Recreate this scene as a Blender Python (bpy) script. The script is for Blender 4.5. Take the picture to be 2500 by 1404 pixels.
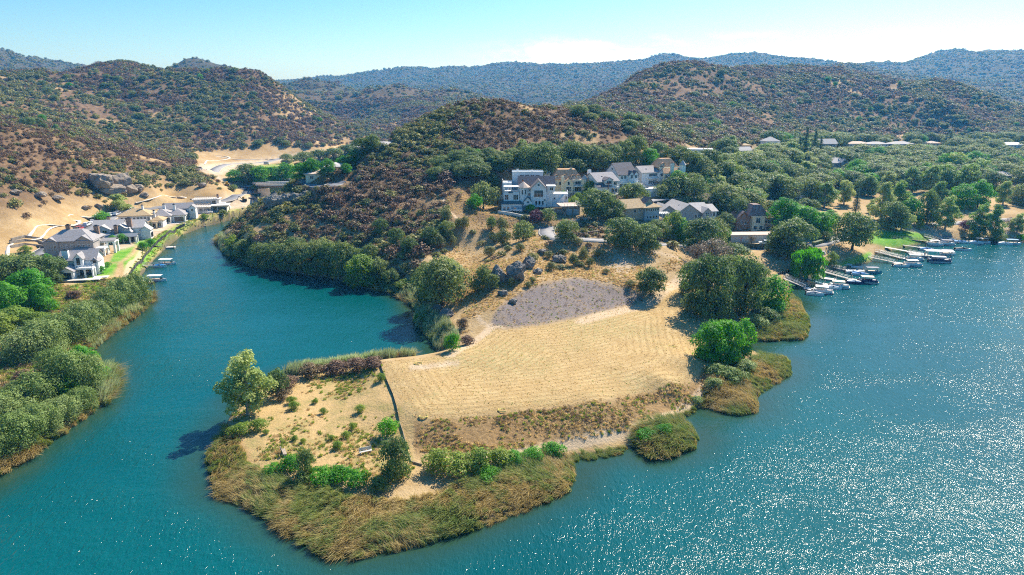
import bpy, bmesh, math, random
import numpy as np
from mathutils import Vector, Matrix
R = math.radians
for o in list(bpy.data.objects): bpy.data.objects.remove(o, do_unlink=True)
SC = bpy.context.scene
COL = SC.collection
# ------------------------------------------------------------------ camera
W0, H0, F0 = 2500.0, 1404.0, 1667.0        # photo size and focal length in photo pixels
HORIZON, CAMZ = 235.0, 60.0
PITCH = math.atan((H0/2-HORIZON)/F0)
cam_d = bpy.data.cameras.new('camera'); cam = bpy.data.objects.new('camera', cam_d); COL.objects.link(cam)
cam_d.sensor_width = 36.0; cam_d.lens = F0/W0*36.0; cam_d.clip_start = 1.0; cam_d.clip_end = 30000.0
cam.location = (0, 0, CAMZ); cam.rotation_euler = (R(90)-PITCH, 0, 0)
SC.camera = cam
# ------------------------------------------------------------------ light
SUN_AZ, SUN_EL = R(34), R(44)              # azimuth to the right of the view axis (+Y)
w = bpy.data.worlds.new('World'); SC.world = w; w.use_nodes = True
nt = w.node_tree; nt.nodes.clear()
sky = nt.nodes.new('ShaderNodeTexSky'); sky.sky_type = 'NISHITA'; sky.sun_disc = False
sky.sun_elevation = SUN_EL; sky.sun_rotation = SUN_AZ
sky.air_density = 1.0; sky.dust_density = 1.1; sky.ozone_density = 1.0; sky.altitude = 300
bg = nt.nodes.new('ShaderNodeBackground'); bg.inputs[1].default_value = 0.09
wo = nt.nodes.new('ShaderNodeOutputWorld')
# thin white summer clouds low over the far ridge
geo = nt.nodes.new('ShaderNodeTexCoord')
cmap = nt.nodes.new('ShaderNodeMapping'); cmap.inputs['Scale'].default_value = (9, 9, 26)
cn = nt.nodes.new('ShaderNodeTexNoise'); cn.inputs['Scale'].default_value = 1.0; cn.inputs['Detail'].default_value = 7; cn.inputs['Roughness'].default_value = .6
sep = nt.nodes.new('ShaderNodeSeparateXYZ')
def wmath(op, a, b=None, c=None):
    n = nt.nodes.new('ShaderNodeMath'); n.operation = op
    for i, v in enumerate((a, b, c)):
        if v is None: continue
        if isinstance(v, (int, float)): n.inputs[i].default_value = v
        else: nt.links.new(v, n.inputs[i])
    return n.outputs[0]
nt.links.new(geo.outputs['Generated'], cmap.inputs[0]); nt.links.new(cmap.outputs[0], cn.inputs[0]); nt.links.new(geo.outputs['Generated'], sep.inputs[0])
def wband(s, lo0, lo1, hi0, hi1):
    a = nt.nodes.new('ShaderNodeMapRange'); a.interpolation_type = 'SMOOTHSTEP'; nt.links.new(s, a.inputs[0]); a.inputs[1].default_value = lo0; a.inputs[2].default_value = lo1
    b = nt.nodes.new('ShaderNodeMapRange'); b.interpolation_type = 'SMOOTHSTEP'; nt.links.new(s, b.inputs[0]); b.inputs[1].default_value = hi0; b.inputs[2].default_value = hi1; b.inputs[3].default_value = 1; b.inputs[4].default_value = 0
    return wmath('MULTIPLY', a.outputs[0], b.outputs[0])
cz = wband(sep.outputs['Z'], .0, .035, .055, .085)
cx = wband(sep.outputs['X'], -.10, .16, .44, .54)
thr = nt.nodes.new('ShaderNodeMapRange'); thr.interpolation_type = 'SMOOTHSTEP'; nt.links.new(cn.outputs[0], thr.inputs[0]); thr.inputs[1].default_value = .47; thr.inputs[2].default_value = .66
cm = wmath('MULTIPLY', wmath('MULTIPLY', cz, cx), thr.outputs[0])
mixc = nt.nodes.new('ShaderNodeMix'); mixc.data_type = 'RGBA'
nt.links.new(cm, mixc.inputs[0]); hs_ = nt.nodes.new('ShaderNodeHueSaturation'); hs_.inputs['Saturation'].default_value = 1.3; hs_.inputs['Hue'].default_value = .497; tn_ = nt.nodes.new('ShaderNodeMix'); tn_.data_type = 'RGBA'; tn_.blend_type = 'MULTIPLY'; tn_.inputs[0].default_value = 1; tn_.inputs[7].default_value = (.75, .91, 1.10, 1); nt.links.new(sky.outputs[0], tn_.inputs[6]); nt.links.new(tn_.outputs[2], hs_.inputs['Color']); nt.links.new(hs_.outputs[0], mixc.inputs[6]); mixc.inputs[7].default_value = (12.0, 12.2, 12.4, 1)
nt.links.new(mixc.outputs[2], bg.inputs[0]); nt.links.new(bg.outputs[0], wo.inputs[0])
sd = bpy.data.lights.new('sun', 'SUN'); sd.energy = 5.0; sd.angle = R(.53); sd.color = (1, .94, .83)
sun = bpy.data.objects.new('sun', sd); COL.objects.link(sun)
sdir = Vector((math.sin(SUN_AZ)*math.cos(SUN_EL), math.cos(SUN_AZ)*math.cos(SUN_EL), math.sin(SUN_EL)))
sun.rotation_euler = sdir.to_track_quat('Z', 'Y').to_euler(); sun.location = (0, 0, 600)
SC.view_settings.view_transform = 'Standard'; SC.view_settings.look = 'None'; SC.view_settings.gamma = 1.0; SC.view_settings.use_curve_mapping = False
SC.view_settings.exposure = 0.82
cy = SC.cycles
cy.max_bounces = 5; cy.diffuse_bounces = 2; cy.glossy_bounces = 2; cy.transmission_bounces = 3; cy.volume_bounces = 0; cy.transparent_max_bounces = 4
cy.sample_clamp_indirect = 3.0; cy.sample_clamp_direct = 14.0; cy.pixel_filter_type = 'BLACKMAN_HARRIS'; cy.filter_width = 1.1; cy.use_denoising = False; cy.denoiser = 'OPENIMAGEDENOISE'; cy.denoising_input_passes = 'RGB_ALBEDO_NORMAL'; cy.denoising_prefilter = 'ACCURATE'; cy.caustics_reflective = False; cy.caustics_refractive = False
# ------------------------------------------------------------------ projection between photo pixels and the place
cp, sp = math.cos(PITCH), math.sin(PITCH)
def ray(px, py):
    a = (np.asarray(px, float)-W0/2)/F0; b = -(np.asarray(py, float)-H0/2)/F0
    return a, cp+b*sp, -sp+b*cp            # world direction for camera-forward 1
def at_z(px, py, z):
    dx, dy, dz = ray(px, py); t = (z-CAMZ)/dz
    return dx*t, dy*t
def at_d(px, py, d):
    dx, dy, dz = ray(px, py); t = d/dy                       # d is measured along the view axis
    return dx*t, dy*t, CAMZ+dz*t
def project(x, y, z):
    f = y*cp-(z-CAMZ)*sp; u = y*sp+(z-CAMZ)*cp
    f = np.where(f < 1, 1, f)
    return W0/2+F0*x/f, H0/2-F0*u/f
# ------------------------------------------------------------------ numpy noise
def vnoise(x, y, seed=0):
    xi = np.floor(x).astype(np.int64); yi = np.floor(y).astype(np.int64); fx = x-xi; fy = y-yi
    fx = fx*fx*fx*(fx*(fx*6-15)+10); fy = fy*fy*fy*(fy*(fy*6-15)+10)
    def h(a, b):
        n = (a*374761393+b*668265263+seed*362437) & 0xffffffff
        n = ((n ^ (n >> 13))*1274126177) & 0xffffffff
        return ((n ^ (n >> 16)) & 0xffff)/32767.5-1
    return (h(xi, yi)*(1-fx)+h(xi+1, yi)*fx)*(1-fy)+(h(xi, yi+1)*(1-fx)+h(xi+1, yi+1)*fx)*fy
def fbm(x, y, lam, octv=4, seed=0, gain=.5):
    s = 0; a = 1.0; t = 0
    for k in range(octv):
        s = s+a*vnoise(x/lam+17.3*k, y/lam-9.1*k, seed+k); t += a; a *= gain; lam *= .5
    return s/t
def sstep(a, b, x):
    t = np.clip((x-a)/(b-a), 0, 1); return t*t*(3-2*t)
def in_poly(px, py, poly):
    px = np.asarray(px); py = np.asarray(py); r = np.zeros(px.shape, bool); n = len(poly)
    for i in range(n):
        x0, y0 = poly[i]; x1, y1 = poly[(i+1) % n]
        if y0 == y1: continue
        c = ((y0 > py) != (y1 > py)) & (px < (x1-x0)*(py-y0)/(y1-y0)+x0)
        r ^= c
    return r
def seg_dist(x, y, pts, closed=False):
    best = np.full(x.shape, 1e18)
    n = len(pts)
    for i in range(n if closed else n-1):
        ax, ay = pts[i][:2]; bx, by = pts[(i+1) % n][:2]
        vx, vy = bx-ax, by-ay; L = vx*vx+vy*vy+1e-9
        t = np.clip(((x-ax)*vx+(y-ay)*vy)/L, 0, 1)
        best = np.minimum(best, (x-ax-t*vx)**2+(y-ay-t*vy)**2)
    return np.sqrt(best)
# ------------------------------------------------------------------ shoreline (photo pixels at water level)
SHORE_L = [(-420,1560),(-150,1260),(0,1152),(60,1115),(140,1062),(200,1022),(240,978),(280,940),(272,905),(225,852),(262,815),(330,770),(372,728),(366,712),(338,692),(347,668),(372,640),(404,607),(445,574),(495,554),(560,538),(615,523),(660,508),(690,496),(712,478),(722,466),(745,452)]
SHORE_R = [(800,455),(770,472),(735,494),(700,507),(650,517),(605,536),(562,562),(527,585),(545,612),(600,640),(640,655),(760,672),(850,687),(900,697),(960,712),(1000,737),(1018,762),(1010,785),(1045,822),(1068,852),(1060,868),(1000,874),(900,884),(800,896),(715,908),(640,935),(580,985),(548,1040),(502,1112),(516,1150),(526,1200),(620,1242),(700,1292),(790,1345),(865,1355),(1000,1332),(1150,1288),(1280,1238),(1388,1192),(1406,1158),(1396,1120),(1480,1108),(1548,1088),(1592,1112),(1650,1104),(1704,1082),(1700,1052),(1664,1018),(1722,988),(1800,1010),(1850,1000),(1852,958),(1930,910),(1926,880),(1870,872),(1832,852),(1822,828),(1900,826),(1970,820),(1976,790),(1956,740),(1926,712),(1955,686),(2006,666),(2070,652),(2128,640),(2138,620),(2215,604),(2276,589),(2327,585),(2391,583),(2460,586),(2520,586),(2700,592),(3000,600)]
def shore_xy(lst):
    a = np.array(lst, float); x, y = at_z(a[:, 0], a[:, 1], 0.0); return list(zip(x, y))
SL, SR = shore_xy(SHORE_L), shore_xy(SHORE_R)
WATER = SL+SR+[(900, 150), (900, -900), (-900, -900)]
# ------------------------------------------------------------------ height control points: (px, py, z) on the ground, or ridge lines (px, py, 'd', distance)
CTRL = []
def zp(z, *pts):
    for px, py in pts:
        x, y = at_z(px, py, z); CTRL.append((x, y, z))
def dp(d, *pts):
    for px, py in pts:
        x, y, z = at_d(px, py, d); CTRL.append((float(x), float(y), float(z)))
def rp(*pts):
    for px, py, d in pts: dp(d, (px, py))
for (x, y) in SL[::2]+SR[::2]: CTRL.append((x, y, .3))
# lower flat of the point and its field
zp(1.2, (620,1010),(600,1090),(650,1150),(760,1180),(900,1200),(1000,1210),(1150,1180),(1280,1140),(700,930),(800,915))
zp(1.8, (700,1050),(800,1000),(850,940),(760,960),(900,1060),(850,1110),(940,1130))
zp(4.6, (935,885),(1000,950),(1010,1015),(960,930),(1100,900),(1250,900),(1400,900),(1550,840),(1650,800),(1200,960),(1400,960),(1560,920),(1690,880),(1250,990),(1450,975),(1620,930))
zp(1.6, (1000,1100),(1100,1110),(1250,1100),(1400,1075),(1520,1050),(1620,1000),(1700,940),(1745,890))
zp(3.0, (1100,1062),(1300,1045),(1500,1010),(1620,960))
zp(1.0, (1740,960),(1830,900),(1640,1060),(1880,770),(1820,800))
zp(5.0, (1200,795),(1300,785),(1450,755),(1560,730),(1640,700),(1720,740),(1100,860))
zp(8.5, (1300,715),(1480,680),(1390,700),(1560,690)); zp(7, (1210,760),(1620,670),(1690,660))
zp(11.5, (1235,662),(1330,630),(1450,620),(1290,650)); zp(10, (1540,640),(1600,630)); zp(9, (1180,690),(1690,620),(1650,640))
zp(14.5, (1330,580),(1400,585),(1345,555),(1290,600),(1480,588)); zp(12.5, (1600,598),(1540,592)); zp(9, (1690,605),(1650,600))
zp(7, (1120,700),(1080,690),(1150,650)); zp(3, (1050,745),(1100,780),(1060,800)); zp(4, (1150,830)); zp(10, (1200,620),(1120,600)); zp(16,(1230,540),(1150,545))
# streets and houses on the hillside
zp(17.5, (1240,520),(1330,518),(1400,525),(1460,525)); zp(20.5, (1380,480),(1440,482),(1490,480)); zp(23, (1560,462),(1600,455),(1650,445))
zp(15, (1520,520),(1560,535),(1620,505),(1690,500)); zp(11, (1680,545),(1740,520),(1760,500)); zp(9, (1700,580),(1640,590))
zp(8, (1840,560),(1790,560),(1900,540)); zp(5.2, (1760,600),(1880,605),(1990,600)); zp(4.2, (2050,590),(2100,560),(1960,640),(1890,640)); zp(3, (1850,680),(1800,720),(1920,680)); zp(6, (1760,680))
zp(2.4, (2150,580),(2250,575),(2100,630),(2200,590),(2350,565),(2450,565)); zp(4.5, (2200,540),(2300,540),(2400,540),(2500,540),(2140,550))
zp(6.5, (2000,510),(2150,500),(2300,500),(2500,500),(2050,540)); zp(9, (2000,460),(2150,450),(2350,450),(2500,440)); zp(12, (1880,490),(1900,470),(1820,500)); zp(16, (1780,450),(1850,440))
zp(11, (2100,410),(2250,400),(2400,400),(2500,400)); zp(14, (2000,420),(2300,365),(2500,370),(2150,370)); zp(20, (1900,400),(1800,410)); zp(24, (1740,420),(1700,450))
zp(28, (1700,385)); zp(25, (1800,378),(1880,365)); zp(20, (2020,365),(1960,370)); zp(16, (2120,358),(2230,358),(2280,355),(2400,355),(2500,355))
# central hill
rp((1300,440,278),(1250,420,285),(1210,450,272),(1180,500,256),(1400,415,298),(1480,410,305),(1560,400,318),(1640,395,335),(1320,360,318),(1400,360,330),(1500,350,350),(1600,350,372))
rp((690,470,292),(720,449,300),(760,430,306),(830,405,308),(900,380,306),(950,360,312),(985,335,325),(1010,310,334),(1060,285,345),(1110,262,354),(1180,250,362),(1250,252,366),(1290,262,370),(1330,274,376),(1400,275,388),(1480,285,404),(1560,300,420),(1620,318,440),(1660,345,420))
rp((660,500,285),(640,540,268),(720,600,246),(800,590,246),(900,560,246),(900,480,270),(1000,560,240),(1000,480,268),(1000,400,300),(1080,400,298),(1080,480,262),(1100,340,324),(1200,340,322),(1200,300,340),(1030,640,215),(950,640,218),(800,500,270),(1110,540,236),(600,590,250))
# saddle and valley behind the central hill
rp((760,424,470),(860,390,540),(930,365,610),(700,440,430),(1000,330,640),(1450,262,520),(1550,280,540),(1650,310,520),(1300,262,600),(1200,262,700),(1100,290,660))
zp(5.5, (560,470),(600,480),(640,455),(540,500),(620,420),(700,420),(780,400),(560,410),(520,430),(600,400),(700,385),(860,368),(800,385)); zp(9,(510,392),(560,380),(700,375))
# left bank: building plots and slopes
zp(3.6, (200,650),(250,610),(330,570),(400,540),(480,525),(560,500),(120,640),(170,600),(250,560),(330,530),(420,500),(60,625)); zp(3.0, (290,620),(340,590),(420,548),(500,535),(590,512),(640,498))
zp(1.4, (330,640),(300,690),(200,740),(250,750),(100,800),(50,900),(20,1000),(150,900),(0,820)); zp(2.5, (60,720),(0,740),(120,700)); zp(4, (0,670),(40,640))
zp(7, (0,600),(40,590),(130,560),(200,535)); zp(10, (250,505),(320,490),(400,478),(480,470),(540,462))
rp((0,500,268),(100,490,290),(200,475,322),(300,460,345),(380,450,362),(450,450,385),(520,450,392),(0,400,305),(120,400,330),(250,400,368),(350,410,385),(430,430,398),(0,300,352),(80,308,366),(160,322,392),(250,347,420),(330,366,425),(400,384,425),(450,410,418),(520,442,408))
rp((0,285,470),(120,300,500),(250,330,530),(400,365,540),(480,385,560),(300,340,580),(150,290,560))
# big left hill
rp((-300,190,720),(-150,180,740),(0,170,760),(90,176,800),(180,174,830),(230,152,850),(290,146,860),(330,149,860),(380,165,860),(420,171,865),(500,171,865),(560,169,860),(600,166,850),(640,174,840),(700,216,845),(760,260,860),(830,300,880),(900,320,900),(960,331,920))
rp((50,240,640),(150,240,670),(300,240,730),(450,240,740),(600,240,740),(680,300,720),(750,340,690),(850,340,760),(600,320,670),(450,320,640),(300,300,640),(150,290,590),(550,360,630),(0,230,600))
rp((100,260,1000),(300,220,1100),(500,230,1150),(700,280,1150),(850,320,1100))
# far hills and ranges
rp((415,166,1480),(440,150,1500),(470,140,1510),(500,150,1500),(530,168,1480),(300,200,1500),(620,230,1400))
rp((-300,120,1900),(-100,125,1850),(0,115,1800),(20,120,1800),(45,142,1800),(70,152,1800),(110,163,1800),(170,169,1800),(240,200,1800))
rp((690,215,1500),(740,193,1480),(790,203,1450),(850,230,1420),(880,223,1300),(920,212,1310),(975,204,1320),(1040,225,1320),(1110,217,1330),(1180,236,1300),(1250,246,1250),(740,240,1200),(860,280,1100),(960,260,1100),(1060,270,1050),(950,310,900),(1150,270,1000),(800,290,1050))
rp((1300,252,1650),(1330,248,1650),(1385,264,1600),(1250,275,1900),(1100,260,1900),(900,255,1900),(1400,300,1400))
rp((820,216,2600),(850,207,2700),(900,193,2850),(950,171,3000),(1010,164,3050),(1080,164,3050),(1150,178,2950),(1190,171,2950),(1250,157,3000),(1330,155,3000),(1410,158,3000),(1480,155,3000),(1550,148,3050),(1590,140,3100),(1615,130,3100),(1650,133,3100),(1700,144,3100),(1770,136,3150),(1830,130,3150),(1880,132,3150),(1930,143,3100),(1990,155,3050),(2050,163,3000))
rp((1000,210,2300),(1150,215,2200),(1300,210,2300),(1450,205,2300),(1100,240,2000),(1300,235,2000),(1600,190,2400),(1800,180,2400),(2000,190,2300))
rp((2085,163,2200),(2130,156,2500),(2200,153,2600),(2260,141,2700),(2305,124,2750),(2350,126,2750),(2390,130,2750),(2420,121,2750),(2440,118,2750),(2475,126,2750),(2520,133,2750),(2700,140,2700),(2900,150,2700),(2100,159,1700),(2140,170,1700),(2220,204,1600),(2300,190,2100),(2420,190,2100),(2420,225,1500),(2480,250,1400),(2600,230,1500))
# right hill
rp((1370,280,640),(1430,246,720),(1500,211,780),(1560,181,830),(1620,156,870),(1650,148,880),(1690,150,890),(1750,166,920),(1800,163,960),(1850,162,990),(1920,166,1020),(2000,162,1040),(2060,166,1040),(2120,186,1020),(2180,206,980),(2230,201,950),(2300,193,950),(2350,201,950),(2400,221,950),(2450,245,940),(2500,264,930),(2700,300,900),(3000,310,900))
rp((1600,240,700),(1700,240,720),(1800,240,780),(1950,240,840),(2100,250,840),(2300,250,820),(1700,310,560),(1850,310,640),(2000,310,720),(2150,310,760),(2300,310,780),(2450,300,800),(1500,260,620),(1640,200,780),(2420,270,860))
rp((1600,225,1250),(1800,205,1400),(2000,205,1400),(2200,225,1300),(2400,245,1250),(1500,262,1150),(1400,292,900),(1450,275,950),(1350,300,820),(1400,290,1200),(1300,290,1100),(1560,235,1050),(1620,205,1050),(1500,262,950))
for az in (-1.1, -.95, .95, 1.1):
    for d, z in ((300, 8 if az < 0 else 1), (600, 30 if az < 0 else 12), (1000, 80), (2000, 120), (3200, 200)): CTRL.append((d*math.sin(az), d*math.cos(az), z))
for az in np.linspace(-1.1, 1.1, 12):
    CTRL.append((4500*math.sin(az), 4500*math.cos(az), 60))
for x, y in ((-150,20),(-60,40),(0,60),(60,40),(150,20),(200,100)): CTRL.append((x, y, 0))
CT = np.array(CTRL)
def lp(x, y): return np.arctan2(x, y), .5*np.log(x*x+y*y)
ca, cl = lp(CT[:, 0], CT[:, 1])
keep = []
for i in range(len(ca)):
    if all((ca[i]-ca[j])**2+(cl[i]-cl[j])**2 > .012**2 for j in keep): keep.append(i)
ca, cl, cz_ = ca[keep], cl[keep], CT[keep, 2]
EPS = .018
K = np.sqrt((ca[:, None]-ca)**2+(cl[:, None]-cl)**2+EPS**2)
n_ = len(ca)
A = np.zeros((n_+1, n_+1)); A[:n_, :n_] = K-np.eye(n_)*.002; A[:n_, n_] = 1; A[n_, :n_] = 1
wts = np.linalg.solve(A, np.append(cz_, 0))
def rbf(x, y):
    a, l = lp(x, y); out = np.empty(x.shape); af, lf, of = a.ravel(), l.ravel(), out.ravel()
    ca32, cl32, w32 = ca.astype(np.float32), cl.astype(np.float32), wts[:n_]
    for s in range(0, af.size, 20000):
        k = np.sqrt((af[s:s+20000, None].astype(np.float32)-ca32)**2+(lf[s:s+20000, None].astype(np.float32)-cl32)**2+np.float32(EPS**2))
        of[s:s+20000] = k@w32+wts[n_]
    return out
# ------------------------------------------------------------------ the height grid (log-polar round the viewpoint)
AZ = np.linspace(R(-54), R(54), 980)
l1 = np.arange(math.log(28), math.log(1150), .0076); l2 = np.arange(math.log(1150)+.0076, math.log(4400), .0145)
LR = np.concatenate([l1, l2]); NA, NR = len(AZ), len(LR)
GA, GL = np.meshgrid(AZ, LR); GD = np.exp(GL); GX = GD*np.sin(GA); GY = GD*np.cos(GA)
# thin-plate style field is smooth: evaluate it on every second node and interpolate
def upsample(fn):
    ia = np.arange(0, NA, 3); ia = np.append(ia, NA-1) if ia[-1] != NA-1 else ia
    ir = np.arange(0, NR, 2); ir = np.append(ir, NR-1) if ir[-1] != NR-1 else ir
    c = fn(GX[np.ix_(ir, ia)], GY[np.ix_(ir, ia)])
    t = np.empty((len(ir), NA))
    for i in range(len(ir)): t[i] = np.interp(np.arange(NA), ia, c[i])
    o = np.empty((NR, NA)); pos = np.interp(np.arange(NR), ir, np.arange(len(ir))); i0 = np.clip(pos.astype(int), 0, len(ir)-2); f = (pos-i0)[:, None]
    return t[i0]*(1-f)+t[i0+1]*f
Z = upsample(rbf)
SDW = np.full(GX.shape, 500.0)
nearm = GD < 620
SDW[nearm] = seg_dist(GX[nearm], GY[nearm], WATER, True)
inw = np.zeros(GX.shape, bool); inw[nearm] = in_poly(GX[nearm], GY[nearm], WATER)
hm = sstep(7, 24, Z)*(~inw)
Z = Z+hm*(fbm(GX, GY, 42, 4, 3)*2.4*sstep(330, 600, GD)+fbm(GX, GY, 14, 3, 9)*.5)
rd = 1-np.abs(fbm(GX, GY, 190, 4, 21, .55))*2.2
far = sstep(560, 900, GD)
Z = Z+far*hm*(rd-.55)*np.minimum(Z, 110)*.10
rd2 = 1-np.abs(fbm(GX, GY, 620, 5, 33, .5))*2.2
Z = Z+sstep(1150, 1900, GD)*(rd2-.5)*np.clip(Z, 0, 200)*.13
Z = Z-hm*2.6*sstep(420, 700, GD)+(1-hm)*(~inw)*fbm(GX, GY, 9, 3, 5)*.18
# pull the noisy relief back onto the measured ridge lines
far_pts = np.hypot(CT[keep, 0], CT[keep, 1]) > 430
Z = np.where(inw, -.25-np.minimum(SDW*.35, 2.5), np.maximum(Z, .25)*sstep(-.5, 5, SDW)+.12+.25*sstep(0, 2, SDW))
def H(x, y, g=None):
    g = Z if g is None else g
    a, l = lp(np.asarray(x, float), np.asarray(y, float))
    fa = np.clip((a-AZ[0])/(AZ[1]-AZ[0]), 0, NA-1.001); fr = np.clip(np.interp(l, LR, np.arange(NR)), 0, NR-1.001)
    i, j = fr.astype(int), fa.astype(int); u, v = fr-i, fa-j
    return (g[i, j]*(1-v)+g[i, j+1]*v)*(1-u)+(g[i+1, j]*(1-v)+g[i+1, j+1]*v)*u
res_ = np.where(far_pts, (cz_-2.5*(cz_ > 20))-H(CT[keep, 0], CT[keep, 1]), 0.0)
w2_ = np.linalg.solve(A, np.append(res_, 0)); w_keep = wts; wts = w2_
Z = np.where(inw | (GD < 400), Z, Z+upsample(rbf)*sstep(400, 470, GD)); wts = w_keep
TS = np.exp(np.linspace(math.log(40), math.log(6500), 3200))
def ground(px, py):
    dx, dy, dz = ray(px, py); k = 1/np.hypot(dx, dy)
    xs, ys, zs = dx*k*TS, dy*k*TS, CAMZ+dz*k*TS
    hit = np.nonzero(zs <= np.maximum(H(xs, ys), 0))[0]
    if len(hit) == 0: i = len(TS)-1
    else: i = hit[0]
    x, y = float(xs[i]), float(ys[i])
    return x, y, float(max(H(x, y), 0.0))
def ppm(x, y, z):                           # photo pixels per metre there
    return F0/(y*cp-(z-CAMZ)*sp)
# ------------------------------------------------------------------ roads, paths and building plots shape the ground
def smooth_line(px_pts, step=2.0, zs=True):
    p = [ground(*q) for q in px_pts]
    P = np.array(p); out = []
    # Catmull-Rom through the points
    Q = np.vstack([2*P[0]-P[1], P, 2*P[-1]-P[-2]])
    for i in range(1, len(Q)-2):
        n = max(2, int(np.linalg.norm(Q[i+1][:2]-Q[i][:2])/step))
        for t in np.linspace(0, 1, n, endpoint=False):
            out.append(.5*((2*Q[i])+(-Q[i-1]+Q[i+1])*t+(2*Q[i-1]-5*Q[i]+4*Q[i+1]-Q[i+2])*t*t+(-Q[i-1]+3*Q[i]-3*Q[i+1]+Q[i+2])*t**3))
    out.append(Q[-2]); out = np.array(out)
    z = H(out[:, 0], out[:, 1]); k = min(9, len(z)//2*2-1 if len(z) > 3 else 1)
    if k > 1:
        zz = np.pad(z, k//2, 'edge'); z = np.convolve(zz, np.ones(k)/k, 'valid')
    out[:, 2] = np.maximum(z, .5)
    return out
ROADS = {}
def road_def(key, pts, width, depth=.14):
    ROADS[key] = (smooth_line(pts), width)
ROAD_PX = [
 ('village_lane', [(1462,524),(1420,530),(1372,540),(1340,556),(1336,572),(1362,583),(1420,586),(1500,588),(1580,596),(1650,600),(1720,604),(1800,607),(1890,606),(1950,600)], 5.0),
 ('shore_road', [(1950,600),(2005,595),(2060,580),(2110,562),(2160,552),(2230,550),(2300,548),(2400,540),(2500,534),(2600,530)], 6.5),
 ('bank_road', [(20,648),(70,632),(130,600),(200,566),(255,541),(310,520),(380,506),(440,503),(520,492),(575,479),(606,470),(604,461),(588,455),(640,450),(700,446),(760,443),(840,436)], 6.5),
 ('valley_road', [(488,414),(540,406),(600,399),(680,388),(740,381),(800,373),(875,365),(940,357)], 7.5),
 ('hillside_street', [(1462,524),(1500,512),(1560,500),(1620,492),(1700,486)], 4.5)]
for k, pts, wd in ROAD_PX: road_def(k, pts, wd)
def carve(line, halfw, drop, soft=3.0):
    global Z
    x0, x1 = line[:, 0].min()-halfw-soft-4, line[:, 0].max()+halfw+soft+4; y0, y1 = line[:, 1].min()-halfw-soft-4, line[:, 1].max()+halfw+soft+4
    m = (GX > x0) & (GX < x1) & (GY > y0) & (GY < y1)
    gx, gy = GX[m], GY[m]; best = np.full(gx.shape, 1e9); bz = np.zeros(gx.shape)
    for i in range(len(line)):
        d = (gx-line[i, 0])**2+(gy-line[i, 1])**2; u = d < best; best[u] = d[u]; bz[u] = line[i, 2]
    d = np.sqrt(best); wgt = 1-sstep(halfw+.8, halfw+soft, d)
    Z[m] = Z[m]*(1-wgt)+(bz-drop)*wgt
for k, (ln, wd) in ROADS.items(): carve(ln, wd/2, .16)
PADS = [(1290,516,18),(1395,482,9),(1398,524,6),(1480,478,9),(1530,466,9),(1590,455,9),(1640,440,8),(1560,535,9),(1690,540,14),(1740,505,7),(1845,560,9),(1590,478,5),(1615,540,4),
 (180,660,13),(190,628,14),(290,585,15),(350,553,11),(420,545,11),(500,520,17),(770,433,12),(815,420,10),(1700,377,9),(1800,378,8),(1885,362,8),(2020,364,10),(2130,357,12),(2190,357,9),(2215,357,12),(2280,354,9),(2040,410,8),(1890,470,9),(1935,478,9),(1975,470,9),(2330,392,9),(2450,440,9),(1895,350,5),(1850,588,12),(2470,355,10)]
PADW = []
for px, py, r in PADS:
    x, y, z = ground(px, py); yy = y+r*.45; PADW.append((x, yy, z, r))
    d = np.hypot(GX-x, GY-yy); wgt = 1-sstep(r*.95, r*1.5, d); Z = Z*(1-wgt)+z*wgt

Z = np.where(inw, np.minimum(Z, -.25-np.minimum(SDW*.35, 2.5)), Z)
# ------------------------------------------------------------------ materials
MATS = {}
def new_mat(name):
    m = bpy.data.materials.new(name); m.use_nodes = True; t = m.node_tree
    return m, t, t.nodes['Principled BSDF']
def mixrgb(t, fac, a, b, mode='MIX'):
    n = t.nodes.new('ShaderNodeMix'); n.data_type = 'RGBA'; n.blend_type = mode
    for i, v in ((0, fac), (6, a), (7, b)):
        if isinstance(v, (int, float)): n.inputs[i].default_value = v
        elif isinstance(v, tuple): n.inputs[i].default_value = (*v, 1)
        else: t.links.new(v, n.inputs[i])
    return n.outputs[2]
def noise(t, scale, detail=4, rough=.55, vec=None, dist=0):
    n = t.nodes.new('ShaderNodeTexNoise'); n.inputs['Scale'].default_value = scale; n.inputs['Detail'].default_value = detail; n.inputs['Roughness'].default_value = rough; n.inputs['Distortion'].default_value = dist
    if vec is not None: t.links.new(vec, n.inputs['Vector'])
    return n.outputs[0]
def ramp(t, fac, a, b, lo=0, hi=1):
    n = t.nodes.new('ShaderNodeMapRange'); n.interpolation_type = 'SMOOTHSTEP'; t.links.new(fac, n.inputs[0])
    n.inputs[1].default_value = a; n.inputs[2].default_value = b; n.inputs[3].default_value = lo; n.inputs[4].default_value = hi
    return n.outputs[0]
def math_(t, op, a, b=0.0):
    n = t.nodes.new('ShaderNodeMath'); n.operation = op
    for i, v in enumerate((a, b)):
        if isinstance(v, (int, float)): n.inputs[i].default_value = v
        else: t.links.new(v, n.inputs[i])
    return n.outputs[0]
def attr(t, name):
    n = t.nodes.new('ShaderNodeAttribute'); n.attribute_name = name; return n.outputs['Fac']
def objco(t):
    return t.nodes.new('ShaderNodeTexCoord').outputs['Object']
def geopos(t):
    return t.nodes.new('ShaderNodeNewGeometry').outputs['Position']
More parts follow.
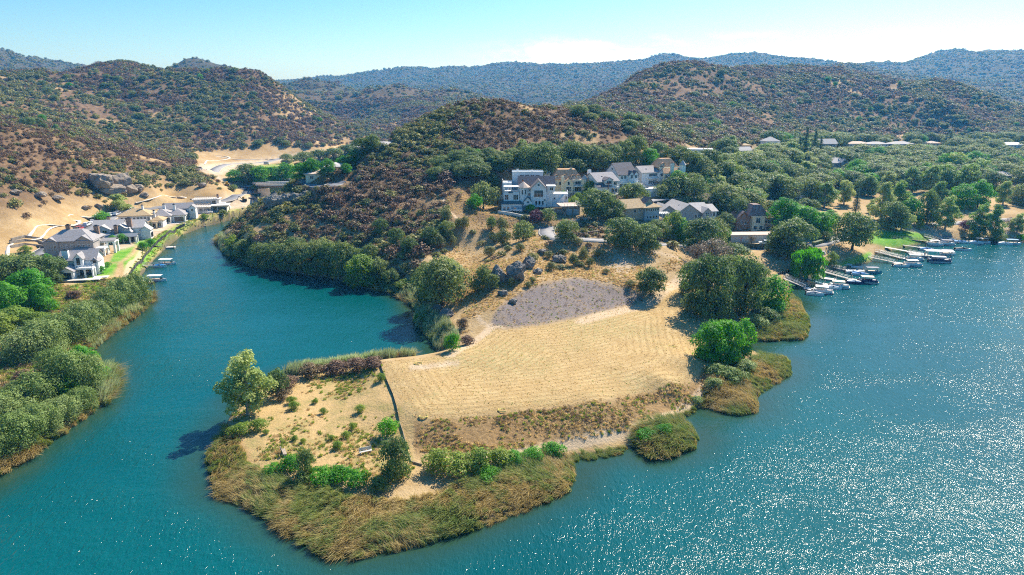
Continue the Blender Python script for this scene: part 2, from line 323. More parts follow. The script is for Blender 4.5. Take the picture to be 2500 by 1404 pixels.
def mat(name, col, rough=.7, var=.12, scale=1.5, spec=.3, metal=0, dirt=None, bump=0.0, bscale=8):
    if name in MATS: return MATS[name]
    m, t, b = new_mat(name)
    c2 = tuple(max(0, c*(1-var)) for c in col); c3 = tuple(min(1, c*(1+var)) for c in col)
    p = objco(t)
    col_ = mixrgb(t, ramp(t, noise(t, scale, 5, .6, p), .3, .7), c2, c3)
    if dirt: col_ = mixrgb(t, ramp(t, noise(t, scale*.35, 6, .65, p), .52, .78, 0, .6), col_, dirt)
    t.links.new(col_, b.inputs['Base Color']); b.inputs['Roughness'].default_value = rough; b.inputs['Specular IOR Level'].default_value = spec; b.inputs['Metallic'].default_value = metal
    if bump:
        bn = t.nodes.new('ShaderNodeBump'); bn.inputs['Strength'].default_value = bump; bn.inputs['Distance'].default_value = .05
        t.links.new(noise(t, bscale, 4, .6, p), bn.inputs['Height']); t.links.new(bn.outputs[0], b.inputs['Normal'])
    MATS[name] = m; return m
def leaf_mat(name, cols, trans=.3, rough=.6):
    """foliage: hue differs from plant to plant and from leaf clump to leaf clump"""
    if name in MATS: return MATS[name]
    m, t, b = new_mat(name)
    rnd = t.nodes.new('ShaderNodeObjectInfo').outputs['Random']
    lv = attr(t, 'leaf_tint')
    cr = t.nodes.new('ShaderNodeValToRGB'); e = cr.color_ramp.elements
    e[0].color = (*cols[0], 1); e[1].color = (*cols[-1], 1)
    for i, c in enumerate(cols[1:-1]):
        q = e.new((i+1)/(len(cols)-1)); q.color = (*c, 1)
    f = math_(t, 'ADD', math_(t, 'MULTIPLY', rnd, .72), math_(t, 'MULTIPLY', lv, .34))
    t.links.new(f, cr.inputs[0])
    val = math_(t, 'ADD', .72, math_(t, 'MULTIPLY', lv, .6))
    c = mixrgb(t, 1.0, cr.outputs[0], (1, 1, 1), 'MULTIPLY')
    hv = t.nodes.new('ShaderNodeHueSaturation'); t.links.new(val, hv.inputs['Value']); t.links.new(c, hv.inputs['Color'])
    t.links.new(hv.outputs[0], b.inputs['Base Color']); b.inputs['Roughness'].default_value = rough; b.inputs['Specular IOR Level'].default_value = .25
    if trans:
        tr = t.nodes.new('ShaderNodeBsdfTranslucent'); mx = t.nodes.new('ShaderNodeMixShader'); mx.inputs[0].default_value = trans
        hv2 = t.nodes.new('ShaderNodeHueSaturation'); hv2.inputs['Saturation'].default_value = 1.12; hv2.inputs['Value'].default_value = 1.5; t.links.new(hv.outputs[0], hv2.inputs['Color'])
        t.links.new(hv2.outputs[0], tr.inputs[0]); t.links.new(b.outputs[0], mx.inputs[1]); t.links.new(tr.outputs[0], mx.inputs[2])
        t.links.new(mx.outputs[0], t.nodes['Material Output'].inputs[0])
    MATS[name] = m; return m
# ------------------------------------------------------------------ mesh helpers
def tag(o, label=None, cat=None, group=None, kind=None):
    if label: o['label'] = label
    if cat: o['category'] = cat
    if group: o['group'] = group
    if kind: o['kind'] = kind
    return o
def empty(name, loc=(0, 0, 0), rz=0.0):
    o = bpy.data.objects.new(name, None); COL.objects.link(o); o.location = loc; o.rotation_euler = (0, 0, rz); o.empty_display_size = .5
    return o
def link(name, me, parent=None):
    o = bpy.data.objects.new(name, me); COL.objects.link(o)
    if parent is not None: o.parent = parent
    return o
def np_mesh(name, V, Fc, m=None, smooth=False, attrs=None):
    V = np.asarray(V, np.float32); Fc = np.asarray(Fc, np.int32); me = bpy.data.meshes.new(name); k = Fc.shape[1]
    me.vertices.add(len(V)); me.vertices.foreach_set('co', V.ravel()); me.loops.add(Fc.size); me.loops.foreach_set('vertex_index', Fc.ravel())
    me.polygons.add(len(Fc)); me.polygons.foreach_set('loop_start', np.arange(0, Fc.size, k, dtype=np.int32)); me.polygons.foreach_set('loop_total', np.full(len(Fc), k, np.int32))
    if smooth: me.polygons.foreach_set('use_smooth', np.ones(len(Fc), bool))
    if m: me.materials.append(m)
    for an, av in (attrs or {}).items():
        a = me.attributes.new(an, 'FLOAT', 'POINT'); a.data.foreach_set('value', np.asarray(av, np.float32).ravel())
    me.update(); me.validate(); return me
class MB:
    def __init__(s): s.v = []; s.f = []
    def add(s, vs, fs):
        o = len(s.v); s.v += [tuple(map(float, q)) for q in vs]; s.f += [tuple(i+o for i in f) for f in fs]; return s
    def box(s, x0, x1, y0, y1, z0, z1):
        return s.add([(x0,y0,z0),(x1,y0,z0),(x1,y1,z0),(x0,y1,z0),(x0,y0,z1),(x1,y0,z1),(x1,y1,z1),(x0,y1,z1)], [(0,3,2,1),(4,5,6,7),(0,1,5,4),(1,2,6,5),(2,3,7,6),(3,0,4,7)])
    def prism(s, poly, z0, z1):
        n = len(poly); top = z1 if isinstance(z1, (list, tuple)) else [z1]*n
        return s.add([(x, y, z0) for x, y in poly]+[(p[0], p[1], top[i]) for i, p in enumerate(poly)], [tuple(range(n-1, -1, -1)), tuple(range(n, 2*n))]+[(i, (i+1) % n, n+(i+1) % n, n+i) for i in range(n)])
    def loft(s, rings, cap=True):
        n = len(rings[0]); vs = [p for r in rings for p in r]; fs = []
        for k in range(len(rings)-1):
            for i in range(n): fs.append((k*n+i, k*n+(i+1) % n, (k+1)*n+(i+1) % n, (k+1)*n+i))
        if cap: fs += [tuple(range(n-1, -1, -1)), tuple(range((len(rings)-1)*n, len(rings)*n))]
        return s.add(vs, fs)
    def tube(s, pts, rad, n=6):
        pts = [Vector(p) for p in pts]; rad = rad if isinstance(rad, (list, tuple)) else [rad]*len(pts); rings = []
        for i, p in enumerate(pts):
            d = (pts[min(i+1, len(pts)-1)]-pts[max(i-1, 0)]).normalized()
            a = d.cross(Vector((0, 0, 1)) if abs(d.z) < .9 else Vector((1, 0, 0))).normalized(); b = d.cross(a)
            rings.append([p+(a*math.cos(2*math.pi*k/n)+b*math.sin(2*math.pi*k/n))*rad[i] for k in range(n)])
        return s.loft(rings)
    def bar(s, a, b, wd, ht):
        a, b = Vector(a), Vector(b); d = (b-a).normalized(); side = d.cross(Vector((0, 0, 1)))
        side = Vector((1, 0, 0)) if side.length < 1e-4 else side.normalized(); up = side.cross(d).normalized()
        r = [[p+side*sx*wd/2+up*sz*ht/2 for sx, sz in ((-1,-1),(1,-1),(1,1),(-1,1))] for p in (a, b)]
        return s.loft(r)
    def mesh(s, name, m=None):
        me = bpy.data.meshes.new(name); me.from_pydata(s.v, [], s.f)
        if m: me.materials.append(m)
        bm = bmesh.new(); bm.from_mesh(me); bmesh.ops.recalc_face_normals(bm, faces=bm.faces); bm.to_mesh(me); bm.free(); me.update(); return me
    def build(s, name, m=None, parent=None, smooth=False):
        me = s.mesh(name, m)
        if smooth: me.polygons.foreach_set('use_smooth', [True]*len(me.polygons))
        return link(name, me, parent)
def copy_tree(o, parent=None):
    c = o.copy(); COL.objects.link(c)
    if parent is not None: c.parent = parent
    for ch in list(o.children): copy_tree(ch, c)
    return c
# ------------------------------------------------------------------ ground sheet
GPX, GPY = project(GX, GY, Z)
def zone(polys, soft=0):
    m = np.zeros(GX.shape, bool)
    for p in polys: m |= in_poly(GPX, GPY, p) & (GD < 1500)
    return m.astype(np.float32)
def blur(a, k=1):
    for _ in range(k):
        b = a.copy(); b[1:-1, 1:-1] = (a[1:-1, 1:-1]*2+a[:-2, 1:-1]+a[2:, 1:-1]+a[1:-1, :-2]+a[1:-1, 2:])/6; a = b
    return a
P_FIELD = [(928,886),(1062,872),(1130,850),(1200,802),(1330,792),(1450,768),(1560,738),(1600,715),(1650,690),(1695,700),(1690,760),(1705,820),(1735,890),(1700,925),(1600,955),(1400,990),(1200,1012),(1010,1028),(968,962)]
P_GRAVEL = [(1192,797),(1215,752),(1285,706),(1330,692),(1400,678),(1470,690),(1560,718),(1575,734),(1450,766),(1330,790),(1240,802)]
P_PALE = [(1478,615),(1545,632),(1550,660),(1520,672),(1470,645)]
P_BANKSLOPE = [(1010,1030),(1200,1015),(1400,993),(1600,958),(1700,930),(1735,895),(1745,930),(1690,985),(1560,1045),(1400,1080),(1200,1105),(1010,1105)]
P_POINT = [(560,1010),(640,935),(720,915),(930,890),(965,965),(1010,1035),(1010,1150),(960,1190),(740,1150),(620,1130)]
P_LAWN = [[(2118,568),(2195,556),(2262,566),(2300,582),(2215,602),(2165,606),(2122,592)],[(2040,648),(2126,614),(2128,636),(2060,652)],[(205,690),(232,655),(290,640),(275,672)],[(285,606),(330,600),(318,620),(290,640),(268,640)],[(330,588),(368,572),(352,598),(318,600)],[(170,700),(240,685),(250,700),(190,715)],[(300,640),(325,625),(350,600),(402,566),(440,548),(455,552),(400,590),(350,650),(330,668),(306,668)]]
P_STRIP = [[(340,668),(375,630),(405,600),(455,566),(500,548),(560,533),(620,515),(680,500),(680,486),(560,512),(480,530),(420,556),(360,600),(325,640),(315,668)],[(2000,662),(2060,648),(2110,625),(2110,640),(2010,668)],[(2350,580),(2420,577),(2440,585),(2350,588)],[(560,430),(700,410),(830,400),(820,415),(700,445),(570,448)],[(610,405),(700,398),(740,402),(640,415)],[(660,458),(720,455),(700,475),(640,470)]]
P_WEEDS = [(-200,760),(0,720),(120,690),(170,700),(330,680),(380,715),(330,770),(230,850),(290,930),(200,1020),(0,1150),(-300,1300)]
P_DIRT = [[(545,478),(600,480),(680,478),(670,496),(560,512),(500,530),(430,545),(380,575),(340,588),(335,572),(420,535),(520,508)],[(486,400),(520,400),(700,383),(880,362),(872,374),(720,390),(640,402),(560,420),(530,430),(490,418)],[(520,428),(560,440),(600,448),(590,456),(550,450)],[(262,600),(330,590),(325,602),(285,612)],[(1900,610),(1990,612),(2040,640),(1990,660),(1930,650)],[(1770,572),(1860,590),(1880,598),(1780,600)],[(2140,555),(2330,560),(2300,580),(2230,566)],[(2420,552),(2500,548),(2500,575),(2440,566)],[(1120,890),(1000,905),(1000,895),(1120,880)]]
P_VILLAGE = [(1400,530),(1230,520),(1230,440),(1350,400),(1480,395),(1640,375),(1700,370),(1900,345),(2500,345),(2500,480),(2250,470),(2000,480),(1990,560),(1900,600),(1640,595),(1500,580)]
A_field = blur(zone([P_FIELD]), 2); A_gravel = blur(zone([P_GRAVEL]), 2); A_pale = blur(zone([P_PALE]), 4)
A_lawn = blur(zone(P_LAWN), 1); A_strip = blur(zone(P_STRIP), 2); A_weeds = blur(zone([P_WEEDS]), 4); A_dirt = blur(zone(P_DIRT), 2)
A_vil = blur(zone([P_VILLAGE]), 6); A_bank = blur(zone([P_BANKSLOPE]), 3); A_point = blur(zone([P_POINT]), 3)
# bare tracks: pixel lines, half width in metres
TRACKS = [([(1668,676),(1640,700),(1600,730),(1550,752),(1480,768),(1420,785)], 1.9),([(1735,930),(1690,985),(1600,1030),(1500,1062),(1380,1090),(1260,1108),(1150,1120)], 1.1),([(1500,610),(1580,614),(1640,625),(1670,640)], .5),([(1230,800),(1180,790),(1165,770)], .6),([(300,690),(322,640),(360,600)], .9),([(1080,480),(1090,510),(1120,545)], .6),([(1200,800),(1100,868)], 1.2)]
A_track = np.zeros(GX.shape, np.float32)
for pts, hw in TRACKS:
    ln = smooth_line(pts); m = (GD < 700) & (GX > ln[:, 0].min()-8) & (GX < ln[:, 0].max()+8) & (GY > ln[:, 1].min()-8) & (GY < ln[:, 1].max()+8)
    A_track[m] = np.maximum(A_track[m], 1-sstep(hw*.7, hw*1.3, seg_dist(GX[m], GY[m], ln)))
# concrete garden paths and swales winding up the slope on the left
PATHS = [([(18,640),(22,600),(60,585),(95,590),(118,560),(150,548),(180,555)], .7),([(70,580),(95,548),(140,552),(182,555),(195,548),(160,528),(180,522),(225,540),(235,515)], .8),([(330,497),(380,482),(430,480),(470,488)], .8),([(498,402),(512,392),(560,386),(512,378),(590,390),(680,388)], .9)]
fd = np.zeros(GX.shape, np.float32); mm = (GD < 330) & (A_field > .01)
fpoly = [at_z(px, py, 4.6) for px, py in P_FIELD]; fd[mm] = seg_dist(GX[mm], GY[mm], fpoly, True)
n1g = np.where(GD < 500, fbm(GX, GY, 38, 4, 51), fbm(GX, GY, 60, 4, 51)); hillm = sstep(9, 22, Z)*(1-A_vil*.7)*(.2+.8*sstep(.46, .2, n1g))
V = np.stack([GX, GY, Z], -1).reshape(-1, 3)
ii = (np.arange(NR-1)[:, None]*NA+np.arange(NA-1)).ravel(); Fg = np.stack([ii, ii+1, ii+NA+1, ii+NA], -1)
def ground_mat():
    m, t, b = new_mat('dry_ground'); p = geopos(t)
    n_big = noise(t, .035, 5, .6, p); n_mid = noise(t, .22, 5, .62, p); n_fine = noise(t, 1.6, 5, .7, p); n_xf = noise(t, 5.0, 3, .7, p)
    base = mixrgb(t, ramp(t, n_mid, .32, .68), (.42, .285, .135), (.53, .385, .205))
    base = mixrgb(t, ramp(t, n_big, .45, .7, 0, .55), base, (.32, .195, .075))
    base = mixrgb(t, ramp(t, n_fine, .45, .75, 0, .55), base, (.24, .155, .065))
    # soil under the brush
    soil = mixrgb(t, ramp(t, n_mid, .4, .7), (.17, .105, .062), (.30, .185, .10))
    soil = mixrgb(t, ramp(t, n_fine, .42, .66, 0, .7), soil, (.085, .072, .038))
    base = mixrgb(t, math_(t, 'MULTIPLY', attr(t, 'hill'), ramp(t, n_big, .30, .46, .7, 1)), base, soil)
    base = mixrgb(t, attr(t, 'village'), base, mixrgb(t, ramp(t, n_mid, .4, .65), (.30, .22, .12), (.16, .14, .075)))
    # cut field with mowing lines that follow its edge
    fdv = math_(t, 'ADD', attr(t, 'rows'), math_(t, 'ADD', math_(t, 'MULTIPLY', n_mid, 1.1), math_(t, 'MULTIPLY', n_fine, .12)))
    row = math_(t, 'SINE', math_(t, 'MULTIPLY', fdv, 3.9))
    fld = mixrgb(t, ramp(t, n_mid, .35, .7), (.46, .315, .14), (.55, .395, .19))
    fld = mixrgb(t, ramp(t, math_(t, 'MULTIPLY', row, ramp(t, n_big, .35, .6, .5, 1)), -.2, .9, 0, .6), fld, (.36, .24, .105))
    fld = mixrgb(t, ramp(t, n_fine, .5, .72, 0, .6), fld, (.36, .26, .115))
    fld = mixrgb(t, math_(t, 'MULTIPLY', ramp(t, n_big, .44, .62), ramp(t, n_fine, .46, .6, 0, .7)), fld, (.33, .32, .14))
    base = mixrgb(t, attr(t, 'field'), base, fld)
    bk = mixrgb(t, ramp(t, n_fine, .38, .62), (.38, .255, .12), (.215, .145, .07)); bk = mixrgb(t, ramp(t, n_big, .4, .65, 0, .6), bk, (.33, .19, .075))
    base = mixrgb(t, attr(t, 'bank'), base, bk)
    pt = mixrgb(t, ramp(t, n_mid, .38, .62), (.54, .37, .17), (.41, .30, .125)); pt = mixrgb(t, math_(t, 'MULTIPLY', ramp(t, n_mid, .5, .7), ramp(t, n_fine, .42, .6, 0, .8)), pt, (.27, .27, .09))
    base = mixrgb(t, attr(t, 'point'), base, pt)
    grv = mixrgb(t, ramp(t, n_xf, .35, .65), (.165, .135, .125), (.28, .235, .215)); grv = mixrgb(t, ramp(t, n_mid, .5, .72, 0, .75), grv, (.36, .27, .17)); grv = mixrgb(t, ramp(t, n_fine, .55, .75, 0, .55), grv, (.13, .105, .095))
    base = mixrgb(t, attr(t, 'gravel'), base, grv)
    base = mixrgb(t, attr(t, 'pale'), base, (.46, .37, .27))
    wd = mixrgb(t, ramp(t, n_mid, .36, .62), (.17, .22, .05), (.36, .26, .10)); wd = mixrgb(t, ramp(t, n_fine, .4, .7, 0, .6), wd, (.13, .17, .04))
    base = mixrgb(t, attr(t, 'weeds'), base, wd)
    st = mixrgb(t, ramp(t, n_mid, .36, .62), (.17, .27, .045), (.40, .36, .12)); base = mixrgb(t, attr(t, 'strip'), base, st)
    lw = mixrgb(t, ramp(t, n_mid, .35, .7), (.10, .29, .022), (.24, .40, .06)); lw = mixrgb(t, ramp(t, n_fine, .5, .8, 0, .5), lw, (.07, .20, .02)); base = mixrgb(t, attr(t, 'lawn'), base, lw)
    drt = mixrgb(t, ramp(t, n_mid, .36, .66), (.47, .36, .24), (.58, .47, .34)); drt = mixrgb(t, ramp(t, n_fine, .55, .8, 0, .45), drt, (.42, .31, .2)); base = mixrgb(t, attr(t, 'dirt'), base, drt)
    base = mixrgb(t, math_(t, 'MULTIPLY', attr(t, 'track'), ramp(t, n_fine, .3, .5, .5, .95)), base, (.57, .43, .28))
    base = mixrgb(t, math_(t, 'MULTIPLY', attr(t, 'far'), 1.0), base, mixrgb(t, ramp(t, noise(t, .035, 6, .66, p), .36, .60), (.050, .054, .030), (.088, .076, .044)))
    mud = mixrgb(t, n_fine, (.10, .09, .055), (.17, .14, .09)); base = mixrgb(t, attr(t, 'wet'), base, mud)
    t.links.new(base, b.inputs['Base Color']); b.inputs['Roughness'].default_value = .95; b.inputs['Specular IOR Level'].default_value = .1
    bn = t.nodes.new('ShaderNodeBump'); bn.inputs['Strength'].default_value = .8; bn.inputs['Distance'].default_value = .35
    t.links.new(math_(t, 'ADD', n_fine, math_(t, 'MULTIPLY', n_xf, .35)), bn.inputs['Height']); t.links.new(bn.outputs[0], b.inputs['Normal'])
    return m
wet = 1-sstep(.0, 1.1, np.where(inw, 0, SDW))
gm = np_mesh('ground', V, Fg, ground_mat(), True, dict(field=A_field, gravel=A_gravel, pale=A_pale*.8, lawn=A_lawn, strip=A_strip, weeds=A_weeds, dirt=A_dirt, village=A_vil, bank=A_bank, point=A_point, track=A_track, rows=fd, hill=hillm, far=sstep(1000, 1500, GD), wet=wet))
gobj = link('ground', gm); tag(gobj, 'dry golden hills, grassy point and valley floor around the lake', 'ground', kind='structure')
# ------------------------------------------------------------------ lake
def water_mat():
    m, t, b = new_mat('lake_water'); p = geopos(t)
    def mapped(rot, sx, sy):
        mp = t.nodes.new('ShaderNodeMapping'); mp.inputs['Rotation'].default_value = (0, 0, R(rot)); mp.inputs['Scale'].default_value = (sx, sy, 1); t.links.new(p, mp.inputs[0]); return mp.outputs[0]
    m1, m2 = mapped(24, 1, .38), mapped(-30, 1, .5)
    big = noise(t, .016, 4, .55, mapped(20, 1, .45)); gust = noise(t, .05, 4, .6, mapped(15, .5, 1.3))
    w1 = noise(t, 1.9, 2, .55, m1, .6); w2 = noise(t, 4.6, 2, .55, m2, .4); w3 = noise(t, .34, 2, .5, m1)
    hgt = math_(t, 'ADD', math_(t, 'MULTIPLY', w1, .19), math_(t, 'ADD', math_(t, 'MULTIPLY', w2, .085), math_(t, 'MULTIPLY', w3, .25)))
    hgt = math_(t, 'MULTIPLY', hgt, math_(t, 'MULTIPLY', ramp(t, big, .3, .7, .7, 1.1), ramp(t, gust, .3, .65, .65, 1.15)))
    hgt = math_(t, 'MULTIPLY', hgt, ramp(t, attr(t, 'shore'), 0, 9, .35, 1))
    bn = t.nodes.new('ShaderNodeBump'); bn.inputs['Strength'].default_value = 1.0; bn.inputs['Distance'].default_value = 1.0; t.links.new(hgt, bn.inputs['Height'])
    col = mixrgb(t, ramp(t, big, .3, .7), (.0, .068, .074), (.001, .088, .092))
    col = mixrgb(t, ramp(t, math_(t, 'ADD', attr(t, 'shore'), math_(t, 'MULTIPLY', gust, 7)), 2.5, 13, .85, 0), col, (.026, .050, .020))  # green-brown bank reflection and shallows tint, painted into the water colour near shore
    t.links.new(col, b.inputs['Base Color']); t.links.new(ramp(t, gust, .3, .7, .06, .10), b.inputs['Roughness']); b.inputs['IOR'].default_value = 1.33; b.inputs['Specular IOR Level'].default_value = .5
    t.links.new(bn.outputs[0], b.inputs['Normal'])
    return m
xs = np.linspace(-900, 900, 301); ys = np.linspace(-500, 700, 241); wx, wy = np.meshgrid(xs, ys)
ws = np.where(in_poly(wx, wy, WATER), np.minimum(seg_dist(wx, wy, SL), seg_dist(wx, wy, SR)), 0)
wi = (np.arange(240)[:, None]*301+np.arange(300)).ravel()
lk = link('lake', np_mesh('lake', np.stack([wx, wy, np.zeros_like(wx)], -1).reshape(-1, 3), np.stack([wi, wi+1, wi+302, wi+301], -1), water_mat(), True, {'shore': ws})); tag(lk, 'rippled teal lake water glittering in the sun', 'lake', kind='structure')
# ------------------------------------------------------------------ roads and kerbs
def strip_mesh(ln, halfw, lift=0.0, off=0.0):
    d = np.gradient(ln[:, :2], axis=0); d /= np.linalg.norm(d, axis=1)[:, None]+1e-9; nrm = np.stack([-d[:, 1], d[:, 0]], -1)
    c = ln[:, :2]+nrm*off; L = np.c_[c+nrm*halfw, ln[:, 2]+lift]; Rr = np.c_[c-nrm*halfw, ln[:, 2]+lift]; return L, Rr
def ribbon(name, ln, halfw, m, lift=0.0, thick=.25, off=0.0):
    L, Rr = strip_mesh(ln, halfw, lift, off); n = len(L); dn = np.array([0, 0, thick])
    Vv = np.vstack([L, Rr, Rr-dn, L-dn]); F = []
    for i in range(n-1):
        for a, b_ in ((0, 1), (1, 2), (3, 0)): F.append((a*n+i, b_*n+i, b_*n+i+1, a*n+i+1))
    return np_mesh(name, Vv, F, m)
M_ASPH = mat('asphalt', (.30, .29, .29), .9, .16, .6, .2, dirt=(.40, .37, .33)); M_KERB = mat('kerb_concrete', (.44, .41, .37), .85, .1, 1.2)
M_CONC = mat('path_concrete', (.72, .65, .55), .9, .1, 1.0, dirt=(.55, .45, .33)); M_ASPH2 = mat('dark_asphalt', (.22, .22, .23), .9, .15, .6, .2)
for k, (ln, wd) in ROADS.items():
    o = link(k, ribbon(k, ln, wd/2, M_ASPH2 if k == 'bank_road' else M_ASPH)); tag(o, {'village_lane': 'grey asphalt lane looping round the bend below the white mansion', 'shore_road': 'pale grey shore road and parking strip behind the marina lawn', 'bank_road': 'asphalt street behind the left bank houses curving to the bridge', 'valley_road': 'pale road running across the far valley floor', 'hillside_street': 'narrow street climbing between the hillside mansions and lower houses'}[k], 'road', kind='structure')
    if k in ('bank_road', 'valley_road', 'village_lane'):
        for s in (-1, 1):
            kb = link('kerb', ribbon('kerb', ln, .14, M_KERB, .13, .4, s*(wd/2+.14))); kb.parent = o
for i, (pts, hw) in enumerate(PATHS):
    ln = smooth_line(pts, 1.5); ln[:, 2] += .12
    o = link('garden_path', ribbon('garden_path', ln, hw, M_CONC)); tag(o, ['pale concrete path curving round the terraced beds at far left', 'pale winding concrete swale on the golden slope behind the left houses', 'pale concrete swale above the unfinished house', 'pale concrete path zigzagging on the far valley slope'][i], 'path', kind='structure')
# ------------------------------------------------------------------ foliage meshes
def unit(v): return v/(np.linalg.norm(v, axis=-1, keepdims=True)+1e-9)
def leaf_quads(P, N, size, rng, tint, stretch=1.0, droop=False):
    n = len(P); r = rng.normal(size=(n, 3))
    if droop: T = unit(np.c_[rng.normal(size=(n, 2))*.18, -np.ones(n)])
    else: T = unit(np.cross(N, r))
    B = unit(np.cross(N, T)); s = (size*rng.uniform(.55, 1.25, n))[:, None]; sb = s*rng.uniform(.55, .95, n)[:, None]
    T = T*s*stretch; B = B*sb
    k = rng.uniform(.5, 1.0, (n, 4, 1))
    Vv = np.stack([P-T*.5*k[:, 0], P-B*.5*k[:, 1], P+T*.5*k[:, 2], P+B*.5*k[:, 3]], 1)
    return Vv.reshape(-1, 3), np.arange(4*n).reshape(n, 4), np.repeat(tint, 4)
def crown(seed, clusters, n, size, m, inner=.5, out=.75, up=.15, name='crown', stretch=1.0, zmin=.0, droop=False):
    rng = np.random.default_rng(seed); C = np.array([c[:3] for c in clusters]); Rr = np.array([c[3] for c in clusters]); sq = np.array([c[4] if len(c) > 4 else .85 for c in clusters])
    idx = rng.choice(len(C), n, p=Rr**2/np.sum(Rr**2)); D = unit(rng.normal(size=(n, 3))); D[:, 2] = np.where(D[:, 2] < -.7, -D[:, 2], D[:, 2])
    rad = Rr[idx]*(inner+(1-inner)*rng.uniform(0, 1, n)**.5)*(1+.16*np.sin(D[:, 0]*7+idx)*np.cos(D[:, 1]*6+idx*2))
    P = C[idx]+D*rad[:, None]*np.stack([np.ones(n), np.ones(n), sq[idx]], -1); P[:, 2] = np.maximum(P[:, 2], zmin+rng.uniform(0, .15, n))
    N = unit(D*out+rng.normal(size=(n, 3))*(1-out)*.9+np.array([0, 0, up])); ct = rng.uniform(0, 1, len(C))
    tint = np.clip(ct[idx]*.55+rng.uniform(0, .45, n), 0, 1)
    Vv, Fq, t = leaf_quads(P, N, size, rng, tint, stretch, droop)
    return np_mesh(name, Vv, Fq, m, False, {'leaf_tint': t})
def trunk_mesh(seed, h, r, tips, m, lean=.05, base=0.0, name='trunk', stems=1):
    rnd = random.Random(seed); mb = MB()
    for st in range(stems):
        ox, oy = (rnd.uniform(-.4, .4)*r*6*(stems > 1), rnd.uniform(-.4, .4)*r*6*(stems > 1))
        top = (ox*1.4+rnd.uniform(-lean, lean)*h, oy*1.4+rnd.uniform(-lean, lean)*h, h)
        mid = (ox+rnd.uniform(-lean, lean)*h*.6, oy+rnd.uniform(-lean, lean)*h*.6, h*.5)
        mb.tube([(ox, oy, -.4), (ox, oy, .15*h), mid, top], [r*1.5, r, r*.82, r*.6], 7)
        for tx, ty, tz in tips[st::stems]:
            f = rnd.uniform(.55, .95); s = Vector(mid)*(1-f)+Vector(top)*f; e = Vector((tx, ty, tz)); q = s.lerp(e, .5)+Vector((rnd.uniform(-.1, .1), rnd.uniform(-.1, .1), .12))*(e-s).length
            mb.tube([s, q, e], [r*.5, r*.3, r*.1], 5)
    return mb.mesh(name, m)
M_BARK = mat('bark', (.10, .075, .055), .9, .25, 3.0); M_BARKP = mat('pale_bark', (.34, .30, .25), .85, .25, 2.5)
LM = dict(
 oak=leaf_mat('oak_leaves', [(0.088, 0.145, 0.046), (0.127, 0.191, 0.053), (0.191, 0.248, 0.067), (0.240, 0.274, 0.092)], .32),
 sycamore=leaf_mat('sycamore_leaves', [(0.144, 0.256, 0.062), (0.216, 0.338, 0.081), (0.338, 0.421, 0.123), (0.451, 0.451, 0.174)], .32),
 bright=leaf_mat('bright_willow_leaves', [(0.066, 0.236, 0.021), (0.094, 0.294, 0.025), (0.154, 0.366, 0.034)], .42),
 willow=leaf_mat('grey_willow_leaves', [(0.138, 0.209, 0.046), (0.182, 0.259, 0.064), (0.237, 0.308, 0.094), (0.270, 0.330, 0.116)], .25),
 lime=leaf_mat('yellow_green_leaves', [(0.153, 0.245, 0.036), (0.204, 0.296, 0.046), (0.275, 0.337, 0.066)], .38),
 dry=leaf_mat('dry_leaves', [(0.182, 0.140, 0.105), (0.238, 0.175, 0.119), (0.168, 0.161, 0.084)], .15),
 pine=leaf_mat('pine_needles', [(0.052, 0.114, 0.049), (0.079, 0.146, 0.058)], .1),
 purple=leaf_mat('purple_leaves', [(0.105, 0.042, 0.063), (0.154, 0.056, 0.077)], .25),
 chap_green=leaf_mat('brush_green', [(0.088, 0.114, 0.040), (0.143, 0.175, 0.053), (0.230, 0.241, 0.065), (0.318, 0.285, 0.088), (0.131, 0.186, 0.065)], .15),
 chap_brown=leaf_mat('brush_brown', [(.22, .125, .080), (.17, .105, .065), (.25, .155, .085), (.18, .135, .060), (.29, .185, .105)], .12),
 reed_green=leaf_mat('reed_green', [(.13, .20, .045), (.19, .26, .06), (.29, .31, .09), (.38, .34, .12)], .3),
 reed_tan=leaf_mat('reed_tan', [(.28, .22, .075), (.42, .32, .12), (.54, .42, .19)], .3),
 reed_pale=leaf_mat('reed_pale', [(0.252, 0.340, 0.151), (0.353, 0.428, 0.214), (0.454, 0.454, 0.265)], .35),
 stubble=leaf_mat('stubble', [(.44, .32, .15), (.56, .42, .21), (.64, .50, .27)], .45),
 grass_tan=leaf_mat('dry_grass_blades', [(0.332, 0.225, 0.098), (0.469, 0.332, 0.156), (0.586, 0.450, 0.244)], .25),
 weed_green=leaf_mat('green_weeds', [(0.184, 0.260, 0.046), (0.275, 0.352, 0.069), (0.413, 0.428, 0.122)], .35),
)
rs = random.Random(7)
def dome(seed, W, Hh, nc, z0, z1, r0, r1, flat=.85, low=0, lz=.22):
    q = random.Random(seed); out = []
    for i in range(nc):
        a = 2.4*i+q.uniform(-.4, .4); f = math.sqrt((i+.5)/nc); rr = f*W*.5-q.uniform(.6, 1)*W*r0*.5
        zt = z0+(z1-z0)*math.sqrt(max(0, 1-(f*.92)**2)); out.append((rr*math.cos(a), rr*math.sin(a), Hh*(zt-q.uniform(0, .10)), W*q.uniform(r0, r1), flat))
    if low: out += [(0, 0, Hh*(lz+.06), W*.27, .9), (W*.06, -W*.05, Hh*(lz+.26), W*.27, .9)]
    for i in range(low):
        a = 6.28*(i+q.uniform(-.3, .3))/low; f = q.uniform(.26, .37); out.append((math.cos(a)*W*f, math.sin(a)*W*f, Hh*q.uniform(lz, lz+.14), W*q.uniform(r0*.85, r1*.9), flat))
    return out
TREES = {}
def def_tree(kind, i, trunk, crown_me, Hh, W): TREES.setdefault(kind, []).append((trunk, crown_me, Hh, W))
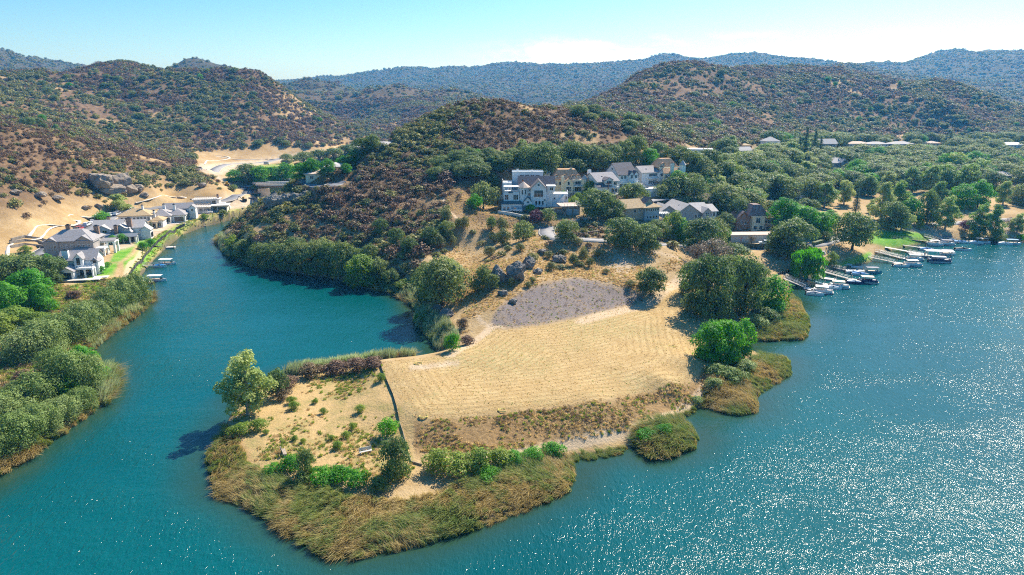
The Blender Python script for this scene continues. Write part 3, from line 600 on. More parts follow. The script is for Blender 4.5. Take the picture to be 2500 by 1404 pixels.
for i in range(5):
    c = dome(100+i, 11, 9.5, 16, .34, .84, .15, .235, .85, 12, .25 if i in (2, 3) else .11); def_tree('oak', i, trunk_mesh(i, 4.0, .34, [x[:3] for x in c[:9]], M_BARK, .1), crown(10+i, c, 6200, .70, LM['oak'], .45, .72), 9.5, 11)
for i in range(3):
    c = dome(150+i, 8, 9, 15, .30, .86, .16, .24, 1.0, 12, .12); def_tree('bright', i, trunk_mesh(20+i, 4.0, .2, [x[:3] for x in c[:7]], M_BARK, .1), crown(30+i, c, 6200, .58, LM['bright'], .5, .75, .2), 9, 8)
    c = dome(170+i, 8, 6, 14, .28, .80, .17, .25, .9, 10, .12); def_tree('willow', i, trunk_mesh(40+i, 2.6, .16, [x[:3] for x in c[:7]], M_BARK, .2, stems=3), crown(50+i, c, 9500, .36, LM['willow'], .5, .7, .2, zmin=.1), 6, 8)
    c = dome(190+i, 7.5, 8, 12, .3, .84, .17, .25, .95, 9, .14); def_tree('lime', i, trunk_mesh(60+i, 3.6, .18, [x[:3] for x in c[:7]], M_BARK, .1), crown(70+i, c, 4600, .58, LM['lime'], .45, .72, .2), 8, 7.5)
    q = random.Random(i+5); c = []
    for k in range(40):
        zz = q.uniform(.12, .93); wd = math.sin(min(1, (1.02-zz)*1.5)*1.57)*min(1, .6+zz)*.44; a = q.uniform(0, 6.28); f = q.uniform(.3, 1)*wd; c.append((9.5*f*math.cos(a), 9.5*f*math.sin(a), 14*zz, q.uniform(1.0, 1.7), .95))
    def_tree('sycamore', i, trunk_mesh(80+i, 9, .3, [x[:3] for x in c[:16]], M_BARKP, .06), crown(90+i, c, 9000, .60, LM['sycamore'], .3, .6, .2), 14, 9.5)
for i in range(2):
    c = dome(210+i, 9, 7.5, 12, .4, .85, .13, .2, .8, 3); def_tree('dry', i, trunk_mesh(110+i, 3.8, .26, [x[:3] for x in c]+[(x[0]*.7, x[1]*.9, x[2]*.9) for x in c], M_BARK, .15), crown(120+i, c, 2600, .42, LM['dry'], .35, .55), 7.5, 9)
    c = []
    for k in range(34):
        zz = k/34; a = k*2.4; rr = (1-zz)*2.3*.62; c.append((rr*math.cos(a), rr*math.sin(a), 1.6+zz*11.6, .55+(1-zz)*.95, .6))
    def_tree('pine', i, trunk_mesh(130+i, 12.5, .24, [], M_BARK, .02), crown(140+i, c, 3400, .40, LM['pine'], .4, .55, 0), 14, 5.4)
    c = []
    for k in range(22):
        zz = k/22; a = k*2.4; c.append((.28*math.cos(a), .28*math.sin(a), .6+zz*10.5, .55*(1-zz**3*.7), 1.3))
    def_tree('cypress', i, trunk_mesh(160+i, 6, .14, [], M_BARK, .0), crown(170+i, c, 1400, .35, LM['pine'], .4, .6, .2), 12, 1.7)
    c = dome(230+i, 8, 8.5, 11, .5, .86, .15, .22, .7, 0); cm = crown(180+i, c, 1700, .42, LM['bright'], .5, .7)
    hang = [(x[0]*1.15, x[1]*1.15, x[2]-Hq, .9, 1.8) for x in c for Hq in (1.5, 3.0, 4.4) if x[2]-Hq > .9]
    cm = crown(190+i, c+hang, 5200, .42, LM['bright'], .35, .6, 0, stretch=2.8, zmin=.3, droop=True); def_tree('weeping', i, trunk_mesh(200+i, 4.6, .24, [x[:3] for x in c[:8]], M_BARK, .08), cm, 8.5, 8)
for i in range(4):
    for kd, lm in (('bush', 'chap_green'), ('greenbush', 'bright'), ('brownbush', 'chap_brown'), ('oakbush', 'oak'), ('purplebush', 'purple'), ('willowbush', 'willow'), ('limebush', 'lime')):
        if kd in ('purplebush',) and i: continue
        c = dome(300+i, 3, 2.5, 9, .25, .74, .18, .28, .85, 4); def_tree(kd, i, trunk_mesh(220+i, .9, .06, [x[:3] for x in c[:6]], M_BARK, .2, stems=2), crown(230+i, c, 2400, .26, LM[lm], .45, .65, .2, zmin=.05), 2.5, 3)
TREE_OBJS = []                                # (root, kind, px, py)
def tree(kind, px, py, hpx, wpx=None, name=None, loc=None, var=None, rz=None):
    if kind == 'oak' and var is None: var = rs.choice((0, 1, 4))
    x, y, z = loc if loc else ground(px, py)
    s = 1/ppm(x, y, z); vs = TREES[kind]; tm, cm, Hh, W = vs[(var if var is not None else rs.randrange(99)) % len(vs)]
    sz = hpx*s/Hh*1.03; sw = (wpx*s/W*1.04) if wpx else sz*rs.uniform(.9, 1.1)
    nm = name or {'oak': 'oak_tree', 'bright': 'bright_green_tree', 'willow': 'willow_thicket', 'lime': 'yellow_green_tree', 'sycamore': 'sycamore_tree', 'dry': 'dry_tree', 'pine': 'pine_tree', 'cypress': 'cypress_tree', 'weeping': 'weeping_willow'}.get(kind, 'bush')
    e = empty(nm, (x, y, z-.05), rs.uniform(0, 6.28) if rz is None else rz); e.scale = (sw, sw, sz)
    if kind.endswith('bush'): link('stem', tm, e)
    else: link('trunk', tm, e)
    link('crown', cm, e); TREE_OBJS.append((e, kind, px, py)); return e
# ------------------------------------------------------------------ scatter of uncountable growth (geometry-node stuff)
def proto_collection(name, meshes):
    c = bpy.data.collections.new(name)
    for i, me in enumerate(meshes):
        o = bpy.data.objects.new('%s_%02d' % (name, i), me); c.objects.link(o)
    return c
def scatter(name, label, cat, pts, scl, rot, idx, coll):
    me = bpy.data.meshes.new(name); n = len(pts); me.vertices.add(n); me.vertices.foreach_set('co', np.asarray(pts, np.float32).ravel())
    a = me.attributes.new('s', 'FLOAT_VECTOR', 'POINT'); a.data.foreach_set('vector', np.asarray(scl, np.float32).ravel())
    a = me.attributes.new('r', 'FLOAT_VECTOR', 'POINT'); a.data.foreach_set('vector', np.asarray(rot, np.float32).ravel())
    a = me.attributes.new('k', 'INT', 'POINT'); a.data.foreach_set('value', np.asarray(idx, np.int32))
    o = link(name, me); tag(o, label, cat, kind='stuff')
    g = bpy.data.node_groups.new('scatter_'+name, 'GeometryNodeTree')
    g.interface.new_socket('Geometry', in_out='INPUT', socket_type='NodeSocketGeometry'); g.interface.new_socket('Geometry', in_out='OUTPUT', socket_type='NodeSocketGeometry')
    gi = g.nodes.new('NodeGroupInput'); go = g.nodes.new('NodeGroupOutput'); ip = g.nodes.new('GeometryNodeInstanceOnPoints'); ci = g.nodes.new('GeometryNodeCollectionInfo')
    ci.inputs['Collection'].default_value = coll; ci.inputs['Separate Children'].default_value = True; ci.inputs['Reset Children'].default_value = True
    def na(nm, ty):
        q = g.nodes.new('GeometryNodeInputNamedAttribute'); q.data_type = ty; q.inputs[0].default_value = nm; return q.outputs[0]
    g.links.new(gi.outputs[0], ip.inputs['Points']); g.links.new(ci.outputs[0], ip.inputs['Instance']); ip.inputs['Pick Instance'].default_value = True
    g.links.new(na('k', 'INT'), ip.inputs['Instance Index']); g.links.new(na('r', 'FLOAT_VECTOR'), ip.inputs['Rotation']); g.links.new(na('s', 'FLOAT_VECTOR'), ip.inputs['Scale'])
    g.links.new(ip.outputs[0], go.inputs[0]); md = o.modifiers.new('scatter', 'NODES'); md.node_group = g
    return o
rng = np.random.default_rng(11)
E = (Z-CAMZ)/GD; CM = np.maximum.accumulate(E, 0); VIS = (E+9/GD >= CM).astype(float)
def grid_at(G, x, y): return H(x, y, G)
def candidates(d0, d1, a0, a1, spacing):
    area = .5*(d1*d1-d0*d0)*(a1-a0); n = int(area/spacing**2)
    d = np.sqrt(rng.uniform(d0*d0, d1*d1, n)); a = rng.uniform(a0, a1, n); return d*np.sin(a), d*np.cos(a), d
AVOID = [(x, y, r*1.05) for x, y, z, r in PADW]
def clear_mask(x, y, pad=1.0):
    ok = np.ones(len(x), bool)
    for ax, ay, r in AVOID: ok &= (x-ax)**2+(y-ay)**2 > (r*pad)**2
    for k, (ln, wd) in ROADS.items():
        m = (x > ln[:, 0].min()-8) & (x < ln[:, 0].max()+8) & (y > ln[:, 1].min()-8) & (y < ln[:, 1].max()+8)
        if m.any():
            d = seg_dist(x[m], y[m], ln[::3]); t = ok[m]; t &= d > wd/2+1.2; ok[m] = t
    return ok
P_CHILL = [(525,590),(560,560),(640,500),(720,447),(985,330),(1100,255),(1180,240),(1330,265),(1620,310),(1650,370),(1480,392),(1340,400),(1240,425),(1200,470),(1150,490),(1085,470),(1095,540),(1120,590),(1080,620),(1100,650),(1000,715),(900,695),(760,670),(600,638)]
P_BARE = [([(1085,470),(1120,440),(1200,430),(1240,425),(1232,520),(1300,545),(1335,600),(1260,640),(1180,690),(1110,665),(1080,620),(1120,590),(1095,540)], .05),([(1195,425),(1215,380),(1290,340),(1330,335),(1400,380),(1380,400),(1300,412)], .12),([(1440,398),(1640,378),(1700,358),(1760,330),(1650,345),(1500,372)], .30),
 ([(-300,490),(0,455),(100,478),(240,484),(300,466),(420,455),(560,448),(575,470),(470,480),(330,497),(240,520),(100,560),(0,640),(-300,700)], .05),([(0,215),(250,250),(330,330),(180,320),(60,330)], .55),([(1830,318),(2060,318),(2060,338),(1830,338)], .35),([(2140,322),(2300,330),(2300,350),(2140,345)], .3),([(1560,220),(1640,190),(1700,260),(1680,310),(1600,280)], .6),
 ([(1050,700),(1110,665),(1335,600),(1480,600),(1700,610),(1720,760),(1560,740),(1190,800),(1060,860),(1000,760)], .03),([(180,520),(330,497),(480,470),(500,480),(330,540),(100,600),(0,640)], .0),([(480,370),(880,355),(880,380),(560,450),(480,420)], .0)]
def brush(d0, d1, a0, a1, spacing, smin, smax, name, label, brown, lim=None):
    x, y, d = candidates(d0, d1, R(a0), R(a1), spacing); z = H(x, y); px, py = project(x, y, z)
    dens = sstep(8, 14, z)*(1-grid_at(A_vil, x, y))
    if d0 < 500: dens = np.maximum(dens, (in_poly(px, py, P_CHILL) & (d < 460) & (z > .8)).astype(float))
    for p, f in P_BARE:
        if d0 < 1200: dens = np.where(in_poly(px, py, p), dens*f, dens)
    n1 = fbm(x, y, 38 if d0 < 500 else 60, 4, 51); n2 = fbm(x, y, 12, 2, 57)
    gaps = sstep(.50, .18, n1+n2*.5)*(.55+.45*sstep(-.5, .1, fbm(x, y, 9 if d0 < 500 else 16, 2, 58)))
    dens *= .12+.88*gaps
    keep = (rng.uniform(0, 1, len(x)) < dens) & (grid_at(VIS, x, y) > .4) & (px > -620) & (px < 3050)
    if lim: keep &= lim(x, y, z, px, py)
    keep[keep] &= clear_mask(x[keep], y[keep])
    x, y, z, n1 = x[keep], y[keep], z[keep], n1[keep]; n = len(x)
    s = rng.uniform(smin, smax, n)*rng.choice([.7, 1.0, 1.25, 1.7], n, p=[.25, .45, .2, .1]); s *= (.85+.3*fbm(x, y, 25, 2, 77))
    nb = fbm(x, y, 46, 3, 91)+rng.normal(0, .28, n)
    isb = nb < brown
    idx = np.where(isb, rng.integers(6, 10, n), rng.integers(0, 6, n))
    hs = rng.uniform(.65, 1.05, n)
    scatter(name, label, 'brush', np.c_[x, y, z-.1*s], np.c_[s, s, s*hs]/3.0, np.c_[np.zeros(n), np.zeros(n), rng.uniform(0, 6.28, n)], idx, BRUSH)
    return n
bm_ = []
for i in range(10):
    c = dome(400+i, 3, 2.4, 8, .22, .72, .18, .30, .9, 4); bm_.append(crown(410+i, c, 280, .64 if i < 6 else .52, LM['chap_green'] if i < 6 else LM['chap_brown'], .45, .6, .25, name='brush_clump', zmin=.02))
BRUSH = proto_collection('brush_clump', bm_)
cnt = []
cnt.append(brush(190, 470, -26, 14, 1.8, 1.8, 3.8, 'chaparral', 'dense brown and olive brush covering the central hill', .06))
cnt.append(brush(240, 560, -50, -23, 2.15, 1.8, 3.6, 'chaparral', 'olive brush on the near left hill around the big rock outcrop', -.12, lambda x, y, z, px, py: px < 600))
cnt.append(brush(470, 1250, -50, -8, 2.8, 2.8, 5.4, 'chaparral', 'brown and green brush on the big rounded hill at left', .08))
cnt.append(brush(440, 1250, -8, 50, 2.8, 2.8, 5.6, 'chaparral', 'brown and green brush on the long hill behind the village', .04))
cnt.append(brush(1250, 3300, -50, 50, 9.5, 5.5, 9, 'chaparral', 'brush mottling the far blue mountain range', -.25))
print('brush', cnt)
# ------------------------------------------------------------------ reeds
def blades(seed, n, h, spread, lean, m, width=.07, bend=.5):
    q = np.random.default_rng(seed); Vv, Fq, T = [], [], []
    for i in range(n):
        a = q.uniform(0, 6.28); r = spread*math.sqrt(q.uniform()); b = np.array([r*math.cos(a), r*math.sin(a), -.1]); hh = h*q.uniform(.6, 1.1); la = q.normal(0, .35); l = lean*q.uniform(.4, 1.5)
        d = np.array([math.cos(la), math.sin(la), 0]); side = np.array([-math.sin(q.uniform(0, 6.28)), math.cos(q.uniform(0, 6.28)), 0]); side /= np.linalg.norm(side)+1e-6; w_ = width*q.uniform(.7, 1.3)
        p1 = b+np.array([0, 0, hh*.55])+d*hh*l*.25; p2 = b+np.array([0, 0, hh*(1-.25*l)])+d*hh*l
        o = len(Vv); Vv += [b-side*w_, b+side*w_, p1+side*w_*.8, p1-side*w_*.8, p2+side*w_*.2, p2-side*w_*.2]; Fq += [(o, o+1, o+2, o+3), (o+3, o+2, o+4, o+5)]; tt = q.uniform(); T += [tt*.6, tt*.6, tt*.8, tt*.8, tt, tt]
    return np_mesh('reed_clump', Vv, Fq, m, False, {'leaf_tint': T})
REEDS = proto_collection('reed_clump', [blades(i, 40, 2.5, .6, .75, LM['reed_green'], .05) for i in range(3)]+[blades(10+i, 40, 2.4, .6, .95, LM['reed_tan'], .045) for i in range(3)]+[blades(20+i, 34, 2.8, .6, .3, LM['reed_pale'], .06) for i in range(2)])
def bed(name, label, poly, spacing, hs, tanbias, lean_dir, pale=0.0, z=None):
    P = np.array(poly, float); wx_, wy_ = at_z(P[:, 0], P[:, 1], .6); wp = list(zip(wx_, wy_))
    x0, x1, y0, y1 = wx_.min(), wx_.max(), wy_.min(), wy_.max(); n = int((x1-x0)*(y1-y0)/spacing**2)
    x = rng.uniform(x0, x1, n); y = rng.uniform(y0, y1, n); k = in_poly(x, y, wp); x, y = x[k], y[k]; n = len(x); zz = np.maximum(H(x, y), -.3)
    nn = fbm(x, y, 7, 3, 61)+rng.normal(0, .18, n); big = fbm(x, y, 11, 2, 65)
    idx = np.where(nn < tanbias, rng.integers(3, 6, n), rng.integers(0, 3, n)); idx = np.where(rng.uniform(0, 1, n) < pale, rng.integers(6, 8, n), idx)
    s = hs*rng.uniform(.75, 1.15, n)*(1+.35*big); ang = lean_dir+fbm(x, y, 13, 2, 71)*2.2+rng.normal(0, .16, n)
    return scatter(name, label, 'reeds', np.c_[x, y, zz], np.c_[s, s, s], np.c_[rng.normal(0, .06, n), rng.normal(0, .06, n), ang], idx, REEDS)
bed('reed_bed', 'wide windswept reed bed ringing the tip of the point', [(552,1035),(502,1108),(514,1150),(524,1200),(620,1244),(700,1294),(790,1347),(865,1357),(1000,1334),(1150,1290),(1280,1240),(1390,1194),(1408,1158),(1398,1118),(1340,1120),(1250,1150),(1160,1185),(1000,1236),(900,1226),(760,1204),(660,1174),(600,1130),(580,1070)], .52, .62, -.10, R(200))
bed('reed_bed', 'rounded reed clump in the water off the right bank, nearest the camera', [(1545,1085),(1592,1114),(1650,1106),(1706,1084),(1702,1052),(1668,1030),(1600,1045),(1550,1062)], .54, .66, -.14, R(200))
bed('reed_bed', 'narrow reed fringe between the field track and the water', [(1388,1124),(1480,1112),(1550,1092),(1548,1080),(1480,1098),(1400,1108)], .55, .5, -.2, R(200))
bed('reed_bed', 'short reed fringe along the bank right of the nearest reed clump', [(1660,1022),(1722,988),(1735,965),(1725,962),(1690,995),(1650,1018)], .55, .5, -.2, R(200))
bed('reed_bed', 'curved reed bed below the bright green willows on the right bank', [(1722,985),(1800,1012),(1852,1000),(1856,958),(1932,910),(1928,880),(1872,870),(1800,895),(1760,920),(1735,955)], .54, .68, -.08, R(180))
bed('reed_bed', 'dark reed bed beside the cove before the marina', [(1822,828),(1900,828),(1972,822),(1978,790),(1958,738),(1925,718),(1890,745),(1840,775)], .56, .75, -.25, R(180))
bed('reed_bed', 'pale reed hedge along the back edge of the point', [(690,915),(760,895),(900,880),(1010,868),(1010,878),(920,892),(800,910),(720,925)], .55, 1.05, -.3, R(30), .8)
bed('reed_bed', 'pale reeds lining the inner corner of the cove', [(1008,780),(1045,822),(1068,856),(1120,858),(1110,835),(1075,800),(1040,765),(1020,755)], .6, .95, -.1, R(120), .55)
bed('reed_bed', 'tan reeds at the foot of the central hill', [(850,688),(900,700),(960,715),(1000,740),(1020,760),(1035,745),(1000,712),(930,690),(870,675)], .7, .9, .1, R(160), .3)
bed('reed_bed', 'pale reeds at the left tip of the central hill', [(524,585),(545,614),(600,642),(650,657),(650,648),(600,628),(560,605),(545,585)], .7, 1.0, .0, R(160), .5)
bed('reed_bed', 'pale reed tuft at the tip of the left bank', [(255,985),(285,945),(288,920),(270,895),(245,910),(240,960)], .55, 1.25, .1, R(20), .5)
bed('reed_bed', 'brown reeds fringing the left bank thickets', [(0,1155),(60,1117),(140,1064),(200,1024),(240,980),(225,972),(180,1012),(100,1060),(0,1120)], .7, .9, .15, R(330))
bed('reed_bed', 'reeds on the upper left bank below the grey willows', [(225,856),(262,818),(330,772),(378,728),(372,710),(350,735),(300,770),(240,812),(215,840)], .7, .8, .2, R(330), .3)
# ------------------------------------------------------------------ dry grass and weeds
TUFT = proto_collection('grass_tuft', [blades(40+i, 22, .55, .35, .6, LM['stubble'], .045) for i in range(3)]+[blades(50+i, 26, .6, .32, .35, LM['weed_green'], .05) for i in range(3)]+[crown(60+i, dome(60+i, 1.0, .8, 5, .3, .7, .2, .3), 70, .2, LM['chap_brown'], .4, .5, name='tuft') for i in range(2)])
def tufts(name, label, poly, n, hs, wt, zone_z=3.0, patch=18, thr=-2.0, cat='grass'):
    P = np.array(poly, float); wpts = [ground(a, b) for a, b in poly]; wp = [(q[0], q[1]) for q in wpts]; A_ = np.array(wp)
    x = rng.uniform(A_[:, 0].min(), A_[:, 0].max(), n); y = rng.uniform(A_[:, 1].min(), A_[:, 1].max(), n); k = in_poly(x, y, wp) & (fbm(x, y, patch, 3, 83)+rng.normal(0, .15, n) > thr); x, y = x[k], y[k]; k = grid_at(SDW, x, y) > .4; x, y = x[k], y[k]; n = len(x)
    idx = rng.choice(8, n, p=np.array(wt)/sum(wt)); s = hs*rng.uniform(.6, 1.4, n)
    return scatter(name, label, cat, np.c_[x, y, H(x, y)], np.c_[s, s, s], np.c_[np.zeros(n), np.zeros(n), rng.uniform(0, 6.28, n)], idx, TUFT)
tufts('dry_grass', 'short mown dry stubble on the golden field of the point', P_FIELD, 16000, .26, [5, 5, 5, .5, .5, .5, .05, .05])
tufts('bank_brush', 'brown tufted weeds on the cut bank below the field', P_BANKSLOPE, 14000, .7, [5, 5, 5, 1.6, 1.6, 1.6, 1.4, 1.4], patch=6, thr=-.2, cat='weeds')
tufts('point_weeds', 'green and tan weeds dotting the low sandy end of the point', P_POINT, 7000, .8, [3, 3, 3, 3.6, 3.6, 3.6, .15, .15], patch=8, thr=.12, cat='weeds')
tufts('marsh_weeds', 'rough green and brown weeds covering the low left bank', P_WEEDS, 26000, 1.3, [3, 3, 3, 5, 5, 5, .7, .7], patch=14, thr=-.6, cat='weeds')
tufts('gravel_weeds', 'sparse weeds on the grey gravel slope', P_GRAVEL, 1500, .5, [1, 1, 1, .5, .5, .5, 2, 2], cat='weeds')
tufts('knoll_grass', 'golden dry grass and scrub on the rocky knoll', [(1050,720),(1110,665),(1180,640),(1335,600),(1480,600),(1660,620),(1680,690),(1560,715),(1470,688),(1400,676),(1285,704),(1215,750),(1185,800),(1080,850),(1000,770)], 22000, .7, [6, 6, 6, .4, .4, .4, .25, .25], patch=9, thr=-.1)
tufts('slope_grass', 'dry golden grass on the open slope below the mansion', [(1085,470),(1120,440),(1220,430),(1232,520),(1300,545),(1335,600),(1260,640),(1180,690),(1110,665),(1080,620),(1120,590),(1095,540)], 10000, .65, [6, 6, 6, .2, .2, .2, .12, .12], thr=-.2)
tufts('bank_grass', 'green grass along the left bank waterline', P_STRIP[0], 9000, .9, [1.5, 1.5, 1.5, 5, 5, 5, .2, .2])
# ------------------------------------------------------------------ buildings
WM = dict(white=mat('white_stucco', (.80, .80, .78), .85, .05, .7), cream=mat('cream_stucco', (.74, .66, .46), .85, .07, .7), pale=mat('pale_siding', (.70, .70, .62), .8, .06, .8), blue=mat('blue_grey_siding', (.34, .43, .48), .8, .08, .8), taupe=mat('taupe_shingle', (.36, .32, .29), .85, .12, 2.0), grey=mat('grey_siding', (.36, .38, .38), .8, .08, .8), tan=mat('tan_siding', (.50, .40, .29), .85, .1, .8), stone=mat('rubble_stone', (.30, .26, .21), .9, .35, 1.6, bump=.6, bscale=3), brick=mat('brick_brown', (.33, .21, .15), .9, .3, 2.0, bump=.4), concrete=mat('bare_concrete', (.66, .62, .56), .9, .1, .6, dirt=(.48, .42, .35)), wood=mat('weathered_wood', (.40, .33, .26), .85, .2, 2.0), rust=mat('red_brown_wood', (.30, .15, .10), .85, .2, 1.5))
RM = dict(dark=mat('dark_shingle_roof', (.155, .14, .145), .9, .25, 1.8, bump=.4, bscale=6), grey=mat('grey_shingle_roof', (.33, .31, .31), .9, .18, 1.8, bump=.4, bscale=6), light=mat('light_shingle_roof', (.46, .43, .41), .9, .14, 1.8, bump=.4, bscale=6), tile=mat('clay_tile_roof', (.56, .34, .19), .85, .25, 1.2, dirt=(.38, .26, .2), bump=.5, bscale=5), tan=mat('tan_shingle_roof', (.47, .34, .19), .9, .2, 1.6, bump=.4, bscale=6), brown=mat('brown_shingle_roof', (.24, .17, .15), .9, .2, 1.6, bump=.4, bscale=6), metal=mat('metal_porch_roof', (.20, .22, .24), .5, .1, 1.0), white=mat('white_flat_roof', (.74, .74, .72), .85, .07, .6, dirt=(.55, .5, .45)), teal=mat('green_slate_roof', (.10, .14, .15), .8, .2, 2.0), straw=mat('pinkish_tile_roof', (.60, .47, .38), .9, .14, 1.2, bump=.4, bscale=5))
M_TRIM = mat('white_trim', (.82, .82, .80), .6, .04, 1.0)
def glass_mat():
    m, t, b = new_mat('window_glass'); b.inputs['Base Color'].default_value = (.015, .035, .045, 1); b.inputs['Roughness'].default_value = .06; b.inputs['Specular IOR Level'].default_value = .7; MATS['glass'] = m; return m
M_GLASS = glass_mat(); M_DARK = mat('dark_metal', (.035, .037, .04), .5, .1, 1.0); M_DOOR = mat('garage_door', (.22, .26, .27), .6, .1, 1.0); M_FRAMED = mat('dark_frame', (.05, .05, .052), .6, .1, 1.0)
class House:
    def __init__(s, name, label, px, py, rz=0.0, cat='house', loc=None):
        s.loc = loc or ground(px, py); s.k = 1/ppm(*s.loc); s.e = empty(name, s.loc, R(rz)); s.px, s.py = px, py; tag(s.e, label, cat); s.frame = M_TRIM
        HOUSES.append((s.e, label, px, py))
        if name == 'mansion': s.e.scale = (.92, .92, .82)
    def wall(s, u0, u1, v0, v1, z0, z1, m, gable=None, rh=0, name='wall'):
        mb = MB()
        if not gable: mb.box(u0, u1, v0, v1, z0, z1)
        elif gable == 'u':      # ridge along u: gable triangles on the sides
            vm = (v0+v1)/2; mb.loft([[(u, v0, z0), (u, v1, z0), (u, v1, z1), (u, vm, z1+rh), (u, v0, z1)] for u in (u0, u1)])
        else:
            um = (u0+u1)/2; mb.loft([[(u0, v, z0), (u1, v, z0), (u1, v, z1), (um, v, z1+rh), (u0, v, z1)] for v in (v0, v1)])
        return mb.build(name, WM[m] if isinstance(m, str) else m, s.e)
    def gable(s, u0, u1, v0, v1, z1, rh, m, axis='u', ov=.45, th=.22, name='roof'):
        mb = MB(); k = .02
        if axis == 'u':
            vm = (v0+v1)/2; sl = rh/((v1-v0)/2); e = ov*sl
            for a, b in ((v0-ov, vm), (v1+ov, vm)):
                mb.loft([[(u, a, z1-e+k), (u, b, z1+rh+k), (u, b, z1+rh+k+th), (u, a, z1-e+k+th)] for u in (u0-ov, u1+ov)])
        else:
            um = (u0+u1)/2; sl = rh/((u1-u0)/2); e = ov*sl
            for a, b in ((u0-ov, um), (u1+ov, um)):
                mb.loft([[(a, v, z1-e+k), (b, v, z1+rh+k), (b, v, z1+rh+k+th), (a, v, z1-e+k+th)] for v in (v0-ov, v1+ov)])
        return mb.build(name, RM[m], s.e)
    def hip(s, u0, u1, v0, v1, z1, rh, m, ov=.5, flat=0.0, name='roof'):
        u0, u1, v0, v1 = u0-ov, u1+ov, v0-ov, v1+ov; w, d = u1-u0, v1-v0; i = min(w, d)/2*(1-flat)
        a, b = [(u0, v0, z1), (u1, v0, z1), (u1, v1, z1), (u0, v1, z1)], None
        if w >= d: b = [(u0+i, v0+i, z1+rh), (u1-i, v0+i, z1+rh), (u1-i, v1-i+.01, z1+rh), (u0+i, v1-i+.01, z1+rh)]
        else: b = [(u0+i, v0+i, z1+rh), (u1-i+.01, v0+i, z1+rh), (u1-i+.01, v1-i, z1+rh), (u0+i, v1-i, z1+rh)]
        mb = MB().loft([[(x, y, z-.2) for x, y, z in a], a, b]); return mb.build(name, RM[m], s.e)
    def vol(s, u0, u1, v0, v1, z0, z1, wm, roof=None, rh=0, rm=None, ov=.45, flat=0):
        if roof in ('u', 'v'): s.wall(u0, u1, v0, v1, z0, z1, wm, roof, rh); s.gable(u0, u1, v0, v1, z1, rh, rm, roof, ov)
        elif roof == 'hip': s.wall(u0, u1, v0, v1, z0, z1, wm); s.hip(u0, u1, v0, v1, z1+.2, rh, rm, ov, flat)
        elif roof == 'flat':
            s.wall(u0, u1, v0, v1, z0, z1, wm); MB().box(u0-ov*.5, u1+ov*.5, v0-ov*.5, v1+ov*.5, z1+.003, z1+.35).build('roof', RM[rm], s.e)
        else: s.wall(u0, u1, v0, v1, z0, z1, wm)
    def win(s, face, at, a, z, w, h, nx=2, ny=1, dark=False, name='window', arch=False):
        fm = M_FRAMED if dark else s.frame; t = .09; mb = MB(); pm = MB()
        def bx(mb_, a0, a1, z0, z1, d0, d1):
            if face == 'f': mb_.box(a0, a1, at-d1, at-d0, z0, z1)
            elif face == 'l': mb_.box(at-d1, at-d0, a0, a1, z0, z1)
            elif face == 'b': mb_.box(a0, a1, at+d0, at+d1, z0, z1)
            else: mb_.box(at+d0, at+d1, a0, a1, z0, z1)
        bx(mb, a-w/2-t, a-w/2, z-h/2-t, z+h/2+t, .004, .09); bx(mb, a+w/2, a+w/2+t, z-h/2-t, z+h/2+t, .004, .09)
        bx(mb, a-w/2+.001, a+w/2-.001, z+h/2, z+h/2+t, .004, .088); bx(mb, a-w/2+.001, a+w/2-.001, z-h/2-t, z-h/2, .004, .11)
        for i in range(1, nx): c = a-w/2+w*i/nx; bx(mb, c-.035, c+.035, z-h/2, z+h/2, .004, .07)
        for j in range(1, ny): c = z-h/2+h*j/ny; bx(mb, a-w/2, a+w/2, c-.03, c+.03, .004, .066)
        bx(pm, a-w/2+.002, a+w/2-.002, z-h/2+.002, z+h/2-.002, .006, .03)
        f = mb.build(name, fm, s.e); pm.build('pane', M_GLASS, f); return f
    def wins(s, face, at, a0, a1, n, z, w, h, **k):
        for i in range(n): s.win(face, at, a0+(a1-a0)*(i+.5)/n, z, w, h, **k)
    def garage(s, face, at, a, z0, w, h, m=None):
        mb = MB()
        for j in range(4):
            zz = z0+h*j/4
            if face == 'f': mb.box(a-w/2, a+w/2, at-.05, at-.004, zz+.02, zz+h/4-.02)
            else: mb.box(at+.004, at+.05, a-w/2, a+w/2, zz+.02, zz+h/4-.02)
        return mb.build('garage_door', m or M_DOOR, s.e)
    def door(s, face, at, a, z0, w=1.0, h=2.1, m=None):
        mb = MB()
        if face == 'f': mb.box(a-w/2, a+w/2, at-.06, at-.004, z0, z0+h)
        elif face == 'l': mb.box(at-.06, at-.004, a-w/2, a+w/2, z0, z0+h)
        else: mb.box(at+.004, at+.06, a-w/2, a+w/2, z0, z0+h)
        d = mb.build('door', m or WM['rust'], s.e); MB().box(*(( a+w*.3, a+w*.36, at-.1, at-.061, z0+1, z0+1.1) if face == 'f' else (at+.061, at+.1, a+w*.3, a+w*.36, z0+1, z0+1.1))).build('handle', M_DARK, d)
    def chimney(s, u, v, w, d, z0, z1, m='brick', cap=True):
        c = MB().box(u-w/2, u+w/2, v-d/2, v+d/2, z0, z1).build('chimney', WM[m], s.e)
        if cap: MB().box(u-w/2-.1, u+w/2+.1, v-d/2-.1, v+d/2+.1, z1+.002, z1+.18).box(u-w/4, u+w/4, v-d/4, v+d/4, z1+.18, z1+.5).build('chimney_cap', M_DARK, c)
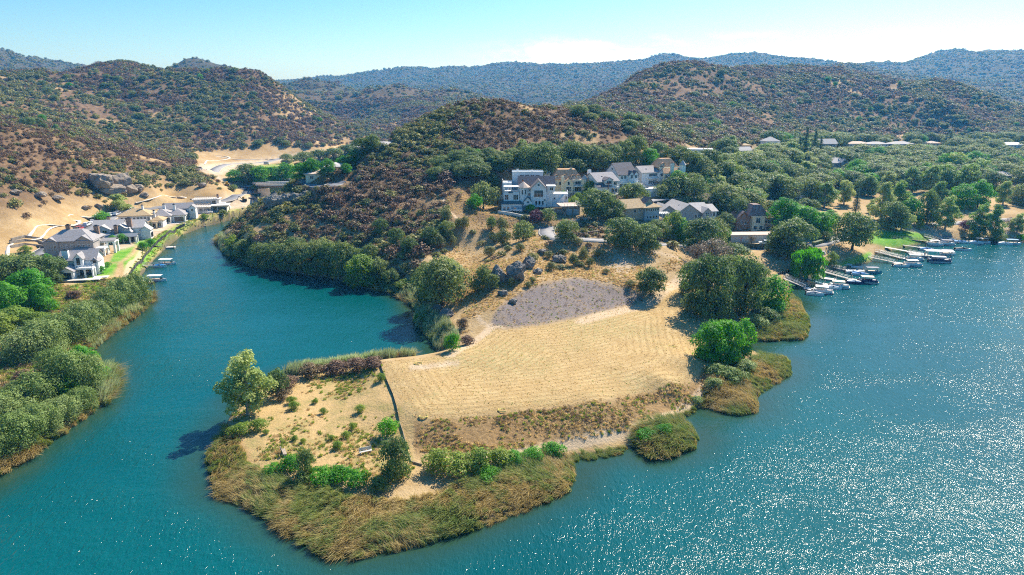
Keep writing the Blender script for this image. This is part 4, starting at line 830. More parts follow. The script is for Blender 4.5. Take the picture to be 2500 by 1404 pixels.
    def rail(s, pts, z, h=1.0, m=None, gap=1.2, name='railing'):
        mb = MB()
        for (a, b), (c, d) in zip(pts[:-1], pts[1:]):
            mb.bar((a, b, z+h), (c, d, z+h), .1, .08); mb.bar((a, b, z+h*.5), (c, d, z+h*.5), .05, .05); L = math.hypot(c-a, d-b); n = max(1, int(L/gap))
            for i in range(n+1): f = i/n; x, y = a+(c-a)*f, b+(d-b)*f; mb.box(x-.05, x+.05, y-.05, y+.05, z, z+h)
        return mb.build(name, m or M_TRIM, s.e)
    def deck(s, u0, u1, v0, v1, z, th=.3, m=None, name='balcony'):
        return MB().box(u0, u1, v0, v1, z-th, z).build(name, m or M_TRIM, s.e)
    def posts(s, pts, z0, z1, r=.16, m=None, name='column'):
        for x, y in pts: MB().box(x-r, x+r, y-r, y+r, z0, z1).box(x-r*1.35, x+r*1.35, y-r*1.35, y+r*1.35, z1-.22, z1-.001).box(x-r*1.3, x+r*1.3, y-r*1.3, y+r*1.3, z0+.001, z0+.25).build(name, m or M_TRIM, s.e)
    def turret(s, u, v, r, z0, z1, rh, wm, rm, n=8):
        ring = lambda rr, z: [(u+rr*math.cos(2*math.pi*(i+.5)/n), v+rr*math.sin(2*math.pi*(i+.5)/n), z) for i in range(n)]
        MB().loft([ring(r, z0), ring(r, z1)]).build('turret', WM[wm], s.e); MB().loft([ring(r*1.18, z1-.1), ring(r*1.18, z1+.1), ring(.05, z1+rh)]).build('turret_roof', RM[rm], s.e)
    def stairs(s, u0, z0, u1, z1, v0, v1, m='white'):
        n = max(3, int(abs(z1-z0)/.3)); mb = MB()
        for i in range(n):
            a, b = u0+(u1-u0)*i/n, u0+(u1-u0)*(i+1)/n; mb.box(min(a, b), max(a, b), v0, v1, min(z0, z1)-.3, z0+(z1-z0)*(i+1)/n)
        return mb.build('staircase', WM[m], s.e)
    def dormer(s, u, v, z, w=1.6, h=1.4, d=2.0, wm='cream', rm='tile'):
        dm = MB().box(u-w/2, u+w/2, v, v+d, z, z+h).build('dormer', WM[wm], s.e)
        MB().loft([[(u-w/2-.2, y, z+h-.05), (u, y, z+h+w*.4), (u+w/2+.2, y, z+h-.05), (u+w/2+.2, y, z+h+.1), (u, y, z+h+w*.4+.16), (u-w/2-.2, y, z+h+.1)] for y in (v-.25, v+d)]).build('dormer_roof', RM[rm], dm)
        s.win('f', v, u, z+h*.5, w*.6, h*.65)
HOUSES = []
# --- white mansion with the tall gable
h = House('mansion', 'large white mansion with dark grey roof, tall front gable and round-cornered tower', 1292, 514)
h.vol(-11.5, -3.0, -2.5, 6, -4, 3.4, 'white'); MB().loft([[(-12.0,-3.0,3.4),(-2.6,-3.0,3.4),(-2.6,6.4,3.4),(-12.0,6.4,3.4)],[(-10.8,-1.8,4.5),(-3.6,-1.8,4.5),(-3.6,6,4.5),(-10.8,6,4.5)]]).build('skirt_roof', RM['teal'], h.e)
h.garage('f', -2.5, -5.2, -.1, 4.6, 2.5, WM['blue']); h.wins('f', -2.5, -11, -8, 2, 1.4, .9, 1.5, ny=2)
h.vol(-10.6, -4.2, -.6, 6, 4.4, 8.6, 'white'); h.win('f', -.6, -9.4, 6.3, 1.5, 2.2, nx=2, ny=2); h.win('f', -.6, -5.6, 6.3, 1.9, 2.2, nx=3, ny=2); h.wins('l', -10.6, .2, 5, 2, 6.3, 1.2, 1.8, ny=2)
MB().loft([[(-8.6,-1.0,8.2),(-6.9,-1.0,8.2),(-6.9,-.6,8.9),(-8.6,-.6,8.9)],[(-8.6,-1.0,8.3),(-6.9,-1.0,8.3),(-6.9,-.6,9.0),(-8.6,-.6,9.0)]]).build('window_hood', RM['teal'], h.e)
h.rail([(-10.5, 6), (-10.5, -.5), (-4.3, -.5)], 8.6); h.posts([(-10.2, -.2), (-7.4, -.2), (-4.6, -.2), (-10.2, 4), (-4.6, 4)], 8.6, 10.9, .1, name='pergola_post'); MB().box(-10.6, -4.2, -.6, 4.4, 10.9, 11.1).build('pergola_roof', RM['white'], h.e)
h.turret(-2.4, 1.6, 2.5, -3, 10.6, 2.6, 'white', 'straw', 10); h.win('f', -.8, -2.9, 8.6, .5, 2.0, nx=1); h.win('f', -.8, -1.6, 8.7, .5, 2.0, nx=1)
h.vol(.6, 7.0, -1.2, 9, 1.6, 10.4, 'white', 'v', 3.6, 'dark', .5); h.win('f', -1.2, 3.8, 8.0, 3.6, 3.0, nx=3, ny=2); h.win('f', -1.2, 3.8, 12.0, .8, .8, nx=1)
h.wins('f', -1.2, 2.2, 6.2, 3, 3.6, .8, 2.0, nx=1); h.win('f', -1.2, 6.3, 5.0, .7, .9); h.deck(1.8, 7.0, -2.6, -1.2, 2.3); h.rail([(1.9, -1.3), (1.9, -2.5), (6.9, -2.5), (6.9, -1.3)], 2.3)
h.vol(-.4, 9.6, .2, 8, -3, 1.6, 'stone'); h.win('f', .2, 4.4, .6, 1.2, 1.6); h.vol(-.6, .6, .4, 8, 1.6, 10.2, 'white'); h.win('f', .4, 0.0, 7.4, .5, 1.4, nx=1); h.win('f', .4, 0.0, 9.4, .5, .7, nx=1)
h.vol(-2.2, .9, -2.0, 1.0, 1.2, 4.6, 'white', 'v', 1.8, 'teal', .3); h.win('f', -2.0, -.6, 4.2, .7, .8); MB().loft([[(-2.4,-3.4,1.0),(1.3,-3.4,1.0),(1.0,-2.0,2.6),(-2.0,-2.0,2.6)],[(-2.4,-3.4,1.15),(1.3,-3.4,1.15),(1.0,-2.0,2.75),(-2.0,-2.0,2.75)]]).build('porch_roof', RM['teal'], h.e)
h.vol(7.0, 9.6, .6, 8, 1.6, 8.6, 'white'); h.vol(7.4, 10.6, .4, 5, 8.6, 11.0, 'white', 'flat', 0, 'white', .6); h.win('f', .4, 9.2, 10.0, 1.2, 1.3)
h.vol(-4.2, 10.5, 4.5, 12, 2, 10.8, 'white', 'u', 4.0, 'dark', .6); h.chimney(-2.6, 3.6, .8, .8, 10.2, 13.6, 'rust')
h.vol(-7.0, 6.2, 13.2, 19, 6, 16.0, 'white'); MB().box(-7.2, 6.4, 13.0, 13.35, 16.001, 16.5).box(-7.2, 6.4, 18.9, 19.2, 16.001, 16.5).build('parapet', WM['white'], h.e); h.wins('f', 13.2, -4, 5, 4, 14.6, 1.6, .5); h.chimney(-4.8, 15, .9, .9, 16, 17.6, 'white'); h.chimney(1.5, 15, .7, .7, 16, 17.2, 'white')
h.vol(-11.2, -7.2, 7.5, 13, 5, 12.0, 'white'); h.rail([(-11.1, 13), (-11.1, 7.6), (-7.3, 7.6)], 12.0); h.stairs(-12.8, 4.5, -8.5, 9.5, 6.2, 7.4)
h.vol(9.62, 16.2, 1.5, 7, 1, 7.6, 'white'); h.stairs(9.9, 2.0, 14.6, 7.0, .3, 1.5); h.win('f', 1.5, 10.6, 5.4, .6, .8, nx=1); h.win('f', 1.5, 15.4, 5.6, .6, 1.4, nx=1); h.rail([(9.8, 1.6), (16.1, 1.6), (16.1, 6.8)], 7.6)
# --- cream house with the tile mansard
h = House('mansion', 'cream mansion with pinkish tiled mansard roof, dormers and a corner turret', 1400, 482, 4)
h.vol(-4.6, 4.2, 0, 10, -3, 8.6, 'cream'); h.vol(-4.6, 6.0, -1.6, 3, -4, 2.3, 'stone'); h.wins('f', -1.6, -4, 3, 3, .6, 1.2, 1.8)
h.hip(-9.0, 3.6, 2, 11, 8.7, 4.6, 'tile', .5, .45); h.vol(-9.0, -4.6, 2.2, 10, -1, 8.5, 'cream'); h.vol(-4.4, -.4, -.8, 4, 2.3, 7.4, 'cream', 'v', 2.0, 'tile', .35); h.win('f', -.8, -2.4, 7.0, .9, 1.6, nx=1); h.win('f', -.8, -2.4, 4.2, 2.0, 2.2, nx=3, ny=2)
h.win('f', 0, 1.9, 4.2, 2.6, 2.0, nx=3); h.win('f', 0, 1.9, 7.0, 2.4, 1.8, nx=3); h.deck(-.3, 4.2, -1.5, 0, 2.9); h.rail([(-.2, -1.4), (4.1, -1.4)], 2.9, .9, M_DARK); h.deck(-.3, 4.2, -1.2, 0, 5.7); h.rail([(-.2, -1.1), (4.1, -1.1)], 5.7, .9)
h.turret(4.9, .6, 1.25, -3, 8.9, 2.2, 'cream', 'light'); h.wins('f', 2, -8.6, -5, 2, 6.6, 1, 1.4); h.chimney(-5.0, -.1, 1.2, 1.0, -2, 10.6, 'cream', False); h.chimney(-.6, 5, 1.0, 1.0, 9, 14.2, 'cream')
for u in (-7.4, -3.8, -.0, 2.4): h.dormer(u, 2.1, 9.0)
h.rail([(-.4, .1), (4.1, .1)], 8.6, .9)
h.vol(-12.5, -9.6, 8, 13, 3, 11, 'pale', 'u', 1.6, 'light')
# --- double garage with roof terrace
h = House('garage', 'low stone garage with two blue-grey doors and a terrace on top', 1398, 525, 8, 'garage')
h.vol(-2.7, 2.7, 0, 6, -3, 3.0, 'stone'); h.deck(-4.6, 3.0, -.4, 8, 3.35, .34, RM['straw'], 'terrace'); h.garage('f', 0, -1.3, 0, 2.0, 2.2, WM['blue']); h.garage('f', 0, 1.3, 0, 2.0, 2.2, WM['blue']); h.rail([(-4.5, -.3), (2.9, -.3), (2.9, 7.9)], 3.35, .9)
# --- cream-grey house with terraces
h = House('mansion', 'pale grey-green house with grey roof and stacked balconies left of the dark gable', 1484, 480, 24)
h.vol(-5.4, 5.0, 0, 12.5, -4, 7.6, 'pale', 'u', 3.4, 'grey', .6); h.vol(-6.4, -.4, -2.2, 2, -4, 5.2, 'pale', 'u', 1.3, 'dark', .35); h.wins('f', -2.2, -6, -1, 4, 2.4, .8, 1.7, nx=1); h.wins('f', 0, -4.4, 4.6, 4, 6.2, 1.5, 1.5); h.wins('f', 0, 0, 4.8, 3, 2.6, 1.2, 1.8)
h.deck(-1.5, 4.6, -1.8, 0, 4.7); h.rail([(-1.4, -1.7), (4.5, -1.7), (4.5, 0)], 4.7, .95); h.deck(0, 4.6, -1.8, 0, 1.2); h.rail([(.1, -1.7), (4.5, -1.7)], 1.2, .95); h.posts([(.2, -1.6), (2.3, -1.6), (4.3, -1.6)], -3, 4.4, .12); h.vol(-2.6, 1.4, -1.6, 2, 5.9, 8.2, 'pale', 'v', 1.2, 'dark', .3); h.win('f', -1.6, -.6, 7.1, 2.4, 1.5, nx=3)
h.wins('l', -5.4, 3, 10, 2, 5.5, 1.1, 1.4); h.chimney(-4.2, 9.5, 1.4, 1.1, 8, 12.2, 'white', False); h.garage('f', 0, -3.6, -3, 2.6, 2.4); MB().box(-1.9, -1.2, 3.0, 3.7, 9.4, 9.7).build('skylight', M_GLASS, h.e)
# --- white house with the dark gable roof
h = House('mansion', 'tall white house with steep dark gable roof between two balconied houses', 1530, 466, 22)
h.vol(-4.4, 4.6, 0, 12, -3, 8.4, 'white', 'u', 5.0, 'dark', .6); h.vol(.4, 2.6, -1.2, 3, -1, 8.2, 'white', 'v', 1.7, 'dark', .3); h.vol(2.8, 5.0, -1.2, 3, -1, 8.2, 'white', 'v', 1.7, 'dark', .3)
h.win('f', -1.2, 1.5, 7.2, 1.1, 1.6); h.win('f', -1.2, 3.9, 7.2, 1.1, 1.6); h.wins('f', 0, -3.8, -.2, 2, 6.8, 1.0, 1.3); h.wins('f', 0, -4, 0, 2, 2.8, 1.1, 1.9); h.win('f', -1.2, 1.5, 2.4, 1.1, 2.2); h.win('f', -1.2, 3.9, 2.4, 1.1, 2.2); h.deck(-4.4, 5.2, -2.4, -1.2, 4.3); h.rail([(-4.3, -2.3), (5.1, -2.3)], 4.3); h.win('l', -4.4, 6, 10.6, 1.0, 1.2)
h.deck(-4.4, 5.2, -3.2, -1.2, .6); h.rail([(-4.3, -3.1), (5.1, -3.1)], .6)
# --- white house with long balconies
h = House('mansion', 'white three-storey house with long balconies and grey roof left of the turreted house', 1588, 456, 20)
h.vol(-5.0, 7.0, 0, 11, -3, 7.6, 'white', 'u', 2.8, 'grey', .5); h.wins('f', 0, -1.2, 3.2, 4, 6.2, .9, 1.5); h.wins('f', 0, -1.2, 3.2, 4, 2.4, .9, 1.7); h.win('l', -5, 3.2, 5.6, .9, 1.3); h.win('l', -5, 3.2, 2.2, .9, 1.3); h.vol(3.6, 7.2, -1.0, 3, -2, 7.6, 'white', 'v', 1.2, 'grey', .3); h.wins('f', -1, 3.8, 7.0, 1, 6.2, 1.8, 1.4); h.wins('f', -1, 3.8, 7, 1, 2.4, 1.8, 1.4)
h.deck(-2, 3.6, -1.6, 0, .9); h.rail([(-1.9, -1.5), (3.5, -1.5)], .9); h.deck(-2, 3.6, -1.2, 0, 4.6); h.rail([(-1.9, -1.1), (3.5, -1.1)], 4.6); h.vol(-3.4, 1.6, -5.4, -1.8, -4, -.6, 'white'); h.stairs(-2.6, -3.6, 1.4, .6, -3.2, -1.7); h.wins('f', -5.4, -3, 1.2, 3, -2.2, .9, 1.5); MB().box(-1.6, -.9, 2.4, 3.3, 9.1, 9.35).build('skylight', M_GLASS, h.e)
# --- tile-roofed house with turret
h = House('mansion', 'cream house with clay tile roof, thick chimney and pointed white turret', 1640, 442, 10)
h.vol(-6.0, 4.4, 1, 10, -3, 7.0, 'cream'); h.hip(-7.0, 3.6, 2.5, 11, 7.1, 4.2, 'tile', .5, .35); h.vol(-4.6, 2.6, -1.5, 3, -3, 4.2, 'cream', 'u', 2.2, 'tile', .3); h.turret(5.2, .4, 1.5, -3, 8.2, 2.6, 'white', 'light'); h.chimney(-.8, -1.3, 1.5, 1.2, -2, 9.4, 'pale'); h.wins('f', -1.5, -4.2, -1.8, 2, 2.6, .9, 1.4); h.dormer(-3.6, 2.6, 7.4); h.dormer(1.6, 2.6, 7.4); h.wins('f', -1.5, .6, 2.4, 1, 2.6, 1, 1.4); h.vol(-5.0, 3.0, -2.4, -1.6, -4, 0, 'brick')
h.win('f', -.9, 5.2, 4.5, .8, 2.0, nx=1)
# --- white box garage below
h = House('garage', 'small white flat-roofed outbuilding with grey gable behind the big oak', 1590, 484, 16, 'outbuilding')
h.vol(-3.4, 3.6, 0, 5, -2, 3.4, 'white', 'flat', 0, 'white', .3); h.vol(-5.6, -1.0, 2, 8, -2, 4.0, 'white', 'v', 1.6, 'grey'); h.garage('f', 0, .6, 0, 3.0, 2.3, WM['blue']); h.wins('l', -3.4, .6, 2, 1, 2, .8, 1)
# --- tan house with wrap-around windows
h = House('house', 'tan cottage with yellow-brown roof and a row of upper windows under the oaks', 1560, 538, 22)
h.vol(-6.0, 1.6, 0, 8, -3, 5.0, 'tan', 'u', 2.4, 'tan', .7); h.vol(1.6, 8.0, -1.2, 8, -3, 4.8, 'blue'); h.hip(1.2, 8.0, -1.2, 8, 4.9, 2.2, 'tan', .8); h.vol(3.2, 5.8, .6, 4, 5, 6.6, 'tan', 'v', 1.5, 'brown', .3); h.wins('f', -1.2, 1.9, 7.8, 6, 3.9, .62, 1.0, nx=1); h.wins('f', -1.2, 2.2, 7.6, 4, 1.2, .7, .9, nx=1); h.win('l', -6, 4, 4.6, 1, 1.3); h.wins('f', 0, -3, 1, 2, 3.6, .8, 1.2); h.wins('r', 8, 0, 7, 4, 3.9, .8, 1.0)
# --- pergola
h = House('pergola', 'white garden pergola on slim posts beside the grey-roofed house', 1616, 538, 5, 'pergola')
h.posts([(-2.4, 0), (0, 0), (2.4, 0), (-2.4, 3), (2.4, 3)], 0, 2.5, .12, name='post'); MB().box(-2.9, 2.9, -.5, 3.5, 2.5, 2.62).build('roof', RM['white'], h.e)
for i in range(7): MB().box(-2.7+i*.9-.05, -2.7+i*.9+.05, -.7, 3.7, 2.62, 2.8).build('rafter', M_TRIM, h.e)
# --- long grey-roofed house
h = House('house', 'long grey house with three pale grey gable roofs above the parking court', 1690, 545, 14)
h.vol(-13, -5.5, 3, 14, -3, 4.4, 'grey', 'v', 2.4, 'light', .6); h.vol(-6.5, 2.5, 0, 14, -3, 4.6, 'grey', 'v', 3.0, 'light', .6); h.vol(2.5, 8.4, 2.2, 13, -3, 4.2, 'grey', 'u', 2.6, 'light', .6); h.vol(4.6, 8.4, .2, 6, -3, 4.0, 'grey', 'v', 1.7, 'light', .4); h.vol(8.4, 13.5, 5, 15, -3, 3.6, 'white', 'u', 2.0, 'light', .6)
h.wins('f', 2.2, 2.6, 4.4, 1, 2.6, 1.2, 1.5); h.win('f', .2, 6.5, 3.2, 1.3, 1.7, nx=2, ny=2); h.wins('f', 5, 8.8, 13, 3, 2.4, .9, 1.4); h.wins('r', 13.5, 6, 14, 4, 2.4, 1, 1.3); h.win('f', 0, 1.4, 2.8, 1.0, 1.4)
for u, v, z in ((-9, 6, 5.9), (-7.4, 9, 5.3), (-3.6, 5, 6.4), (-1.2, 8, 6.9), (-.6, 4, 6.7)): MB().box(u-.2, u+.2, v-.2, v+.2, z-.5, z+.45).build('vent', M_DARK, h.e)
h = House('house', 'small white house with hipped brown-grey roof behind the long grey house', 1735, 508, 14); h.vol(-5.2, 5.2, 0, 8, -2, 3.4, 'white', 'hip', 2.4, 'brown'); h.wins('f', 0, -1, 5, 3, 2, 1, 1.3); h.door('r', 5.2, 3, 0)
h.vol(-9.5, -5.2, 1, 6, -2, 2.8, 'white', 'hip', 1.5, 'brown')
# --- brown house over the terrace wall
h = House('house', 'brown and cream cottage with steep dark roof above the stone terrace wall', 1845, 562, 6)
h.vol(-8.0, -2.0, 1.5, 9, -3, 4.6, 'brick', 'v', 2.8, 'brown', .6); h.vol(-2.0, 3.4, -.5, 9, -3, 6.0, 'cream'); h.hip(-3.2, 4.4, 0, 9, 6.1, 4.0, 'brown', .6, .35); h.vol(3.4, 8.2, 1, 9, -3, 4.6, 'brick', 'hip', 2.6, 'tan'); h.win('f', -.5, .4, 4.0, 1.7, 2.0); h.wins('f', -.5, -1.8, 3, 2, 1.0, 1.2, 1.4); h.wins('f', 1.5, -6.6, -3, 2, 2.8, .9, 1.5); h.wins('f', 1, 3.8, 8, 3, 3.2, 1.0, 1.5)
h.deck(3.0, 8.6, -1.8, 1, 1.9, .3, WM['wood']); h.rail([(3.1, -1.7), (8.5, -1.7), (8.5, .9)], 1.9, .9, WM['wood']); h.posts([(3.4, -1.4), (5.8, -1.4), (8.2, -1.4)], -2, 1.6, .14, WM['wood']); MB().box(-2.6, 4.0, -.9, .5, 5.6, 5.85).build('eave', WM['cream'], h.e)
h = House('terrace_wall', 'long cream retaining wall with stone cap below the brown cottage', 1852, 590, 3, 'wall'); h.vol(-11, 9, 0, 5.5, -3, 2.4, 'concrete'); h.deck(-11.3, 9.3, -.3, 5.8, 2.75, .34, RM['straw'], 'cap'); h.win('f', 0, 2.5, 1.0, .8, .7); h.win('f', 0, -2.5, 1.0, .8, .7)
h = House('shed', 'small pale blue shed half hidden by oaks beside the parking court', 1668, 578, 10, 'shed'); h.vol(-4, 3, 0, 5, -2, 2.8, 'blue', 'u', 1.1, 'tan', .4); h.wins('f', 0, -3, 2.4, 2, 1.5, .9, 1); h.door('f', 0, 0, 0)
# --- left bank: white house
h = House('house', 'white modern farmhouse with grey roofs, upper balcony and glass doors, nearest on the left bank', 176, 680, 12)
h.e.scale = (.76, .76, .80); h.frame = M_FRAMED
h.vol(-3.6, 1.6, -2.0, 5, -2, 3.2, 'white', 'v', 1.6, 'grey', .4); h.win('f', -2, -1.0, 1.5, 3.2, 2.3, nx=4, ny=1, dark=True, name='glass_door'); h.vol(-6, 8.4, 5, 14, -2, 6.4, 'white', 'u', 3.0, 'grey', .5); h.vol(1.6, 8.2, .6, 5, 3.2, 3.9, 'white'); h.posts([(8.0, .8), (5.0, .8), (8.0, 3.4)], -.5, 3.2, .3, WM['white'])
h.vol(1.6, 8.2, 3.6, 5.2, -2, 3.2, 'white'); h.win('f', 3.6, 4.4, 1.4, 4.4, 2.3, nx=4, dark=True, name='glass_door'); h.vol(.6, 4.0, 3.0, 8, 3.9, 7.2, 'white', 'v', 2.0, 'grey', .3); h.win('f', 3, 2.3, 6.2, 1.2, 2.6, nx=1, ny=3, dark=True); h.rail([(1.7, 1.0), (1.7, .7), (8.1, .7), (8.1, 4.8)], 3.9, 1.0); h.vol(6.6, 9.2, 5.0, 9, -2, 5.6, 'white', 'v', 1.3, 'grey', .3); h.win('f', 5, 7.9, 5.4, 1.1, 1.2); h.win('r', 9.2, 7, 2, 1.6, 2, dark=True)
h.chimney(-3.4, 6.4, 2.4, 1.6, 4, 10.4, 'white'); h.vol(-10, -5.5, 7, 14, -2, 4.2, 'white', 'v', 2.4, 'grey', .4); h.deck(-4.5, 12, -4.6, -1.6, .12, .3, M_CONC, 'patio'); h.deck(8.4, 14, -1.6, 1.6, .124, .3, M_CONC, 'patio'); h.wins('f', 5, -5.6, -4.6, 1, 4.6, .8, 1)
# --- left bank: taupe shingle house
h = House('house', 'taupe shingle house with grey hipped roof, white porch boxes and brick chimney', 192, 630, 10)
h.e.scale = (.90, .90, .92)
h.vol(-11.5, 6.0, 0, 12, -2, 6.6, 'taupe', 'hip', 3.6, 'grey', .6, .12); h.vol(-11.8, -6.4, -.3, 6, -1, 6.4, 'taupe', 'v', 1.7, 'grey', .4); h.vol(-.6, 6.3, -.3, 6, -1, 6.4, 'taupe', 'v', 2.2, 'grey', .4); h.wins('f', -.3, -8.4, -7, 1, 4.6, .8, 1.2); h.wins('f', 0, -6.3, -.8, 3, 4.8, .7, .9); h.wins('f', -.3, .2, 5.6, 3, 4.8, .8, .9); h.win('f', 0, -3, 1.6, 1.2, 1.4)
h.chimney(-4.4, 6, 1.6, 1.2, 8, 12, 'brick'); h.chimney(4.6, 9.5, 1.8, 1.2, 7, 10.8, 'brick'); h.vol(-.4, 7.2, -3.4, -.4, -1.5, 2.6, 'taupe', 'u', 1.2, 'grey', .4); h.vol(6.0, 9.6, 1.0, 5, 2.9, 3.4, 'white'); h.posts([(9.3, 1.3), (9.3, 4.7), (6.6, 1.3)], -.8, 2.9, .3, WM['white']); h.rail([(6.1, 1.1), (9.5, 1.1), (9.5, 4.9)], 3.4, .9)
h.vol(6.0, 11.5, 7, 11.5, 4.4, 5.0, 'white'); h.gable(6.2, 11.4, 7, 11.5, 4.98, .7, 'grey', 'u', .3); h.posts([(11.1, 7.4), (11.1, 11.1), (8.6, 7.4)], -.8, 4.4, .38, WM['white']); h.wins('r', 6, 1, 11, 4, 4.8, 1.2, 1.6); h.wins('r', 6, 1, 11, 3, 1.6, 1.6, 2.1)
# --- left bank: blue-grey house
h = House('house', 'blue-grey house with pale shingle roofs, brick chimneys and a white columned porch', 288, 591, 14)
h.e.scale = (.84, .84, .82)
h.vol(-11, 1.5, 3, 13, -2, 6.2, 'blue', 'u', 3.4, 'light', .6); h.vol(-9.6, -3, 1.4, 8, -2, 6.0, 'blue', 'v', 1.9, 'light', .4); h.win('f', 1.4, -5.4, 5.0, 1.9, 1.4); h.win('f', 1.4, -8.4, 4.8, .9, 1.4); h.wins('f', 3, -2.6, 1.2, 2, 4.8, .9, 1.2); h.vol(-3, 6, 1, 9, -2, 4.6, 'blue', 'v', 3.6, 'light', .4); h.vol(1.5, 10.5, 5, 14, -2, 6.0, 'white', 'u', 3.0, 'light', .5)
h.gable(-5.5, 9.2, -4.0, 1.6, 3.1, 1.0, 'metal', 'u', .4); h.posts([(-4.8, -3.8), (-2, -3.8), (.8, -3.8), (3.6, -3.8), (6.4, -3.8), (9.0, -3.8), (9.0, -1.2)], -.6, 3.0, .28, WM['white']); h.vol(-4.8, 8.4, -1.4, 1, -2, 2.9, 'white'); h.wins('f', -1.4, -4.4, 8, 6, 1.4, 1.3, 2.1, dark=True, name='glass_door')
h.chimney(.2, -.6, 1.5, 1.1, 2, 8.2, 'brick'); h.chimney(4.6, 5.4, 2.2, 1.4, 5, 10.6, 'brick'); h.chimney(-5.6, 10.5, 1.4, 1.0, 7, 10.8, 'brick'); h.vol(9.2, 13.5, 4.4, 9.5, -1, 4.6, 'white', 'v', 1.8, 'light', .4); h.posts([(13.2, 4.6), (11.4, 4.6), (9.6, 4.6), (13.2, 7), (13.2, 9.2)], -1, 4.4, .3, WM['white']); h.wins('r', 13.5, 5, 9, 3, 1.8, .9, 2.2, dark=True)
for u in (3.0, 4.1, 5.2): h.dormer(u, .9, 5.2, .9, 1.0, 1.6, 'white', 'light')
# --- left bank: clay-roofed villa
h = House('house', 'pale villa with low tan clay hip roof, third along the left bank', 352, 556, 14)
h.e.scale = (.9, .9, .9)
h.vol(-11, 3.5, 0, 11, -2, 6.0, 'white', 'hip', 2.8, 'tan', .8); h.vol(3.5, 9, -1, 7, -2, 3.3, 'white', 'hip', 1.6, 'tan', .6); h.chimney(-.8, 5, .9, .9, 7, 10.4, 'white'); h.chimney(4.4, 4, .9, .9, 4, 7.6, 'white'); h.wins('f', 0, -3, 3.4, 4, 4.6, .9, 1.5); h.wins('f', 0, -10.4, -3, 4, 4.6, .9, 1.3); h.wins('r', 3.5, 1, 6, 2, 4.6, 1.0, 1.5); h.vol(2.2, 6.8, -3.4, -1, 2.5, 2.9, 'white', 'flat', 0, 'tan'); h.posts([(2.5, -3.2), (6.5, -3.2), (4.5, -3.2)], -.6, 2.5, .25, WM['cream']); h.wins('f', -1, 3.8, 8.6, 2, 1.4, 1.4, 2.0)
# --- left bank: grey hip roofs with white gables
h = House('house', 'white house with grey hipped roofs and two black-capped chimneys beside the unfinished house', 408, 547, 14)
h.e.scale = (.88, .88, .85)
h.vol(-8, 2, 0, 12, -2, 4.2, 'white', 'hip', 3.4, 'grey', .6); h.vol(0, 8.5, 3, 12, -2, 4.0, 'white', 'hip', 3.0, 'grey', .6); h.vol(-4, 10.5, 12, 19, -2, 6.4, 'white', 'u', 2.4, 'grey', .5); h.vol(9.2, 12.4, 11, 16, -2, 6.6, 'white', 'v', 1.4, 'grey', .3); h.chimney(-2.0, 7, 1.2, 1.0, 6, 9.6, 'white'); h.chimney(3.0, 6.5, 1.2, 1.0, 5.6, 9.4, 'white'); h.wins('f', 0, -1.6, 1.8, 2, 2, 1.3, 2.2, dark=True); h.win('f', 3, 5.4, 1.8, 4.2, 2.3, nx=4, dark=True, name='glass_door'); h.wins('r', 8.5, 4, 11, 3, 1.8, 1.4, 2.1, dark=True); h.win('f', 12, 7, 5.2, 1.6, 1.0); h.deck(-2, 10, -2, .6, .1, .3, M_CONC, 'patio'); h.win('f', 11, 10.8, 5.4, 1, 1.2)
# --- unfinished house
h = House('unfinished_house', 'unfinished flat concrete house with bare roof trusses and open window holes', 490, 521, 12)
h.e.scale = (.78, .78, .75)
h.vol(-10.5, 6, 0, 9, -2, 4.0, 'concrete'); h.deck(-11, 6.5, -.8, 10, 4.35, .34, WM['concrete'], 'roof_slab'); h.vol(6, 15.5, 3, 12, -2, 4.2, 'concrete'); h.deck(5.6, 16.5, 1.4, 12.4, 4.65, .4, WM['concrete'], 'roof_slab'); h.vol(-6, 9.5, 11, 18, -2, 7.4, 'concrete'); h.deck(-6.8, 10.2, 10.2, 18.8, 7.8, .36, WM['concrete'], 'roof_slab'); h.vol(4.8, 8.6, 9.6, 11, 4, 7.2, 'concrete')
h.frame = M_FRAMED; h.wins('f', 0, -8.8, -5.2, 2, 2.0, .7, 2.4, nx=1, dark=True); h.win('f', 0, .4, 2.2, 1.6, 1.6, dark=True); h.win('f', 0, 2.9, 1.6, .9, 2.6, nx=1, dark=True); h.win('f', 0, 4.8, 2.3, 1.4, 1.4, dark=True); h.win('f', 3, 8.2, 2.2, 2.2, 2.2, dark=True); h.win('f', 3, 12.4, 1.7, 4.6, 3.0, nx=3, dark=True, name='garage_opening'); h.win('f', 9.6, 6.6, 5.8, 2.2, 2.0, nx=1, dark=True)
rr = random.Random(4)
for i in range(16):
    u = -10+i*1.0; MB().bar((u, 0, 4.36), (u+.1, 4.4, 5.7+rr.uniform(-.2, .2)), .09, .2).bar((u, 8.8, 4.36), (u+.1, 4.4, 5.7), .09, .2).build('truss', WM['wood'], h.e)
for i in range(14):
    u = -5.6+i*1.1; MB().bar((u, 11.2, 7.82), (u, 14.5, 9.3), .09, .2).bar((u, 17.8, 7.82), (u, 14.5, 9.3), .09, .2).build('truss', WM['wood'], h.e)
MB().bar((-10, 4.4, 5.75), (5.4, 4.4, 5.75), .12, .25).build('ridge_beam', WM['wood'], h.e); MB().bar((-5.6, 14.5, 9.3), (9.2, 14.5, 9.3), .12, .25).build('ridge_beam', WM['wood'], h.e); h.chimney(8.4, 15, 1.2, 1.2, 7.8, 10.6, 'brick', False)
